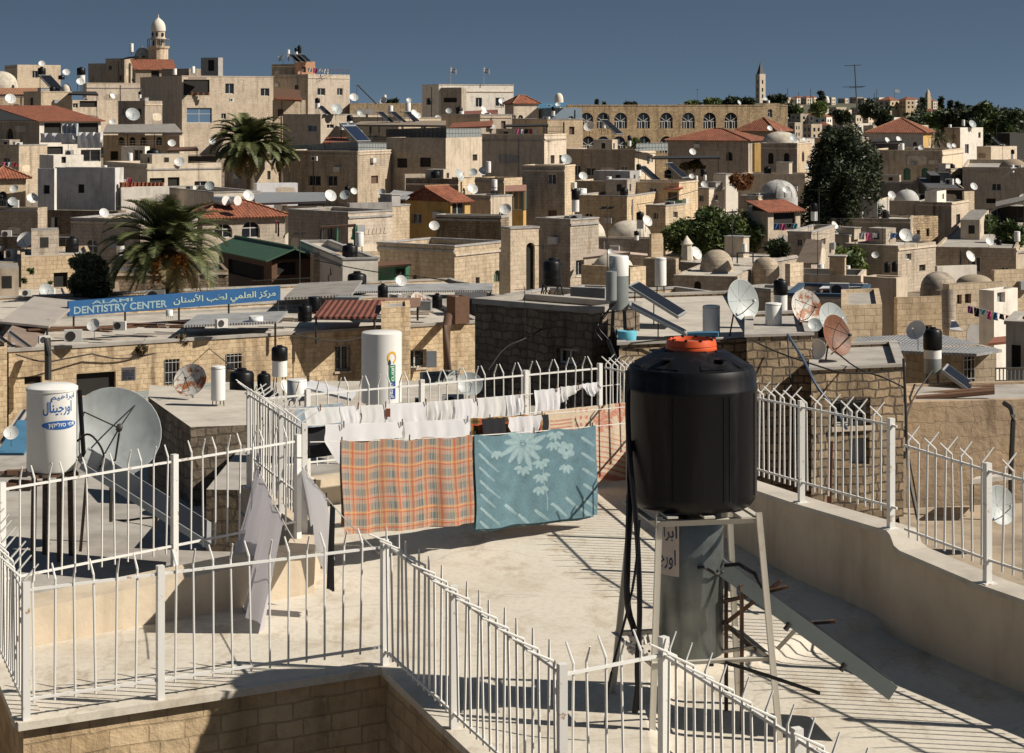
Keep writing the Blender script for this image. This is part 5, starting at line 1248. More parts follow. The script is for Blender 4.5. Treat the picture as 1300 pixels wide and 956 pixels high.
m = MB(); text_on(m, arabic('ابراهيم'), on_cyl((c.x, c.y), r_+.008, -1.2, -.35, c.z+h1*.7, c.z+h1*.88)); text_on(m, arabic('اورجينال'), on_cyl((c.x, c.y), r_+.008, -1.2, -.35, c.z+h1*.5, c.z+h1*.66))
m.build('lettering', INK, tw); m = MB()
text_on(m, arabic('ابر'), on_cyl((c.x, c.y), r_+.008, -1.15, -.45, c.z+h1+h2*.3, c.z+h1+h2*.9)); m.build('lettering', INK, tw)
for k in range(4): q = Vector((r_*.8*math.cos(k*PI/2+.6), r_*.8*math.sin(k*PI/2+.6), 0)); m = MB(); m.tube([c+q, c+q*1.25-Vector((0, 0, M(38, 48)))], .025, 5); m.build('leg', IRON, tw)
for i, (x0, y0, x1, y1, d, w_, lb) in enumerate(((798, 362, 862, 402, 50, 1.3, 'upper dark solar panel right of the tall grey boiler'), (799, 387, 872, 424, 47.5, .9, 'lower grey edged solar panel right of the tall grey boiler'))):
    pn = T('solar_collector', lb, 'solar panel', P(x0, y0, d)); collector(pn, P(x0, y0, d), P(x1, y1, d-.3), w_, 1.32 if i == 0 else 1.5, .07)
    for x, y in ((x0+8, y0+8), ((x0+x1)/2, (y0+y1)/2+4)): m = MB(); m.tube([P(x, y, d+.05), P(x, 428 if i else 412, d+.05)], .02, 4); m.build('support_leg', IRON, pn)
for k, lb in enumerate(('tangle of black hoses hanging from the tall grey boiler', 'second loop of hose below the tall grey boiler', 'thin hose running from the tall grey boiler to the roof edge')):
    cable(lb, [P(776+k*3, 384, 47.4), P(770-k*7, 402+k*4, 47.3), P(752-k*4+k*k*9, 416-k*2, 47.2), P(764+9*k, 432, 47.1)], .016)
m = MB(); m.lathe([(0, 0), (.2, 0), (.24, .3), (.23, .32), (0, .32)], P(796, 437, 46.6), 16); tag(m.build('bucket', plain('bucket_blue', (.12, .45, .58), .5)), 'small light blue bucket on the roof edge left of the black tank', 'bucket')
t_ = tree('dry reddish pot plant in the blue bucket on the roof edge', 796, 431, 418, 16, 46.7, leaf('leaf_red', (.12, .04, .02), (.25, .09, .05)), 260, .05, 4, name='pot_plant', cat='plant', sd=4)
W_(903, 425, 22, 38, 48, 'white drum on the flat roof left of the tilted dish'); W_(982, 417, 21, 33, 47, 'white drum to the right of the tilted dish')
S_(991, 396, 17, 50, 'slim black topped white boiler behind the right white drum', .86)
D(939, 382, 53, 48, 38, 'large white ribbed dish tilted up on the flat roof', DGR, 14)
cable('folded blue tarp strip along the roof edge under the white drum', [P(873, 425, 47), P(890, 424, 46.9), P(912, 424, 46.8)], .07, BLUE_T, 'tarp', 'tarp')
E_(666, 424, 60, 47.5, 20, 'thin aerial pole at the front of the dark central building')
E_(771, 345, 86, 60, 80, 'tall thin aerial rising between the pale domes')
for k in range(5): K_(895+k*.1, 400, 1, 52, 'x', 1) if False else None
# --- right stone building, its roof and dishes
hC = house('tall rough stone building right of the black tank with a dark barred window', None, 1030, 1147, 470, 660, 43, 74, RUBN, [('R', 1058, 506, 1104, 541, 'gs'), ('R', 1078, 556, 1104, 590, 's')], par=.06, roof=CONC, cop=(CONC, .06), dL=4.5, pt=.12)
hC2 = house('higher rough stone bay left of the barred window building', None, 948, 1031, 428, 660, 44, 76, RUBN, par=.06, roof=CONC, cop=(CONC, .06), dL=5, pt=.12)
D(1021, 392, 47, 47, 30, 'white dish with big rust patches facing up on the right roof', DRU, 8); D(1054, 407, 44, 46.6, 34, 'grey green dish behind the brown one', DGR, 6)
D(1058, 427, 53, 45, 44, 'large rust brown dish tilted up on the right roof', DBR, 10); D(1034, 413, 18, 44.5, 5, 'small dark grey round dish in front of the brown dish', DGR, 0)
D(1035, 446, 31, 44.5, -30, 'white dish standing low below the brown dish', None)
cable('blue hose running down the front of the stone bay beside the window', [P(1000, 425, 43.6), P(1022, 460, 42.6), P(1036, 490, 42.3), P(1060, 520, 42.2), P(1075, 545, 42.2)], .03, plain('hose_blue', (.06, .10, .16), .6), 'hose')
cable('rusty vertical pipe on the tall stone building', [P(1052, 690, 42.3), P(1053, 620, 42.3), P(1055, 560, 42.3)], .05, rusty('rust_pipe', (.28, .10, .06)), 'pipe', 'pipe')
cable('thin cable down the right edge of the tall stone building', [P(1147, 455, 42), P(1150, 520, 42), P(1152, 600, 42), P(1165, 660, 41)], .03, IRON, 'cable', 'cable')
house('weathered plaster wall house behind the lower right railing', None, 1150, 1330, 511, 640, 45, 80, masonry('patchy_plaster', (.42, .32, .215), (.37, .28, .19), (.33, .255, .17), .8, .36, .01, bump=.8, rubble=.3, stain=.9), par=.06, roof=CONC, dL=3.2)
slabroof('rough earthy flat roof beyond the lower right railing', [(PX(1120, 36), 33), (14, 30), (16, 46), (PX(1140, 44.5), 44.5)], -4.0, -12, plain('earth_roof', (.35, .28, .20), .95, .4, 1.2, .6, big=.7), RUB)
D(1266, 642, 50, 40, 30, 'white dish low behind the lower right railing', DGR, 10)
canopy('small tilted board shelter on the earthy roof behind the low dish', [P(1232, 609, 43), P(1284, 603, 43), P(1282, 600, 44.5), P(1240, 605, 44.5)], .1, PL_W, [(P(1234, 609, 43.2), .7), (P(1283, 603, 43.2), .7)], name='shelter', cat='shelter')
s_ = M(22, 49); inst(STK2, P(1184, 474, 49), 0, (s_, s_, s_*.92), 'black white and grey boiler on long legs at the right', GS)
for k in range(4): pass
D(1164, 420, 26, 47.4, -40, 'white dish left of the black and white boiler', None, 0)
pn = T('solar_collector', 'dark solar panel leaning down right of the black and white boiler', 'solar panel', P(1197, 468, 48)); collector(pn, P(1196, 469, 48), P(1264, 519, 47), 1.2, 1.25, .08)
cable('dark bundle of pipes hanging on the plaster wall at the far right', [P(1275, 512, 44), P(1287, 520, 43.6), P(1285, 560, 43.5), P(1283, 610, 43.5)], .06, IRON, 'pipe', 'pipe')
for k in range(3): cable('dark beam lying on the plaster house roof, %s of three' % ('front', 'middle', 'rear')[k], [P(1152, 507-4*k, 46+k), P(1262, 497-3*k, 46+k)], .07, WOOD, 'beam', 'beam')
hD = house('stone cottage under a zinc sheet roof with a barred window', 1150, 1172, 1265, 446, 505, 62, 70, ST2, [('R', 1223, 453, 1237, 484, 'G')], par=.05)
canopy('pale corrugated zinc roof sheets over the right stone cottage', [P(1086, 443, 61), P(1240, 449, 60), P(1272, 444, 62), P(1190, 423, 70), P(1086, 428, 69)], .08, METALR, [(P(1090, 443, 61.3), 3.2)])
hE = house('shaded grey house at the right edge with a railing', 1277, 1340, 1350, 414, 520, 56, 20, PL_G, [('L', 1284, 438, 1296, 468, 'x')], par=.1, roof=CONC, cop=(CONC, .1))
roofrail('iron balcony railing below the shaded grey house at the right edge', 1264, 500, 1304, 500, 54, 53, 33, GREYP, 8)
house('low terrace block at the right edge under the balcony railing', 1262, 1310, 1330, 499, 560, 53, 30, ST3, par=.05, roof=CONC)
# --- clutter on the roofs behind the long row (85-110 m)
house('long low flat roof with clutter just behind the blue sign', None, -30, 640, 410, 440, 92, 64, OLD, par=.1, roof=CONCW, cop=(CONC, .1), dL=12)
for (x0, y0, x1, y1, d, du, dz, mat, lb) in ((0, 408, 62, 414, 84, 6, .5, plain('shed_panel', (.33, .30, .27), .7, .2, 1.), 'sloping zinc shed roof at the left edge behind the row'), (232, 413, 352, 408, 85.5, 4, .05, METALR, 'zinc sheet roof under the right half of the blue sign'),
    (360, 378, 446, 374, 96, 7, .1, METALG, 'grey corrugated roof right of the blue sign'), (398, 402, 478, 402, 86, 6, .15, corrugated('red_slats', (.17, .055, .035), 1.2, .7, 0.), 'red slatted shade roof above the sunlit row'),
    (440, 370, 625, 368, 104, 3, .1, METALR, 'long white sheet roof in front of the green kiosk'), (0, 432, 40, 444, 82, 3, .6, plain('shed_panel_brown', (.20, .15, .12), .7, .3, 1.), 'sloping brown shed panels at the left above the row')):
    a, b = P(x0, y0, d), P(x1, y1, d); canopy(lb, [a, b, b+Vector((0, du, dz)), a+Vector((0, du, dz))], .1, mat, [(a+Vector((.1, .1, 0)), 1.2), (b+Vector((-.1, .1, 0)), 1.2)])
for k, (x, y, rz, lb) in enumerate(((8, 446, 10, 'left of two brown solar panels at the left above the row'), (26, 444, 10, 'right of two brown solar panels at the left above the row'))): S2(x, y, 30, 81, rz, lb)
A_C(152, 419, 16, 84, -4, 'white air conditioner with round fan under the blue sign'); A_C(281, 416, 16, 84, 40, 'dark fronted air conditioner box under the right part of the sign'); A_C(34, 376, 12, 100, 10, 'small pale unit box on the old wall by the olive tree')
A_C(93, 434, 22, 81, 10, 'dark metal box unit on the row at the left'); A_C(56, 436, 14, 81.5, 30, 'white upright fan unit on the row at the left')
D(119, 413, 17, 83, -12, 'white dish under the left half of the blue sign'); D(531, 384, 26, 97, 40, 'rust spotted dish among boxes on the flat roof', DRU); D(509, 357, 15, 106, 20, 'white dish in front of the green kiosk')
D(438, 317, 14, 140, 25, 'white dish by the red frame on the mid roof'); D(518, 382, 14, 98, -10, 'small white dish left of the rust spotted dish')
K_(387, 408, 18, 84, 'square shouldered black tank right of the zinc sheet roof', 1.05); K_(486, 379, 13, 96, 'small dark tank in front of the green kiosk', 1.2); K_(555, 391, 13, 92, 'black tank left of the brown box on the flat roof', 1.2)
house('brown wooden box on the flat roof at the end of the row', 567, 578, 596, 377, 406, 90, 60, WOOD, par=.05, name='roof_box', cat='roof box', drop=.2); house('grey vent box among dishes on the flat roof', 497, 505, 512, 375, 391, 94, 55, PL_G, par=.05, name='roof_box', cat='roof box', drop=.2)
for x, y, w_, h_, lb in ((215, 401, 9, 8, 'small white cistern under the blue sign'), (325, 407, 18, 6, 'white jerrycan on the zinc roof under the sign')): W_(x, y, w_, h_, 86, lb)
for k in range(6): cable('loose cable draped along the front of the long row, stretch %s' % ('far left', 'left', 'left of the middle', 'right of the middle', 'right', 'far right')[k], [P(20+k*98+q_, yy_-k*4, 79.6+(20+k*98+q_)*.021-.6) for q_, yy_ in ((0, 450+(k % 2)*4), (35, 461), (65, 455), (98, 449))], .03, IRON, 'cable', 'cable', 'cables draped along the long row')
for k, (x, y) in enumerate(((175, 440), (232, 432), (330, 445), (410, 470), (90, 520))): tree('dry brown %s on the sunlit wall' % ('creeper patch at the left', 'creeper patch under the roof', 'hanging creeper', 'twig tuft', 'twig heap')[k], x, y+6, y-7, 26, 80+x*.0195-.5, leaf('leaf_dry', (.09, .06, .035), (.18, .13, .08)), 420, .09, 5, name='dry_plant', cat='plant', sd=k+40, trunk=.0)
E_(372, 510, 86, 56, 10, 'thin aerial pole with slanted arm in front of the barred window'); E_(263, 382, 50, 98, 20, 'thin aerial behind the end of the blue sign')

rc = random.Random(99); NTHS = 'first second third fourth fifth sixth seventh eighth ninth tenth eleventh twelfth thirteenth fourteenth fifteenth sixteenth seventeenth eighteenth nineteenth twentieth twenty-first twenty-second twenty-third twenty-fourth'.split()
for k in range(24):                      # odds and ends lying about behind the parapet of the long row
    x = 20+k*25+rc.uniform(-8, 8); y = 428-x*.045+rc.uniform(-16, 2); d = 83+x*.019+max(0, (428-x*.045-y))*.25; p = P(x, y, d); kd = k % 4
    if 70 < x < 375:
        if kd in (1, 2, 3): kd = 0
        y = 428-x*.045-rc.uniform(0, 5); d = 83+x*.019; p = P(x, y, d)
    if kd == 0:
        m = MB(); a = rc.uniform(-.5, .5)
        for q in range(2): m.box(p+Vector((0, q*.1, .06+q*.07)), (rc.uniform(1.6, 2.8), .22, .06), a+q*.2)
        tag(m.build('board_stack', rc.choice((WOOD, WOODG))), 'few old boards on the row roof, %s item from the left' % NTHS[k], 'boards', 'odds and ends on the row roof')
    elif kd == 1:
        t = T('crate', 'boxy crate with a lid on the row roof, %s item from the left' % NTHS[k], 'crate', p, 'odds and ends on the row roof'); w_, h_ = rc.uniform(.5, 1.1), rc.uniform(.4, .9); a = rc.uniform(-.6, .6)
        m = MB(); m.box(p+Vector((0, 0, h_/2)), (w_, w_*.8, h_), a); m.build('box', rc.choice((PL_G, WOODG, GREYP, PL_W)), t); m = MB(); m.box(p+Vector((0, 0, h_+.025)), (w_+.06, w_*.8+.06, .045), a); m.build('lid', rc.choice((GREYP, WOOD, CONC)), t)
    elif kd == 2:
        hs = rc.uniform(.5, 1.); w_ = rc.uniform(1.2, 2.6); canopy('propped sheet on the row roof, %s item from the left' % NTHS[k], [p+Vector((0, 0, hs*.6)), p+Vector((w_, 0, hs*.7)), p+Vector((w_, 1.5, hs)), p+Vector((0, 1.5, hs))], .04, rc.choice((METALR, plain('sheet_rust', (.22, .13, .09), .8), plain('shed_panel', (.33, .30, .27), .7, .2, 1.), TAR)), [(p+Vector((.1, .1, hs*.6)), hs*.6), (p+Vector((w_-.1, .1, hs*.7)), hs*.7)], name='sheet', cat='sheet')
    else:
        m = MB(); m.lathe([(0, 0), (.28, 0), (.3, .05), (.3, .75), (.27, .8), (0, .8)], p, 14); m = m; tag(m.build('drum', rc.choice((plain('drum_blue', (.04, .10, .2), .6), BLACKP, BOILW, RUSTIRON))), 'small drum on the row roof, %s item from the left' % NTHS[k], 'drum', 'odds and ends on the row roof')
# ================================================================== THE OLD CITY (110-450 m)
H = house
CO = (ST4, .14); COG = (PL_G, .12)
# ---- ground sheet: city slope, rising to a far ridge
def gz(x, y):
    if y < 130: z = -10.
    elif y < 450: z = -10+(y-130)/320*(12 if x < -20 else 12*max(0, 1-(x+20)/60) if x < 40 else 0)-(y-130)/320*4*(1 if x > 40 else 0)
    else:
        z0 = 2 if x < -20 else 2-12*min(1, (x+20)/60)-4*(x > 40); k = min(1, (y-450)/500); z = z0*(1-k)-45*k
        if y > 1000:
            rx = x/y*F+650; top = 150 if rx < 600 else 138 if rx < 900 else 129 if rx < 1010 else 131 if rx < 1130 else 139 if rx < 1210 else 147 if rx < 1400 else 150
            q = min(1, (y-1000)/1000); q = q*q*(3-2*q); z = -45*(1-q)+q*(ZC-(top-HY)/F*2000)
        if y > 2050: z -= (y-2050)*.12
    return z
GROUND = plain('dry_ground', (.22, .175, .125), .95, .35, .25, .3, big=.5)
ys = [-30, 5, 60, 100, 130, 170, 220, 280, 340, 400, 450, 520, 650, 800, 950]+[1000+50*i for i in range(22)]+[2300, 2800, 4000, 6000]; xs = 60
def sheet(name, ys, mat, dz=0.):
    mb = MB(); vs = []
    for y in ys:
        for i in range(xs+1):
            x = (i/xs-.5)*(max(160, abs(y)*1.1)); vs.append((x, y, gz(x, y)+dz+(1.5*noise.noise(Vector((x*.02, y*.02, 0))) if y > 900 else 0)))
    mb.shared(vs, [(j*(xs+1)+i, j*(xs+1)+i+1, (j+1)*(xs+1)+i+1, (j+1)*(xs+1)+i) for j in range(len(ys)-1) for i in range(xs)]); return struct(mb, name, mat)
sheet('ground', ys[:15], GROUND); sheet('hill', ys[14:], plain('hill_scrub', (.085, .082, .05), .95, .45, .06, .3, big=.4))
# ---- left hill, top row
H('pale flat roofed house at the far left on the skyline', 6, 22, 77, 82, 112, 420, 60, ST4, [('R', 41, 90, 48, 99, 'w')], par=.6)
dome('pale dome cut by the left edge below the skyline', 0, 90, 108, 44, 400, fin=False)
H('low house with a faded tiled roof at the left edge under the dome', None, -5, 48, 118, 128, 380, 70, ST2); pitched(dict(H('narrow house with a red tiled roof behind the stone roof box at the left', None, -6, 47, 119, 130, 375, 72, ST2), ), 1.2, 'shed', .3, TILE2)
H('long cream terrace wall house left of the great stone block', 105, 110, 182, 106, 160, 390, 66, ST4, par=.8, cop=CO)
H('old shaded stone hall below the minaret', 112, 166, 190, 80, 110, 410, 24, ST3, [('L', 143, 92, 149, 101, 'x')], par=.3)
H('raised stone room on the shaded hall below the minaret', 134, 158, 168, 74, 90, 409, 30, ST3, par=.3)
dome('small pale dome just left of the minaret', 181, 60, 72, 20, 405)
canopy('dark flat sheet roof in front of the small dome by the minaret', [P(152, 75, 400), P(176, 72, 400), P(190, 70, 408), P(163, 72, 408)], .2, DARK, [(P(154, 75, 400.5), 2), (P(175, 72, 400.5), 2.2)])
W_(167, 66, 5, 11, 402, 'white boiler left of the small dome by the minaret')
# minaret
mt = T('minaret', 'white domed minaret with a railed balcony on the left skyline', 'minaret', P(201, 76, 404)); c = P(201, 76, 404); u = M(1, 404)
m = MB(); m.lathe([(12.5*u, -4), (12.5*u, 13*u), (14*u, 15*u), (14.4*u, 17*u), (9.6*u, 17.3*u)], c, 16, sm=False); m.build('shaft', ST, mt)
m = MB(); m.lathe([(8.6*u, 17*u), (8.6*u, 26*u), (9.6*u, 26.6*u), (9.6*u, 28*u), (8.2*u, 28.4*u), (8.2*u, 36*u)], c, 24); m.build('drum', ST, mt)
m = MB(); m.lathe([(8.2*u, 36*u), (9.2*u, 36.6*u), (9.2*u, 38*u), (9.3*u, 40*u), (8.7*u, 44*u), (7*u, 48*u), (4*u, 51*u), (1.4*u, 53*u), (.5*u, 54*u), (.9*u, 55.2*u), (.3*u, 56.5*u), (0, 59*u)], c, 24); m.build('dome', plain('minaret_white', (.62, .58, .50), .85, .1, 2.), mt)
for k in range(16): a = k*PI/8; m = MB(); p = c+Vector((13.6*u*math.cos(a), 13.6*u*math.sin(a), 17*u)); m.tube([p, p+Vector((0, 0, 9*u))], .1, 4); m.build('baluster', GREYP, mt)
m = MB(); m.lathe([(13.5*u, 26*u), (13.8*u, 26*u), (13.8*u, 26.5*u), (13.5*u, 26.5*u)], c, 24); m.build('rail', GREYP, mt)
for a in (-2.4, -1.57, -.7): m = MB(); p = c+Vector((8.25*u*math.cos(a), 8.25*u*math.sin(a), 32*u)); m.box(p, (2.2*u, .4, 4.5*u), a+PI/2); m.build('window', PANE, mt)
for a in (-2.2, -1.0): m = MB(); p = c+Vector((8.65*u*math.cos(a), 8.65*u*math.sin(a), 21*u)); m.box(p, (3*u, .3, 6*u), a+PI/2); m.build('opening', DARK, mt)
h = H('small house with a red pitched roof just under the minaret', 168, 172, 222, 88, 110, 395, 72, ST3, [('R', 192, 90, 202, 98, 'x')], par=.0); pitched(h, 2.2, 'shed', .4)
H('dark flat sheds behind the great stone block', 205, 240, 262, 87, 110, 372, 40, ST3, par=.3); H('small grey roof room on the skyline above the great block', 255, 277, 283, 73, 100, 366, 25, PL_G, [('L', 264, 76, 272, 90, 'x')], par=.2)
# great block
hb = H('great stone apartment block with a shaded left side and blue windows', 178, 231, 347, 97, 215, 330, 60, ST, [('R', 233, 101, 266, 121, 'x'), ('R', 237, 137, 269, 156, 'b'), ('R', 286, 106, 297, 119, 'w'), ('R', 281, 144, 287, 151, 'w'), ('R', 331, 112, 342, 122, 'w')], par=.7, cop=CO)
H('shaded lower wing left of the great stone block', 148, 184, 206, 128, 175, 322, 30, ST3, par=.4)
canopy('small striped awning over the recessed balcony of the great block', [P(238, 101, 328), P(262, 101, 328.6), P(263, 97, 331), P(240, 97, 330)], .1, WOODG, name='awning', cat='awning')
for k in range(5): m = MB(); m.lathe([(.2, 0), (.28, .5), (0, .5)], P(236+7*k, 121, 331), 10); tag(m.build('flower_pot', TILE), 'clay pot on the recessed balcony of the great block, %s' % ('far left', 'left', 'middle', 'right', 'far right')[k], 'flower pot', 'pots on the recessed balcony')
A_C(294, 129, 6, 328, 35, 'air conditioner under the upper right window of the great block')
W_(222, 95, 5, 8, 345, 'white drum on the left of the great block roof'); W_(245, 93, 5, 9, 345, 'white drum between dishes on the great block roof')
h = H('lit wing with a dark terrace roof right of the great block', None, 346, 388, 127, 160, 322, 68, ST, par=.8); canopy('dark terrace roof with a red tiled fringe beside the tall house', [P(348, 124, 322), P(383, 127, 318), P(380, 114, 330), P(348, 112, 333)], .3, WOOD, [(P(382, 126, 318.5), 2.5)])
m = MB(); a, b = P(349, 126, 321), P(382, 127, 317.8); m.slab([a, b, b+Vector((0, .8, .35)), a+Vector((0, .8, .35))], .15); tag(m.build('tiled_fringe', TILE), 'red tiled fringe along the dark terrace roof', 'tiled fringe')
ht = H('tall cream house with solar boilers on its roof left of the mast', 345, 391, 444, 94, 152, 340, 42, ST4, [('L', 374, 108, 379, 116, 'x'), ('R', 403, 112, 413, 121, 'w'), ('R', 428, 112, 435, 121, 'w')], par=.7)
H('shaded upper storey behind the tall cream house', 345, 376, 400, 81, 100, 348, 40, ST3, par=.4); H('peach coloured parapet box on the tall cream house', 374, 378, 400, 78, 90, 346, 68, plain('peach', (.55, .30, .18), .9), par=.3, drop=1)
for x, lb in ((374, 'left solar panel on the tall cream house'), (381, 'middle solar panel on the tall cream house'), (388, 'right solar panel on the tall cream house')): S2(x, 79, 13, 346, 10, lb)
W_(366, 73, 4, 10, 347, 'slim white boiler at the left of the tall cream roof'); S_(376, 71, 4, 347, 'stacked boiler on the tall cream roof', .9); K_(380, 68, 5, 348, 'black tank high on the tall cream roof', 1.8); D(358, 74, 11, 346, -60, 'dish edge on at the left of the tall cream roof')
roofrail('thin railing on the roof edge of the tall cream house', 418, 94, 443, 94, 341, 350, 7, RUSTIRON, 14); washing('laundry line on the tall cream roof', 390, 86, 418, 88, 342, [('white', 'white garment at the left of the tall cream roof line'), ('pink', 'pink garment on the tall cream roof line'), ('white', 'second white garment on the tall cream roof line'), ('white', 'white garment at the right of the tall cream roof line')], 5)
tree('dark fir tip poking over the roofs right of the tall house', 498, 140, 126, 16, 420, LEAFD, 700, .35, 6)
H('old rubble wall running right of the tall cream house', None, 444, 546, 131, 160, 345, 78, RUB, par=.6); E_(453, 134, 27, 335, 10, 'mast with a slanted arm on the rubble wall'); m = MB(); m.tube([P(454, 108, 335), P(478, 132, 334)], .12, 5); tag(m.build('slanted_pole', IRON), 'slanted pole leaning from the mast on the rubble wall', 'pole')
D(449, 124, 11, 338, 20, 'white dish by the mast on the rubble wall'); D(487, 128, 10, 338, -30, 'pale dish near the fir tip')
# mid grey and shaded houses of the middle left
h = H('grey plaster house with a lit right side below the tall house', 359, 407, 492, 146, 190, 285, 48, PL_B, [('L', 391, 159, 402, 167, 'w'), ('R', 415, 158, 424, 163, 'w')], par=.5, cop=COG)
D(427, 139, 15, 286, 30, 'grey dish on the grey plaster house', DGR); S_(403, 138, 6, 286, 'black and white boiler on the grey plaster house', .8); S2(412, 146, 15, 286, 10, 'dark panel leaning on the grey plaster house')
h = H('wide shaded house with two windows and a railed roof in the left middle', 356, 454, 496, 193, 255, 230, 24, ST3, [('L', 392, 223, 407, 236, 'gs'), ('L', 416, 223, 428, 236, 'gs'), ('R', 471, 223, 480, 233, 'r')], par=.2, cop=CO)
roofrail('railing with grey sheets on the wide shaded house, front run', 356, 198, 454, 193, 246, 231, 13, GREYP, 20, plain('grey_net', (.20, .22, .22), .8)); roofrail('railing with grey sheets on the wide shaded house, right run', 455, 192, 491, 192, 230, 238, 11, GREYP, 10, plain('grey_net', (.2, .22, .22), .8))
A_C(399, 204, 8, 229, -20, 'air conditioner on the corner pilaster of the wide shaded house')
canopy('red tiled canopy on the roof of the wide shaded house', [P(410, 181, 236), P(444, 180, 236), P(440, 174, 241), P(414, 174, 241)], .2, TILE, [(P(412, 181, 236.3), 2), (P(443, 180, 236.3), 2)])
S2(451, 180, 30, 238, 5, 'large blue photovoltaic panel on the wide shaded house', PANB, 1.1); W_(434, 165, 6, 9, 240, 'white drum left of the photovoltaic panel'); S_(444, 162, 7, 241, 'boiler with a black ball top above the photovoltaic panel', .8)
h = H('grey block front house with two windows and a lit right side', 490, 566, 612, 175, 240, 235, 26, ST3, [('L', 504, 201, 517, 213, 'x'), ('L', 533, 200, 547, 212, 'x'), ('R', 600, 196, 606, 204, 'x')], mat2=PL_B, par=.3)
roofrail('dark sheeted railing on the grey block front house, left run', 490, 177, 566, 175, 249, 236, 13, IRON, 14, plain('dark_net', (.09, .09, .09), .8)); roofrail('grey sheeted railing on the grey block front house, right run', 567, 175, 611, 174, 235, 247, 12, GREYP, 12, plain('grey_net', (.2, .22, .22), .8))
canopy('long vine pergola with tiled edge carrying solar panels', [P(448, 158, 255), P(566, 159, 240), P(566, 153, 255), P(458, 154, 268)], .25, WOODG, [(P(470, 158, 254), 5), (P(510, 158, 248), 5), (P(560, 159, 241), 4)])
for x, lb in ((489, 'left solar panel on the long pergola'), (505, 'second solar panel on the long pergola'), (523, 'third solar panel on the long pergola')): S2(x, 155, 17, 256, 12, lb)
W_(496, 145, 6, 11, 258, 'left white boiler on the long pergola'); W_(518, 142, 7, 12, 258, 'right white boiler on the long pergola'); D(530, 147, 9, 255, 30, 'white dish at the right of the pergola panels')
h = H('long flat house with a shaded left end and two flagpoles on the middle skyline', 536, 557, 652, 108, 150, 335, 66, ST2, [('L', 541, 124, 549, 133, 'w'), ('R', 604, 124, 612, 136, 'w'), ('R', 629, 124, 640, 135, 'ws')], par=.9, cop=CO); H('sunken dark bay on the middle skyline house', 560, 586, 592, 111, 150, 333, 30, ST3, [('L', 563, 124, 580, 130, 'x')], par=.3)
for x, y, lb in ((572, 86, 'left white flag with a blue mark above the middle skyline house'), (614, 86, 'right white flag with a blue mark above the middle skyline house')):
    t = T('flag', lb, 'flag', P(x, 108, 338)); m = MB(); m.tube([P(x, 108, 338), P(x, y-2, 338)], .06, 5); m.build('pole', GREYP, t)
    a = P(x, y, 338); m = MB(); vs = [a+Vector((i*.2, .1*math.sin(i*1.1), -j*.22-.05*i)) for j in range(5) for i in range(6)]; m.shared(vs, [(j*6+i, j*6+i+1, j*6+i+7, j*6+i+6) for j in range(4) for i in range(5)]); fl = m.build('cloth', plain('flag_white', (.7, .7, .7), .8, .05), t)
    m = MB(); 
    for j in (.16, .70): m.poly([a+Vector((.05, -.14, -j)), a+Vector((.9, -.14, -j-.2)), a+Vector((.9, -.14, -j-.3)), a+Vector((.05, -.14, -j-.1))])
    m.build('stripe', plain('flag_blue', (.03, .09, .35), .8, .05), fl)
K_(545, 133, 6, 330, 'small black tank left of the middle skyline house', 1.2); K_(583, 146, 9, 300, 'black ball shaped tank left of the white twisted drum'); W_(586, 153, 6, 12, 298, 'white twisted drum among roofs below the flags'); D(637, 129, 9, 331, 20, 'white dish on the right wall of the middle skyline house', None, 0); D(615, 144, 9, 290, 20, 'white dish before the red sheet roofs in the middle'); D(556, 150, 8, 300, 10, 'small dish near the pergola end')
canopy('dull red sheet roof below the middle skyline house', [P(582, 148, 300), P(632, 146, 298), P(632, 139, 312), P(590, 141, 312)], .2, plain('red_sheet_dull', (.20, .07, .05), .7), [(P(584, 148, 300.4), 3), (P(630, 146, 298.4), 3)]); canopy('orange red sheet roof behind the sheeted railing', [P(570, 162, 262), P(624, 160, 258), P(626, 153, 272), P(575, 156, 272)], .2, TILE, [(P(572, 162, 262.4), 3), (P(622, 160, 258.4), 3)])
h = H('white house with a red hipped roof and twin arched windows in the middle', 641, 652, 684, 131, 165, 305, 66, ST4, [('R', 649, 146, 655, 158, 'a'), ('R', 658, 146, 664, 158, 'a')], par=.0); pitched(h, 1.2, 'hip', .3)
H('blue grey metal shed right of the red hipped roof', 676, 690, 739, 137, 160, 306, 66, plain('shed_metal', (.18, .24, .30), .6, .2, 2., metal=.2), par=.1); canopy('bright blue tarp roof on the metal shed', [P(683, 137, 304), P(718, 135, 306), P(720, 130, 314), P(684, 131, 314)], .1, BLUE_T)
t_ = H('white drum base of the little church dome on the skyline', 704, 706, 715, 125, 140, 500, 60, PL_W, par=.1); dome('little white church dome on the middle skyline', 709.5, 118, 126, 11, 500, plain('minaret_white', (.62, .58, .5), .85, .1, 2.))
# ---- arcade building
aw = [('R', x-8, 143, x+8, 163, 'A') for x in (745, 766, 788, 817, 846, 874, 901, 928)]+[('R', x-8, 173, x+8, 194, 'A') for x in (728, 747, 766, 786, 818, 846, 874)]
H('long rubble stone building with two rows of arched windows', None, 712, 1000, 134.5, 210, 320, 76, RUB, aw, par=.4, dL=14, cop=(RUB, .2)); H('ruined stub wall at the right end of the arched building', None, 969, 991, 131, 165, 312, 76, RUB, par=.3)
D(748, 161, 14, 290, -20, 'white dish before the arched windows', None, 0); S2(777, 171, 24, 290, 10, 'dark panel in front of the arched windows'); K_(770, 157, 7, 295, 'black tall tank in front of the upper arches', 1.5); W_(767, 163, 4, 8, 294, 'thin white boiler under the tall black tank')
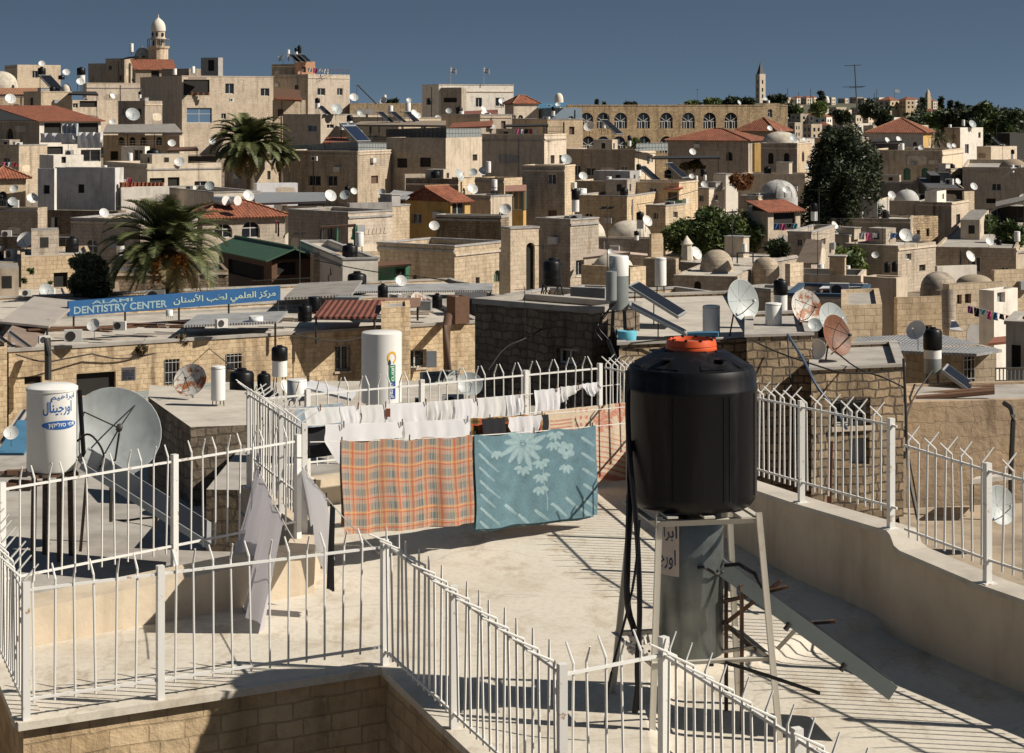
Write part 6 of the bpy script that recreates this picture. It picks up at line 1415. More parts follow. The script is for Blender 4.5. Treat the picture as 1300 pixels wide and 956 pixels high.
# ---- middle: tower and neighbours
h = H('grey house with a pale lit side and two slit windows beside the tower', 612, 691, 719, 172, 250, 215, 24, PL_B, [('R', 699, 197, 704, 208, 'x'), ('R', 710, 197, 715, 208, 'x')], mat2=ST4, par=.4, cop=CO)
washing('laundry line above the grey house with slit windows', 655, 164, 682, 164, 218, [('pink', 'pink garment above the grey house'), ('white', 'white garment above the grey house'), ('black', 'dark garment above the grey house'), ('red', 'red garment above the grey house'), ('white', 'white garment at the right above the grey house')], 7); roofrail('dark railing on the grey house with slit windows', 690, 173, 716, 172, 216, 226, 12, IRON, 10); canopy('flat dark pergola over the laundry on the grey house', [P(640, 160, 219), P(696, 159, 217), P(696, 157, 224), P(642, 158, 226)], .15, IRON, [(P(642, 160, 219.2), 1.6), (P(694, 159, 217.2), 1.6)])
h = H('narrow shaded stone tower house with a sunlit right edge', 663, 717, 730, 212, 345, 185, 18, ST3, [('L', 695, 221, 706, 234, 'w'), ('L', 696, 267, 707, 282, 'r')], mat2=ST2, par=.4, cop=CO)  # grey left and warm right faces paint in shade and sun
H('low lit parapet house left of the narrow tower', 603, 640, 665, 226, 330, 192, 40, ST2, par=.4); 
bt = T('bay_window', 'glazed box window under a faded pink awning left of the tower', 'bay window', P(655, 265, 184)); m = MB(); a = P(655, 254, 184); m.box(a, (M(24, 184), 1.2, M(24, 184)), -.25); m.build('glass_box', plain('bay_glass', (.10, .115, .10), .35, .2), bt); m = MB()
for k in range(4): m.box(a+Vector((-M(10.5, 184)+k*M(7, 184), -.66-.25*-k*.0, 0)), (.12, .06, M(24, 184)), -.25)
m.build('frame', PL_Y, bt); m = MB(); p0 = P(641, 243, 183.2); p1 = P(668, 242, 182); m.slab([p0, p1, p1+Vector((0, 1.6, .5)), p0+Vector((0, 1.6, .5))], .08); m.build('awning', plain('faded_pink', (.42, .23, .17), .9), bt); m = MB(); m.box(a-Vector((0, 0, M(24, 184))), (M(23, 184), 1.1, M(22, 184)), -.25); m.build('apron', PL_Y, bt)
h = H('dark stone terrace house behind the yellow house', 515, 582, 606, 227, 300, 200, 26, ROCK, par=.4, mat2=ST2); H('pale box room on the terrace house behind the yellow house', 512, 514, 541, 221, 235, 206, 70, PL_B, par=.2); D(582, 223, 17, 198, 60, 'dark dish on the terrace house behind the yellow house', DGR)
h = H('ochre yellow house with a red pitched roof and a gable window', 512, 572, 597, 256, 320, 170, 42, PL_Y, [('L', 523, 271, 535, 284, 'w'), ('R', 574, 257, 590, 274, 'w')], par=.0, flat=False); pitched(h, M(18, 170), 'gableL', .3)
canopy('arched black and white striped awning beside the yellow house', [P(487, 253, 172), P(515, 253, 170), P(528, 244, 176), P(500, 241, 178)], .1, corrugated('striped_canvas', (.30, .30, .30), .8, .7, 0.), [(P(488, 253, 172.2), 2), (P(514, 253, 170.2), 2)]); H('yellow wall with a porch left of the yellow house', 480, 500, 516, 252, 310, 174, 48, PL_Y, par=.1, flat=True)
H('dark capped stone house below the yellow house', 553, 636, 646, 277, 320, 163, 20, ROCK, par=.2, cop=(CONC, .2)); D(551, 287, 13, 160, 10, 'white dish on a post at the dark capped house', None, 0); dome('little white plaster dome on the curved stone house', 584, 303, 313, 20, 140, DOME, False)
h = H('curved stone house with a sunlit right wall above the dark roofs', 479, 577, 642, 314, 395, 130, 34, ST2, [('R', 627, 343, 636, 358, 'y'), ('R', 604, 352, 609, 362, 'x'), ('L', 524, 349, 529, 355, 'x')], par=.35, cop=COG)
k_ = H('green kiosk under a brown awning on the low roofs', 474, 500, 520, 338, 365, 122, 50, GREEN, [('R', 503, 341, 515, 356, 'x')], par=.1, name='kiosk', cat='kiosk', drop=.5); canopy('brown flat awning over the green kiosk', [P(470, 338, 121), P(522, 335, 120), P(520, 331, 125), P(474, 332, 125)], .12, WOOD, [(P(472, 338, 121.2), 1.6)])
h = H('buttressed plaster house with a tall arch right of the curved stone house', 636, 648, 684, 291, 395, 124, 58, PL_B, [('R', 668, 308, 679, 372, 'X')], par=.3, cop=COG)
h = H('cream house with a row of pointed carvings and a shaded left side', 366, 442, 498, 271, 340, 150, 42, ST3, mat2=ST4, par=.3, cop=COG)  # greyer left face carries its shade in the colour
m = MB(); nr = h['n']
for k in range(9):
    s_ = h['lR']*(.12+.80*k/9); a = h['C']+h['uR']*s_+nr*.04; z = PZ(297, 152); w_ = h['lR']*.032; m.poly([a-h['uR']*w_+Vector((0, 0, z)), a+h['uR']*w_+Vector((0, 0, z)), a+Vector((0, 0, z+M(9, 152)))])
m.build('carved_points', PL_B, h['t']); H('dark grey parapet storey above the cream carved house', 440, 444, 498, 258, 275, 158, 66, PL_G, par=.2)
t = T('roof_frame', 'open frame of green and red bars on the roof left of the carved house', 'frame', P(405, 320, 143)); 
for x0, y0, x1, y1, mt_ in ((407, 320, 409, 289, IRON), (427, 318, 428, 288, GREEN), (451, 314, 451, 286, GREEN), (407, 289, 452, 286, RUSTIRON), (447, 304, 452, 290, GREEN)): m = MB(); m.tube([P(x0, y0, 143), P(x1, y1, 143)], .12, 5); m.build('bar', mt_, t)
D(436, 252, 12, 150, 0, 'tiny white dish', None) if False else None
D(419, 249, 16, 180, 35, 'white dish on the grey shed roof in the left middle', None, 0); D(438, 248, 13, 179, -10, 'grey edged dish behind the white one on the shed roof', DGR, 0); D(449, 243, 9, 181, 30, 'small white dish beside the black boiler ball', None, 0); K_(441, 244, 7, 182, 'black ball tank on the shed roof among dishes'); D(485, 245, 11, 176, -15, 'white dish under the wide shaded house corner', None, 0)
h = H('white low room under the grey shed roof', 358, 362, 402, 262, 300, 172, 66, PL_W, [('R', 366, 268, 377, 277, 'w')], par=.1); canopy('grey sloping shed roof in the left middle', [P(324, 258, 174), P(414, 255, 168), P(412, 244, 186), P(322, 244, 190)], .2, plain('shed_sheet', (.23, .24, .25), .6, .15, 2.), [(P(411, 255, 168.5), 3)])
H('white sheet wall behind the grey shed', 322, 326, 378, 233, 262, 196, 70, PLASTIC_W, par=.1)
h = H('cream house with round arched windows under a red hipped roof', 226, 257, 362, 276, 330, 165, 60, ST4, [('R', 272, 284, 295, 302, 'a'), ('R', 307, 281, 330, 302, 'a')], par=.0); pitched(h, M(20, 165), 'hip', .5)
for x, lb in ((275, 'left white cylinder lying on the red hipped roof'), (290, 'right dark ended cylinder on the red hipped roof')): m = MB(); a = P(x, 254, 168); m.lathe([(0, 0), (.42, 0), (.42, 1.3), (0, 1.3)], a, 18, axis=Vector((.7, -.7, 0))); tag(m.build('boiler_cylinder', BOILW), lb, 'water heater')
D(315, 249, 15, 166, 35, 'white dish on the red hipped roof', None, 0); washing('clothes at the right window of the arched cream house', 349, 280, 355, 281, 158, [('red', 'red cloth at the corner window of the arched cream house'), ('black', 'black cloth at the corner window of the arched cream house')], 16)
# green roofed pavilion
gp = H('timber pavilion under a green gabled roof', 278, 345, 396, 329, 370, 128, 64, WOOD, [('R', 352, 333, 376, 349, 'x'), ('L', 290, 333, 335, 352, 'x')], par=.0, flat=False, name='pavilion', cat='pavilion'); pitched(gp, M(14, 128), 'gableR', .6, GREENR)
H('low stone yard walls below the carved cream house', 394, 398, 482, 322, 372, 126, 72, ST2, [('R', 425, 354, 433, 366, 'x')], par=.2); roofrail('thin railing along the yard in front of the pavilion', 320, 380, 394, 376, 112, 113, 24, IRON, 18); tree('round potted bush on the yard wall', 424, 350, 340, 10, 122, LEAFM, 200, .14, 3, name='bush', cat='plant', sd=3)
# ---- left edge cluster
h = H('old house with a red tiled roof and white tarps on its balcony', -8, 50, 128, 153, 235, 255, 52, ST3, [('L', 8, 163, 17, 183, 'X'), ('R', 56, 156, 78, 170, 'x'), ('R', 98, 156, 125, 168, 'x'), ('R', 56, 186, 80, 198, 'x'), ('R', 103, 190, 128, 205, 'g')], mat2=PL_W, par=.0); pitched(h, 2.0, 'shed', .5)
for x0, x1, y0, y1, mt_, lb in ((51, 96, 169, 181, PLASTIC_W, 'left white tarp on the balcony of the red roofed house'), (98, 130, 168, 188, PLASTIC_W, 'right white tarp on the balcony of the red roofed house'), (78, 99, 157, 183, plain('grey_tarp', (.35, .38, .42), .5, .2, 3.), 'grey tarp curtain drooping from the red roofed house')):
    m = MB(); a, b = P(x0, y1, 252.0), P(x1, y1, 250); vs = [a.lerp(b, i/14)+Vector((0, .25*math.sin(i*1.7+j*.6), M(y1-y0, 252)*j/5)) for j in range(6) for i in range(15)]; m.shared(vs, [(j*15+i, j*15+i+1, j*15+i+16, j*15+i+15) for j in range(5) for i in range(14)]); tag(m.build('tarp', mt_), lb, 'tarp')
H('stone roof box behind the red roofed house', 30, 52, 91, 117, 150, 300, 55, ST, [('L', 38, 124, 42, 135, 'x')], par=.2, cop=CO); canopy('dark flat roof jutting right of the stone roof box', [P(86, 119, 298), P(125, 120, 296), P(122, 116, 306), P(90, 116, 306)], .2, DARK, [(P(123, 120, 296.5), 4)])
H('walled terrace with dark recesses right of the stone roof box', 86, 92, 150, 127, 160, 310, 66, ST4, [('R', 101, 128, 123, 136, 'x'), ('R', 92, 131, 99, 137, 'w')], par=.3); roofrail('railing on the cream terrace wall at the left', 150, 127, 180, 125, 330, 334, 12, GREYP, 12)
S_(103, 106, 10, 330, 'black and white boiler on the left skyline', .72); K_(53, 98, 10, 340, 'black tank on legs at the far left skyline', 1.1); S2(66, 116, 26, 332, 10, 'large dark panel left of the skyline boiler'); D(102, 104, 10, 328, 20, 'white dish in front of the skyline boiler', None, 0); D(84, 92, 9, 360, 20, 'white dish on the skyline right of the far left house', None, 0); D(53, 81, 8, 400, 20, 'white dish on the roof of the far left house', None, 0)
m = MB(); m.lathe([(7*M(1, 330), -2), (6.5*M(1, 330), 0), (5*M(1, 330), 4*M(1, 330)), (2.5*M(1, 330), 7*M(1, 330)), (0, 8*M(1, 330))], P(84, 114, 330), 20); tag(m.build('dome', DOME), 'low rounded pale vault beside the skyline boiler', 'dome'); K_(78, 101, 8, 345, 'low black barrel right of the far left skyline tank', .6)
D(13, 126, 14, 290, 30, 'white dish at the left edge above the red roofed house', None, 0)
h = H('shaded balcony house under a brown shed awning at the left', 131, 228, 234, 172, 240, 268, 12, PL_B, [('L', 150, 174, 158, 184, 'X'), ('L', 164, 174, 172, 184, 'X'), ('L', 178, 174, 186, 184, 'X'), ('L', 198, 174, 206, 184, 'X'), ('L', 140, 192, 150, 203, 'x')], par=.1); canopy('brown shed awning over the shaded balcony house', [P(131, 168, 262), P(232, 168, 258), P(222, 157, 274), P(135, 158, 278)], .2, METALG, [(P(162, 168, 261), 5), (P(196, 168, 260), 5)]); roofrail('white balustrade of the shaded balcony house', 148, 186, 206, 185, 262, 259, 7, PL_W, 14)
H('white panel hut on the terrace below the brown awning', 154, 184, 190, 186, 212, 255, 20, PL_W, [('L', 170, 190, 181, 204, 'w')], par=.1)
h = H('cream lower house with a barred door and window left of the date palm', 133, 187, 281, 208, 265, 210, 58, PL_C, [('R', 213, 225, 228, 246, 'x'), ('R', 247, 230, 263, 244, 'w'), ('R', 190, 226, 209, 232, 'x')], par=.4); m = MB(); a, b = P(187, 226, 209.3), P(276, 232, 226)
K_(195, 210, 18, 225, 'fat black tank on the cream lower house', 1.0); W_(165, 208, 7, 14, 226, 'white boiler left of the fat black tank'); D(218, 182, 10, 235, 15, 'white dish on the shaded balcony house', None, 0); D(228, 206, 13, 212, 10, 'white dish on the parapet of the cream lower house', None, 0); D(269, 180, 9, 300, 30, 'bluish dish on the great block wall', DGR, 0); D(168, 146, 18, 300, 25, 'large pale dish before the great block', DGR, 0); D(143, 155, 8, 290, 10, 'tiny white dish left of the brown awning', None, 0)
canopy('dark flat canopy over clutter on the cream lower house', [P(212, 191, 222), P(252, 190, 220), P(250, 186, 230), P(216, 187, 232)], .15, WOOD, [(P(214, 191, 222.3), 3), (P(250, 190, 220.3), 3)]); H('dark shed of clutter behind the cream lower house parapet', 206, 210, 272, 199, 215, 222, 66, plain('dark_clutter', (.10, .085, .08), .9, .4, 3.), par=.1)
h = H('white parapet wall with red flower pots left of the date palm', 150, 154, 215, 238, 285, 190, 68, PL_W, par=.25)
for k in range(11): m = MB(); x = 155+k*5; m.lathe([(.2, 0), (.27, .5), (.22, .5), (0, .42)], P(x, 238, 190.4+k*.6), 10); o = m.build('flower_pot', TILE); tag(o, 'red flower pot on the white parapet, %s from the left' % ('first second third fourth fifth sixth seventh eighth ninth tenth eleventh'.split()[k]), 'flower pot', 'pots on the white parapet')
washing('short line of clothes above the white parapet', 160, 226, 168, 226, 191, [('pink', 'pink cloth above the white parapet'), ('red', 'red cloth above the white parapet')], 9)
# grey cement block on the left
h = H('shaded grey cement house with two small dark windows at the left', 70, 146, 157, 213, 340, 190, 16, plain('cement_light', (.52, .51, .49), .9, .2, 1.5, .2, streak=.5, big=.3), [('L', 99, 234, 107, 245, 'x')], par=.3); h = H('pale grey cement corner block left of the grey cement house', 48, 69, 72, 214, 340, 188, 12, plain('cement_pale', (.60, .58, .55), .9, .2, 1.5, .2, streak=.5), [('L', 55, 235, 63, 246, 'x')], par=.3)
H('rough stone footing under the grey cement house', 50, 150, 160, 268, 345, 186, 16, ROCK, par=.05); H('white box room on the grey cement house', 50, 68, 106, 197, 216, 196, 55, PL_W, [('R', 78, 199, 84, 207, 'x')], par=.15, mat2=PL_W)
h = H('yellow stone house with a red roof at the left edge', -30, -12, 33, 226, 275, 200, 62, ST2, [('R', -2, 243, 9, 263, 'A')], par=.0); pitched(h, M(14, 200), 'hip', .5); D(18, 240, 11, 195, -5, 'white dish on a pole before the yellow stone house', None, 0); D(41, 252, 14, 192, 25, 'larger white dish beside the grey cement corner', None, 0); washing('clothes between the red roofs at the left edge', 2, 206, 22, 206, 215, [('pink', 'pale pink garment at the left edge'), ('white', 'white garment at the left edge'), ('red', 'red garment at the left edge')], 8)
H('dark retaining wall at the left edge below the yellow house', -20, 48, 60, 264, 330, 180, 14, ST3, par=.1); H('dark yard ground house at the left edge', -30, 96, 120, 302, 345, 160, 14, ROCK, par=.1, roof=TAR)
h = H('old sunlit ashlar wall with weeds at the left edge', None, -10, 28, 333, 400, 122, 78, ST2, par=.2, dL=10); h = H('warm sunlit old wall left of the olive tree', None, 27, 116, 326, 400, 121, 60, ST2, par=.2, dL=8)
for k, (x, y) in enumerate(((16, 352), (32, 357), (62, 362), (38, 345))): tree('small weed tuft on the old left wall, %s' % ('far left', 'second', 'far right', 'upper')[k], x, y+4, y-4, 8, 119.5, LEAFM, 120, .1, 3, name='weed', cat='plant', sd=60+k)
H('flat pale roofs below the old wall at the left edge', None, -20, 92, 384, 410, 108, 80, PL_B, par=.1, roof=CONCW, dL=9)
tree('bushy olive tree left of the big date palm', 113, 392, 322, 62, 106, LEAFO, 5200, .13, 16, sd=21, trunk=.1, name='olive_tree')
palm('big date palm with orange fruit hanging above the blue sign', 212, 398, 314, 176, 104, 84, 5, 24, True, hang_=1.15, lw=.016); palm('date palm in front of the great stone block', 316, 255, 186, 112, 222, 96, 9, 22, hang_=1.25, lw=.024); palm('smaller palm half hidden behind the date palm', 354, 245, 196, 62, 232, 50, 12, 8, lw=.024)
H('sunken dark courtyard wall behind the big palm', None, 100, 290, 345, 400, 125, 82, ROCK, par=.2, dL=6, roof=TAR)
# ---- right half of the city
h = H('long grey house with small windows and a pale lit end', 716, 806, 832, 191, 260, 260, 24, ST3, [('L', 728, 210, 737, 223, 'w'), ('L', 744, 213, 756, 223, 'w'), ('L', 788, 211, 796, 222, 'w')], mat2=ST4, par=.4, cop=CO); roofrail('glass sheeted railing on the pale lit end of the long grey house', 808, 192, 848, 191, 258, 266, 10, GREYP, 10, plain('grey_net', (.2, .22, .22), .8)); tree('green planter bush on the long grey house', 805, 190, 176, 22, 268, LEAFM, 500, .22, 5, name='bush', cat='plant', sd=31)
h = H('brown stone house with a green balcony under a red awning', 727, 862, 886, 233, 300, 205, 24, ST2, [('L', 778, 240, 787, 254, 'ws'), ('L', 825, 239, 833, 252, 'ws'), ('L', 848, 244, 860, 256, 'r')], par=.3, cop=CO)
canopy('red sheet awning over the green balcony', [P(839, 240, 206), P(867, 239, 203), P(867, 236, 207), P(841, 236, 209)], .1, plain('red_sheet', (.42, .12, .07), .7), name='awning', cat='awning'); m = MB(); a, b = P(842, 262, 206), P(866, 262, 203); m.slab([a, b, b+Vector((0, 0, M(8, 205))), a+Vector((0, 0, M(8, 205)))], .1); tag(m.build('balcony', plain('green_balcony', (.06, .16, .11), .7)), 'green balcony front on the brown stone house', 'balcony')
D(789, 224, 16, 210, 25, 'bluish dish on the roof edge before the long grey house', DGR, 0); W_(773, 234, 7, 10, 207, 'white boiler left of the bluish dish'); W_(738, 253, 14, 14, 202, 'white cistern on the brown stone house wall'); A_C(743, 260, 8, 201, -20, 'air conditioner under the white cistern'); washing('small line left of the white cistern', 729, 239, 738, 239, 201, [('white', 'white cloth left of the white cistern'), ('white', 'second white cloth left of the white cistern')], 12)
for x, y, lb in ((825, 230, 'left grey panel on the roofs behind the brown stone house'), (860, 226, 'right grey panel on the roofs behind the brown stone house')): S2(x, y, 24, 225, 10, lb)
K_(848, 226, 9, 226, 'black tank between the grey panels'); K_(893, 224, 8, 226, 'black tank right of the grey panels'); D(879, 193, 9, 232, 20, 'white dish on a pole before the dark vine house', None, 0); D(878, 224, 7, 222, 10, 'small white dish low on the vine roofs', None, 0); W_(884, 230, 4, 7, 221, 'thin white boiler right of the small low dish'); W_(895, 229, 4, 7, 221, 'thin white boiler under the right black tank')
canopy('dark vine pergola frame before the dark gabled house', [P(828, 201, 240), P(914, 200, 232), P(912, 197, 244), P(830, 198, 250)], .15, IRON, [(P(832, 201, 240.2), 5), (P(912, 200, 232.3), 5), (P(872, 200, 236), 5)]); tree('yellow green vine hanging under the pergola', 881, 219, 199, 42, 238, leaf('leaf_vine', (.06, .06, .015), (.16, .12, .03)), 1100, .24, 10, name='vine', cat='plant', shape='wide', sd=7, sq=.6)
h = H('dark stone hall under a long red hipped roof', 848, 950, 974, 178, 250, 275, 22, ST3, [('L', 922, 193, 930, 204, 'X')], par=.0); pitched(h, M(14, 275), 'hip', .4); h = H('second hall behind with a higher red roof', 935, 984, 1003, 166, 200, 300, 30, ST3, par=.0); pitched(h, M(16, 300), 'hip', .4); H('orange lit wall strip beside the domed church', 955, 958, 968, 182, 235, 262, 70, PL_Y, par=.2)
h = H('grey domed church with round headed windows', 966, 1012, 1031, 183, 260, 235, 22, ST3, [('L', 975, 194, 982, 208, 'X'), ('L', 995, 194, 1002, 208, 'X'), ('R', 1018, 192, 1021, 205, 'X')], mat2=ST2, par=.3, cop=CO); dome('wide white dome of the grey church', 991, 167, 184, 48, 238, DOME); H('white gabled wall right of the church dome', 1010, 1015, 1034, 176, 200, 250, 62, PL_W, par=.2); D(977, 163, 7, 280, 20, 'small white dish on the red roof beside the church dome', None, 0); D(1021, 177, 5, 248, 20, 'tiny dish on the white gabled wall', None, 0)
H('plain plaster storey below the domed church', 940, 1022, 1034, 221, 300, 222, 20, PL_B, par=.3)
dome('ribbed whitish dome right of the bushy tree', 988, 229, 251, 48, 200, plain('dome_ribbed', (.42, .42, .40), .8, .2, 2., streak=.5), False, ribs=14); D(998, 241, 10, 196, 10, 'white dish before the ribbed dome', None, 0)
h = H('small house with a red tiled awning left of the dark conifer', 955, 975, 1016, 268, 330, 170, 52, PL_B, [('R', 982, 270, 1010, 292, 'x')], par=.0); pitched(h, M(12, 170), 'shed', .4); H('white side wall left of the red tiled awning', 950, 960, 976, 262, 300, 172, 40, PL_W, par=.2); washing('dark clothes line under the red tiled awning', 982, 284, 1014, 284, 166, [('blue', 'blue garment under the red tiled awning'), ('pink', 'pink garment under the red tiled awning'), ('black', 'black garment under the red tiled awning'), ('teal', 'teal garment under the red tiled awning')], 7)
# domes in the middle
H('base of the pale domes in the middle', 728, 838, 842, 303, 345, 165, 12, ST3, [('L', 728, 308, 738, 316, 'x')], par=.1, roof=CONCW); dome('left pale dome in the middle of the picture', 748, 280, 303, 42, 168, DOME, False); dome('right wider pale dome in the middle of the picture', 799, 281, 302, 56, 170, DOME, False); D(821, 281, 15, 166, 40, 'white dish on the right pale dome', None, 0); S_(808, 305, 6, 160, 'small black and white boiler before the right pale dome', .7); H('lit end wall right of the wide pale dome', 826, 827, 841, 297, 345, 160, 60, ST2, par=.1)
H('vaulted house carrying the pale dome behind the twin boilers', 738, 800, 820, 340, 400, 120, 40, ST2, par=.15, roof=CONCW); dome('pale dome just behind the twin boilers', 778, 324, 346, 54, 122, DOME, False); canopy('pale sheet roof patchwork between the domes', [P(740, 327, 140), P(800, 320, 138), P(822, 322, 146), P(760, 316, 150)], .15, plain('sheet_pink', (.42, .33, .27), .8)); D(775, 320, 8, 138, 10, 'tiny dish on the patchwork sheet roof', None, 0)
h = H('plain shaded stone house with a dark vaulted arch right of the twin boilers', 817, 858, 864, 329, 410, 135, 20, ST2, [('L', 834, 363, 856, 392, 'X'), ('L', 838, 333, 847, 340, 'x')], par=.2)
h = H('old stone chapel with a grey stone dome on its sloping roof', 855, 936, 964, 351, 410, 128, 16, ST3, [('L', 881, 357, 890, 371, 'X'), ('L', 905, 376, 912, 388, 'x')], par=.05, roof=CONCW); dome('grey stone dome on the old chapel', 910, 318, 340, 42, 132, ST3, False); H('rear vaulted roof of the old chapel', 862, 940, 1012, 336, 370, 138, 30, ST3, par=.05, roof=CONCW); dome('second stone dome half cut beside the chapel', 972, 327, 341, 34, 132, ST3, False); m = MB(); m.lathe([(.45, 0), (.35, 1.), (.45, 1.1), (0, 1.7)], P(872, 330, 136), 8); tag(m.build('chimney_pot', DOME), 'little domed chimney on the old chapel', 'chimney'); W_(945, 320, 6, 11, 130, 'white drum on a frame on the chapel roof'); canopy('thin frame table under the white drum on the chapel', [P(935, 321, 130), P(957, 321, 130), P(955, 320, 132), P(937, 320, 132)], .05, IRON, [(P(936, 321, 130.1), .7), (P(956, 321, 130.1), .7)])
S_(968, 385, 10, 70, 'small black and white boiler behind the tilted dish', .7) if False else None
H('lit stone block right of the chapel behind the black topped boiler', 1000, 1003, 1020, 335, 400, 100, 40, ST, par=.1); W_(1042, 347, 8, 12, 120, 'white drum on the dark flat roof below the conifer'); W_(1076, 348, 7, 11, 118, 'right white drum on the dark flat roof below the conifer')
H('dark flat roof with grey parapet below the conifer', 1000, 1093, 1100, 350, 400, 110, 14, PL_B, [('L', 1109, 365, 1118, 374, 'x')], par=.3, roof=TAR); H('long dark flat roof with scattered sheets', 1000, 1094, 1104, 378, 410, 88, 14, PL_B, par=.2, roof=TAR, cop=(plain('dull_blue', (.04, .075, .12), .7), .15))
for k, (x, y) in enumerate(((1040, 366), (1072, 364), (1054, 372))): canopy('white sheet lying on the long dark roof, %s' % ('left', 'right', 'front')[k], [P(x, y, 92+k), P(x+26, y-1, 92+k), P(x+30, y-4, 94+k), P(x+6, y-4, 94+k)], .04, PLASTIC_W, name='sheet', cat='sheet')
H('lit plaster box house in front of the stone vault', None, 1068, 1120, 388, 440, 76, 72, ST2, par=.15, dL=7, roof=CONC); h = H('plaster wall house with a small barred window behind the box house', 1096, 1138, 1152, 353, 400, 100, 35, PL_B, [('R', 1112, 362, 1120, 374, 'g')], par=.1, roof=plain('weedy_roof', (.24, .20, .11), .95, .4, 1.5, .3, big=.5)); H('stone house with broken ashlar right of the box house', 1136, 1139, 1202, 378, 430, 92, 72, ST2, par=.3, roof=CONC); dome('grey stone dome right of the middle at the right side', 1192, 346, 368, 46, 96, ST3, False); dome('flat earthen vault beside the grey stone dome', 1237, 350, 362, 46, 98, plain('vault_earth', (.30, .25, .18), .95, .3, 1.5, .2), False)
h = H('tall lit stone house with two windows below the earthen vault', 1197, 1205, 1278, 361, 430, 90, 64, ST2, [('R', 1215, 374, 1221, 386, 'x'), ('R', 1225, 373, 1233, 385, 'r')], par=.2); m = MB(); m.tube([P(1204, 368, 89), P(1205, 418, 88.7)], .32, 10); tag(m.build('buttress_column', ST3), 'round stone buttress at the corner of the tall lit house', 'column')
H('white panelled cubicle on the right with dark gaps', 1243, 1262, 1292, 369, 405, 84, 45, PL_W, [('R', 1266, 371, 1276, 384, 's')], par=.1); washing('washing line in front of the white cubicle', 1228, 388, 1284, 402, 78, [('purple', 'purple garment on the right roof line'), ('black', 'black garment on the right roof line'), ('teal', 'teal garment on the right roof line'), ('pink', 'pink garment on the right roof line'), ('blue', 'blue garment on the right roof line'), ('black', 'second black garment on the right roof line'), ('red', 'red garment on the right roof line')], 9)
canopy('white sheet heap leaning below the tall lit stone house', [P(1206, 418, 84), P(1222, 420, 83), P(1214, 408, 86), P(1208, 406, 86)], .06, PLASTIC_W, name='sheet', cat='sheet'); canopy('rust red sheet roof under the washing line at the right', [P(1254, 436, 66), P(1284, 433, 66), P(1284, 426, 70), P(1262, 428, 70)], .08, plain('red_rust_sheet', (.30, .11, .06), .8), name='sheet', cat='sheet')
# right middle distance
h = H('white house under a square red pyramid roof', 1103, 1172, 1184, 168, 200, 330, 18, PL_W, [('L', 1107, 178, 1112, 190, 'w'), ('L', 1159, 180, 1164, 190, 'A')], mat2=PL_Y, par=.0); pitched(h, M(18, 330), 'hip', .6, TILE, .5)
canopy('dark pergola of clutter in front of the pyramid roofed house', [P(1104, 180, 322), P(1146, 179, 318), P(1144, 177, 326), P(1106, 177, 328)], .2, IRON, [(P(1106, 180, 322.4), 4), (P(1144, 179, 318.4), 4)]); W_(1145, 191, 6, 9, 318, 'white drum before the pyramid roofed house'); H('grey sheds of clutter before the pyramid roofed house', 1108, 1140, 1146, 183, 200, 319, 20, plain('dark_clutter', (.1, .085, .08), .9, .4, 3.), par=.1)
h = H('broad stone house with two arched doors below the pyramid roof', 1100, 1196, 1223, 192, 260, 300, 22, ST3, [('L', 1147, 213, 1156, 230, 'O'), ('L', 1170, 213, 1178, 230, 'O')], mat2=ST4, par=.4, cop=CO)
for k in range(5): m = MB(); m.tube([P(1200+k*4, 238, 298+k*4), P(1200+k*4, 214+(k % 3)*3, 298+k*4)], .35, 6); tag(m.build('pillar_stub', ST2), 'stone pillar stub before the lit end of the broad house, %s' % ('first', 'second', 'third', 'fourth', 'fifth')[k], 'pillar', 'pillar stubs before the broad house')
D(1211, 185, 6, 300, 20, 'small white dish on the lit end of the broad house', None, 0)
h = H('white cubic tower house at the right with a dish on its roof', 1199, 1219, 1248, 162, 225, 340, 48, PL_G, [('L', 1208, 170, 1213, 177, 'w'), ('R', 1225, 183, 1230, 195, 'w'), ('R', 1242, 168, 1245, 175, 'x')], mat2=PL_W, par=.3); D(1234, 158, 11, 342, 30, 'dish on the roof of the white cubic tower house', DGR, 0); W_(1223, 160, 4, 8, 343, 'white boiler on the white cubic tower house'); W_(1206, 163, 4, 5, 345, 'left drum on the white cubic tower house')  # grey on the left face paints the shade of a white house
h = H('pale stone stair house right of the white cubic tower', 1240, 1258, 1291, 186, 225, 318, 50, ST4, par=.3); S2(1266, 184, 12, 320, 10, 'pale panel on the pale stone stair house'); H('wide dark sheds at the right before the trees', 1262, 1282, 1310, 169, 190, 420, 30, DARK, par=.2, roof=PL_W)
h = H('wide brown shaded house at the right edge', 1222, 1325, 1345, 214, 300, 250, 14, PL_B, [('L', 1259, 233, 1271, 242, 'w'), ('L', 1252, 252, 1264, 258, 'x')], par=.4, cop=CO); dome('brown dome at the right edge above the wide brown house', 1286, 202, 216, 36, 262, plain('dome_brown', (.26, .20, .14), .9, .2, 2.), False); D(1236, 237, 10, 240, 20, 'white dish on the lit pillar left of the wide brown house', None, 0); W_(1285, 219, 5, 10, 246, 'white boiler before the brown dome'); S2(1281, 224, 14, 245, 170, 'dark panel under the brown dome'); 
h = H('dark flat roofed store left of the wide brown house', 1176, 1224, 1228, 239, 300, 232, 10, DARK, par=.1, roof=TAR); D(1190, 250, 12, 226, -40, 'white dish in front of the dark flat store', None, 0); h = H('rough ashlar house with a lit right side below the dark store', 1166, 1208, 1231, 257, 330, 220, 28, ST3, [('R', 1214, 272, 1219, 284, 'x')], mat2=ST, par=.2); H('lit pillar wall left of the wide brown house', 1222, 1224, 1237, 243, 320, 226, 60, ST, par=.2); H('plain terrace wall under the broad stone house', 1110, 1178, 1182, 231, 270, 262, 16, PL_B, par=.2)
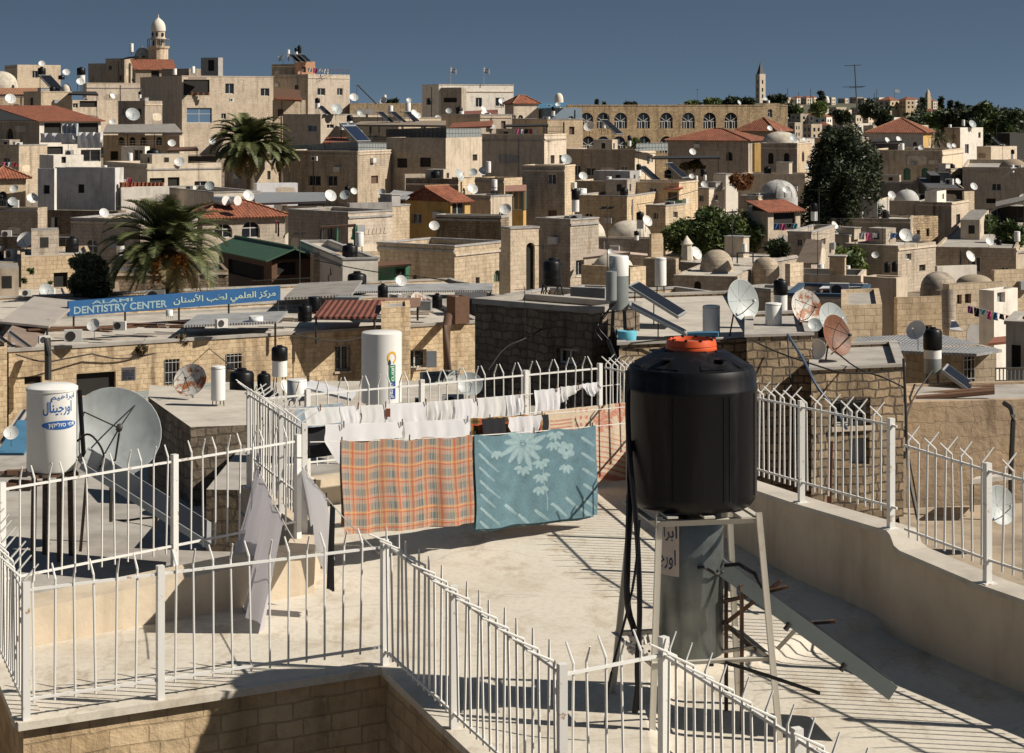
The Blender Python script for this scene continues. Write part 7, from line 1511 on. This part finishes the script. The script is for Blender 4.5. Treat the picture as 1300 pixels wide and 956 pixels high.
h = H('vaulted stone house with a whitish dome right of the conifer', 1110, 1168, 1186, 255, 320, 228, 20, PL_B, par=.2, roof=CONCW); dome('whitish dome right of the conifer', 1151, 241, 257, 32, 230, plain('dome_ribbed', (.42, .42, .40), .8, .2, 2., streak=.5)); H('lit little gatehouse left of the whitish dome', 1112, 1116, 1129, 254, 300, 222, 60, PL_W, par=.1)
h = H('ruined rubble house with broken top at the right', 1140, 1158, 1191, 276, 340, 190, 52, RUB, [('R', 1164, 292, 1168, 300, 'x'), ('R', 1176, 290, 1180, 300, 'x')], par=.1); h = H('pale plaster house with a washing line below the ruined house', 1072, 1140, 1188, 312, 370, 160, 40, ST, [('R', 1150, 322, 1157, 330, 'w'), ('R', 1167, 336, 1175, 344, 'x')], par=.15, roof=CONCW); washing('washing line on the pale plaster house', 1090, 296, 1140, 296, 164, [('grey', 'grey cloth on the pale plaster roof line'), ('pink', 'pink cloth on the pale plaster roof line'), ('white', 'white cloth on the pale plaster roof line'), ('grey', 'second grey cloth on the pale plaster roof line'), ('white', 'white cloth at the right of the pale plaster roof line'), ('blue', 'blue cloth on the pale plaster roof line')], 8)
H('low shaded roofs behind the washing line at the right', 1050, 1156, 1160, 278, 330, 185, 14, ST3, par=.2, roof=CONCW); D(1164, 303, 12, 158, -40, 'dish on the corner of the ruined house', None, 0); D(1111, 324, 9, 150, -10, 'white dish on a pole before the pale plaster house', None, 0); D(1205, 301, 9, 195, 30, 'small dish before the ashlar house', None, 0); K_(1126, 346, 8, 150, 'left of two black tanks before the pale plaster house', 1.4); K_(1136, 345, 8, 150, 'right of two black tanks before the pale plaster house', 1.4); D(1231, 326, 15, 160, 40, 'white dish on the grassy flat roofs at the right', None, 0)
H('grassy flat roofs at the right', 1187, 1290, 1310, 315, 350, 165, 16, ST3, par=.2, roof=CONC); H('lit broken wall in front of the grassy flat roofs', 1188, 1190, 1240, 338, 370, 130, 70, ST, par=.15, roof=CONC); H('lit rough wall at the right edge', 1258, 1262, 1330, 343, 380, 128, 68, ST2, par=.2, roof=CONC); H('plaster yard house at the right edge below the shrubs', 1262, 1284, 1330, 318, 350, 170, 50, PL_B, par=.15); K_(1268, 312, 7, 172, 'small dark tank behind the yard house at the right', 1.)
canopy('large corrugated lean-to roof at the right edge', [P(1264, 262, 200), P(1320, 250, 196), P(1320, 244, 206), P(1264, 256, 210)], .25, METALG, [(P(1266, 262, 200.5), 6), (P(1300, 255, 198), 6)]); H('dark open shed under the lean-to at the right edge', 1266, 1300, 1330, 262, 320, 206, 30, DARK, par=.1)
canopy('slanted stair trellis left of the conifer foot', [P(1010, 334, 128), P(1040, 334, 126), P(1044, 305, 132), P(1024, 303, 134)], .1, corrugated('trellis', (.20, .15, .11), 1.0, .8, 0.)); 
for k, (x0, y0, x1, y1, d, th, mt_) in enumerate(((1000, 296, 1060, 340, 150, 20, ST3), (1046, 300, 1110, 335, 168, 40, PL_B), (940, 250, 985, 330, 188, 24, ST3), (880, 240, 920, 300, 214, 40, ST4), (906, 222, 937, 280, 218, 60, PL_W), (1188, 215, 1226, 260, 270, 50, ST2), (1034, 200, 1100, 260, 290, 30, PL_B), (1020, 176, 1104, 240, 340, 40, ST3), (820, 262, 870, 330, 190, 30, ST2))):
    lb = ('grey stone house at the foot of the conifer', 'beige house behind the conifer foot', 'stone house behind the bushy tree', 'cream house above the bushy tree', 'white walled house above the bushy tree', 'warm stone house between broad house and brown house', 'beige house hidden behind the conifer', 'grey stone house left of the pyramid roof', 'brown house left of the bushy tree')[k]
    H(lb, x0, (x0*.5+x1*.5), x1, y0, y1, d, th, mt_, [('L', x0*.75+x1*.25-3, y0+8, x0*.75+x1*.25+3, y0+16, 'w'), ('R', x0*.25+x1*.75-3, y0+7, x0*.25+x1*.75+3, y0+15, 'w')], par=.3, cop=COG)
for k, (x0, y0, x1, y1, d, th, mt_, lb) in enumerate(((285, 205, 360, 260, 245, 30, ST3, 'shaded stone house behind the date palm trunk'), (470, 262, 520, 320, 160, 40, ST2, 'stone house between carved house and yellow house'), (590, 250, 650, 330, 178, 40, PL_B, 'plaster house under the glazed box window'), (560, 190, 640, 250, 260, 40, ST2, 'stone house behind the grey block front'), (440, 150, 560, 200, 272, 60, ST, 'long stone house under the vine pergola'), (560, 146, 650, 190, 275, 60, ST2, 'stone house under the red sheet roofs'), (640, 152, 740, 200, 285, 66, ST2, 'stone house below the blue metal shed'), (120, 230, 160, 300, 206, 30, ST3, 'shaded house behind the white parapet'), (200, 245, 330, 290, 186, 60, ST2, 'stone house behind the red hipped roof'), (90, 280, 250, 350, 150, 20, ST3, 'dark house behind the palm crown'), (680, 280, 760, 400, 150, 40, ST3, 'stone house at the foot of the tower'), (730, 250, 850, 320, 196, 20, ST2, 'lower storey of the brown stone house'), (440, 175, 500, 240, 250, 40, ST, 'house between the wide shaded and the grey block fronts'), (-20, 185, 60, 240, 240, 30, ST3, 'shaded house under the left red roofs'), (380, 330, 480, 380, 118, 75, ST2, 'long low house behind the yard railing'), (640, 380, 760, 420, 100, 30, ST3, 'low stone house behind the dark central building'), (780, 385, 960, 430, 96, 60, ST2, 'low stone house in front of the chapel'), (940, 370, 1010, 420, 92, 50, ST3, 'low stone house behind the slim black topped boiler'))):
    H(lb, x0, x0*.45+x1*.55, x1, y0, y1, d, th, mt_, par=.3, cop=COG)
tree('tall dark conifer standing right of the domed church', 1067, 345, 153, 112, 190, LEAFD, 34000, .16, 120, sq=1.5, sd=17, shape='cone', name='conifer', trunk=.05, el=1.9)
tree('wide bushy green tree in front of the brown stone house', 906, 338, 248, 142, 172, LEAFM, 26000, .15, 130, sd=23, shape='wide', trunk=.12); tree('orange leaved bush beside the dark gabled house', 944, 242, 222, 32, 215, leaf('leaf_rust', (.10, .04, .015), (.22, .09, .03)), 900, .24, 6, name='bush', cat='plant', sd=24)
for k, (x, y0, y1, w_, lb) in enumerate(((1247, 318, 272, 44, 'left green shrub below the wide brown house'), (1282, 320, 280, 44, 'right green shrub below the wide brown house'), (1072, 352, 318, 60, 'green bushes at the foot of the dark conifer'), (985, 330, 300, 30, 'dark bush left of the conifer'))): tree(lb, x, y0, y1, w_, 188-k*14, LEAFM if k < 3 else LEAFD, 1900, .24, 9, name='shrub', cat='shrub', sd=70+k, trunk=.05)
palm('small palm beside the pyramid roofed house', 1192, 200, 176, 34, 322, 30, 30, 6)
# ---- far ridge
def far_house(x, y0, w_, hh, d, mt_, roof, lb):
    p = P(x, y0, d); z0 = min(p.z-M(hh, d), gz(p.x, d)-2); t = T('far_house', lb, 'house', (p.x, d, z0), 'houses on the far ridge'); W = M(w_, d); th = R.uniform(.4, 1.1); m = MB()
    c, s = math.cos(th), math.sin(th); L = [(p.x, d), (p.x+s*W, d+c*W), (p.x+s*W-c*W*.8, d+c*W+s*W*.8), (p.x-c*W*.8, d+s*W*.8)]
    m.prism(L, z0, p.z, 0, None if roof else 1); m.build('wall', [mt_, CONC], t); A, u, n = Vector((*L[0], 0)), Vector((s, c, 0)), Vector((c, -s, 0)); m = MB()
    for i in range(2):
        for j in range(2):
            for q, v, k_ in ((A+u*W*(.2+.4*i)+n*.06, u, .18), (A+Vector((-c, s, 0))*W*(.14+.36*i)+Vector((-s, -c, 0))*.06, Vector((-c, s, 0)), .15)):
                z = p.z-1.8-j*3.2; m = MB(); e_ = v*W*k_; m.poly([q+Vector((0, 0, z)), q+e_+Vector((0, 0, z)), q+e_+Vector((0, 0, z-1.7)), q+Vector((0, 0, z-1.7))]); m.build('window', PANE, t)
    if roof:
        m = MB(); ct = Vector((sum(q[0] for q in L)/4, sum(q[1] for q in L)/4, p.z+W*.22)); q = [Vector((*v, p.z))+(Vector((*v, p.z))-ct)*.06 for v in L]
        for i in range(4): m.poly([q[i], q[(i+1) % 4], ct])
        m.build('roof', TILE, t)
NTH = 'first second third fourth fifth sixth seventh eighth ninth tenth eleventh twelfth thirteenth fourteenth fifteenth sixteenth seventeenth eighteenth nineteenth twentieth'.split()
rows = {'crest': [], 'upper': [], 'middle': [], 'lower': []}
rr3 = random.Random(77)
for nm_, y0, d, n, x0, x1, w0 in (('crest', 126, 1950, 18, 978, 1200, 11), ('upper', 137, 1600, 16, 985, 1200, 14), ('middle', 147, 1250, 13, 990, 1215, 17), ('lower', 158, 950, 11, 1000, 1210, 22)):
    for k in range(n):
        x = x0+(x1-x0)*(k+.5)/n+rr3.uniform(-4, 4); roof = rr3.random() < .25; cm = rr3.choice((ST, ST4, PL_B, PL_W, ST3))
        far_house(x, y0+rr3.uniform(-3, 4)+max(0, (x-1120)*.06), w0*rr3.uniform(.8, 1.3), 14, d*rr3.uniform(.96, 1.03), cm, roof, 'small %s house on the far ridge, %s from the left in its %s row' % ('red roofed' if roof else {ST: 'stone', ST4: 'cream', PL_B: 'beige', PL_W: 'white', ST3: 'grey'}[cm], NTH[k], nm_))
for k, (x, y0, w_) in enumerate(((1130, 127, 22), (1150, 126, 16))): far_house(x, y0, w_, 12, 1500, ST2, True, ('left', 'right')[k]+' large villa with red roofs on the far ridge')
tw = T('bell_tower', 'tall slender church tower with a dark pointed spire on the far skyline', 'church tower', P(965.5, 128, 1900)); c = P(965.5, 128, 1900); u = M(1, 1900); m = MB(); m.box(c+Vector((0, 0, 14*u)), (9*u, 9*u, 40*u), .5); m.build('shaft', ST4, tw)
m = MB(); q = [c+Vector((5*u*math.cos(a), 5*u*math.sin(a), 34*u)) for a in (.5+PI/4, .5+3*PI/4, .5+5*PI/4, .5+7*PI/4)]; ap = c+Vector((0, 0, 50*u))
for i in range(4): m.poly([q[i], q[(i+1) % 4], ap])
m.build('spire', plain('spire_slate', (.03, .03, .035), .6), tw)
for z in (6, 14, 24):
    for nn, a in ((Vector((math.sin(.5), -math.cos(.5), 0)), .5), (Vector((-math.cos(.5), -math.sin(.5), 0)), .5+PI/2)): m = MB(); m.box(c+nn*4.5*u+Vector((0, 0, z*u)), (2*u, .3, 4.5*u), a); m.build('window', PANE, tw)
bt = T('bell_tower', 'small stone bell tower among cypresses on the far right ridge', 'church tower', P(1178, 136, 1700)); c = P(1178, 136, 1700); u = M(1, 1700); m = MB(); m.box(c, (6*u, 6*u, 26*u), .5); m.build('shaft', ST2, bt); m = MB(); m.box(c+Vector((0, 0, 15.5*u)), (4.6*u, 4.6*u, 5*u), .5); m.build('belfry', ST2, bt); m = MB(); m.lathe([(2.4*u, 18*u), (1.6*u, 21*u), (.3*u, 22*u), (0, 25*u)], c, 12); m.build('cap', ST4, bt)
fp = T('flag', 'far flag on a pole above the ridge villas', 'flag', P(1136, 125, 1500)); m = MB(); m.tube([P(1136, 126, 1500), P(1136, 112, 1500)], .25, 4); m.build('pole', GREYP, fp); m = MB(); a = P(1136, 113, 1500); m.slab([a, a+Vector((M(6, 1500), 0, -.8)), a+Vector((M(6, 1500), 0, -M(5, 1500))), a+Vector((0, 0, -M(4, 1500)))], .05); m.build('cloth', plain('flag_white', (.7, .7, .7), .8, .05), fp)
ma = T('lattice_mast', 'tall thin radio mast with two cross arms on the far ridge', 'mast', P(1088, 128, 700)); m = MB(); m.tube([P(1088, 140, 700), P(1085, 82, 700)], .22, 5); m.build('pole', IRON, ma)
for y, x0, x1 in ((83, 1072, 1093), (110, 1070, 1099), (111, 1078, 1096)):
    m = MB(); m.tube([P(x0, y+.5, 700), P(x1, y-.5, 700)], .14, 4); m.build('cross_arm', IRON, ma)
for k, x in enumerate((1000, 1014, 1029, 1110, 1113)): m = MB(); m.tube([P(x, 140, 800), P(x, 112+(k*5) % 9, 800)], .12, 4); tag(m.build('pole', IRON), 'thin bare pole on the far right skyline, %s' % NTH[k], 'pole', 'thin poles on the far skyline')
dome('tiny dome with a dark cypress beside it on the far ridge', 1049, 122, 128, 8, 1500, PL_W, False)
ct = ((1042, 127, 114, 9), (1195, 136, 121, 4), (1207, 141, 127, 5), (1215, 142, 128, 4), (1221, 144, 130, 5), (758, 137, 126, 4), (767, 138, 129, 4), (1172, 137, 123, 6))
for k, (x, y0, y1, w_) in enumerate(ct): tree('slim dark cypress on the far skyline, %s from the left' % ['third', 'fifth', 'sixth', 'seventh', 'eighth', 'first', 'second', 'fourth'][k], x, y0+4, y1, w_, 1450 if x > 800 else 700, LEAFD, 420, 1.5 if x > 800 else .6, 7, shape='cone', name='cypress', sd=80+k, trunk=.05)
ft = ((906, 134, 127, 26), (930, 133, 126, 24), (948, 132, 127, 20), (880, 136, 131, 20), (800, 137, 132, 16), (985, 134, 124, 26), (1040, 146, 130, 30), (1106, 150, 128, 30), (1118, 165, 136, 24), (1192, 165, 138, 34), (1212, 172, 140, 36), (1238, 172, 132, 40), (1258, 172, 128, 40), (1278, 178, 146, 34), (1240, 190, 150, 34), (1272, 190, 155, 30), (1286, 152, 142, 12), (1300, 205, 172, 44), (1010, 152, 134, 18), (1070, 158, 140, 22))
for k, (x, y0, y1, w_) in enumerate(ft): tree('round dark tree on the far ridge, %s in order' % NTH[k], x, y0, y1, w_, 1500 if x < 1030 and x > 700 else 900-k*6, LEAFD if k % 3 else LEAFM, 1100, 1.0 if x > 1030 or x < 700 else 1.6, 9, sd=100+k, trunk=.08, sq=.8, name='ridge_tree')
rw = random.Random(8); m = MB(); bl = []
for k in range(90): x = rw.uniform(1165, 1330); y = rw.uniform(143, 186)-max(0, (x-1250)*-.02); d = rw.uniform(1000, 1500); bl.append((P(x, y, d), M(rw.uniform(7, 13), d), .75))
for k in range(50): x = rw.uniform(960, 1170); y = rw.uniform(134, 160); d = rw.uniform(1300, 1700); bl.append((P(x, y, d), M(rw.uniform(3, 6), d), .7))
leafcloud(m, bl, 16000, 1.3, 0, 5); tag(m.build('hillside_wood', LEAFD), 'dark wood covering the far hillside at the right', 'wood', None, 'stuff')
# loose wires over the nearer roofs
for k, (pts, lb) in enumerate((([(955, 432, 43.8), (985, 447, 43.4), (1030, 462, 42.8), (1075, 476, 42.6), (1147, 470, 42.7)], 'cable sagging along the top of the barred window building'), ([(1060, 446, 44), (1090, 470, 42.7), (1120, 478, 42.7), (1148, 492, 42.6)], 'thin cable below the brown dish'), ([(1000, 430, 44), (1006, 520, 43.5), (1008, 640, 43.4)], 'vertical cable on the higher stone bay'),
    ([(1165, 640, 44), (1150, 560, 44.3), (1152, 515, 44.4), (1184, 470, 48)], 'cable from the black white and grey boiler down the plaster wall'), ([(620, 470, 47), (640, 440, 47.4), (668, 430, 47.6), (700, 410, 50)], 'cable up the front of the dark central building'), ([(800, 436, 46), (850, 430, 46.2), (900, 433, 46), (950, 429, 45.8)], 'cable lying along the roof edge behind the black tank'),
    ([(330, 505, 56), (300, 470, 70), (262, 440, 86)], 'wire from the tanks up to the long row'), ([(500, 440, 86), (470, 425, 86), (430, 436, 85), (372, 424, 84)], 'drooping wire on the right part of the long row'), ([(610, 362, 110), (540, 352, 112), (470, 345, 114), (400, 330, 116)], 'overhead wire before the green kiosk'), ([(770, 262, 198), (830, 258, 200), (890, 240, 205)], 'wire on the brown stone house'))):
    cable(lb, [P(*q) for q in pts], .018 if pts[0][2] < 60 else .03, IRON, 'cable', 'cable', 'loose cables over the roofs')
# ---- small things on the flat roofs
RC = random.Random(2024); seen_l = set()
for h in HOUSES:
    if h['d'] < 75 or h['d'] > 345 or min(h['lL'], h['lR']) < 1.8: continue
    w1 = len(h['label'].split())
    if w1 > 11: continue
    kinds = ['dish', 'boiler', 'tank', 'aerial', 'box', 'dish2', 'ac', 'pipe']; RC.shuffle(kinds); n = 2+int(h['lL']*h['lR'] > 40)+int(h['lL']*h['lR'] > 110)
    for kd in kinds[:n]:
        a, b = RC.uniform(.08, .75), RC.uniform(.08, .8); p = h['C']+h['uL']*h['lL']*a+h['uR']*h['lR']*b; p.z = h['zr']+.004; lb = h['label']
        if kd.startswith('dish'):
            p = h['C']+h['uL']*h['lL']*RC.uniform(.05, .9)*(kd == 'dish')+h['uR']*h['lR']*RC.uniform(.05, .9)*(kd == 'dish2')+(h['uL']+h['uR'])*.3; s_ = RC.uniform(.75, 1.15); p.z = h['zt']+.62*s_
            inst(RC.choice((DW, DW, DGR)), p, math.radians(RC.uniform(-10, 60)), s_, ('dish above the ' if kd == 'dish' else 'second dish above the ')+lb, GD)
        elif kd == 'boiler': s_ = RC.uniform(.45, .6); p.z += .45; inst(RC.choice((BOI, STK1)), p+Vector((0, 0, .4)), RC.uniform(0, 6), (s_, s_, s_*RC.uniform(.8, 1.2)), 'slim boiler on the '+lb, GW)
        elif kd == 'tank': s_ = RC.uniform(.7, 1.1); inst(BAR, p, RC.uniform(0, 6), s_, 'black tank on the '+lb, GB)
        elif kd == 'aerial': inst(AER, p, RC.uniform(0, 3), RC.uniform(.8, 1.3), 'thin aerial on the '+lb, GE)
        elif kd == 'ac': inst(AC, p, RC.uniform(-.8, .8), RC.uniform(.8, 1.1), 'pale unit on the '+lb, GA)
        elif kd == 'pipe':
            m = MB(); q = p+h['uR']*min(3, h['lR']*.6)*RC.choice((-1, 1))*.5; p2 = p-h['uR']*.4; m.tube([p2+Vector((0, 0, .12)), q+Vector((0, 0, .14))], .06, 6); tag(m.build('pipe', RC.choice((IRON, GREYP, RUSTIRON))), 'pipe lying on the '+lb, 'pipe', 'pipes lying on flat roofs')
        else:
            t = T('roof_hatch', 'roof hatch on the '+lb, 'roof hatch', p, 'hatches on the flat roofs'); m = MB(); w_, l_, hh_ = RC.uniform(.8, 1.8), RC.uniform(.8, 1.6), RC.uniform(.6, 1.5); yw = math.atan2(h['uR'].y, h['uR'].x); m.box(p+Vector((0, 0, hh_/2)), (w_, l_, hh_), yw); m.build('hatch_wall', RC.choice((PL_B, PL_G, PL_W, ST2)), t); m = MB(); m.box(p+Vector((0, 0, hh_+.04)), (w_+.16, l_+.16, .07), yw); m.build('hatch_lid', RC.choice((CONC, METALG, METALR)), t)
# drop prototypes that were never placed
for p in (DW, DGR, DRU, DBR, DBIG, BAR, BOI, STK1, STK2, PAN, PANB, AC, AER):
    if p.name not in USED:
        for o in list(p.children_recursive)+[p]: bpy.data.objects.remove(o)
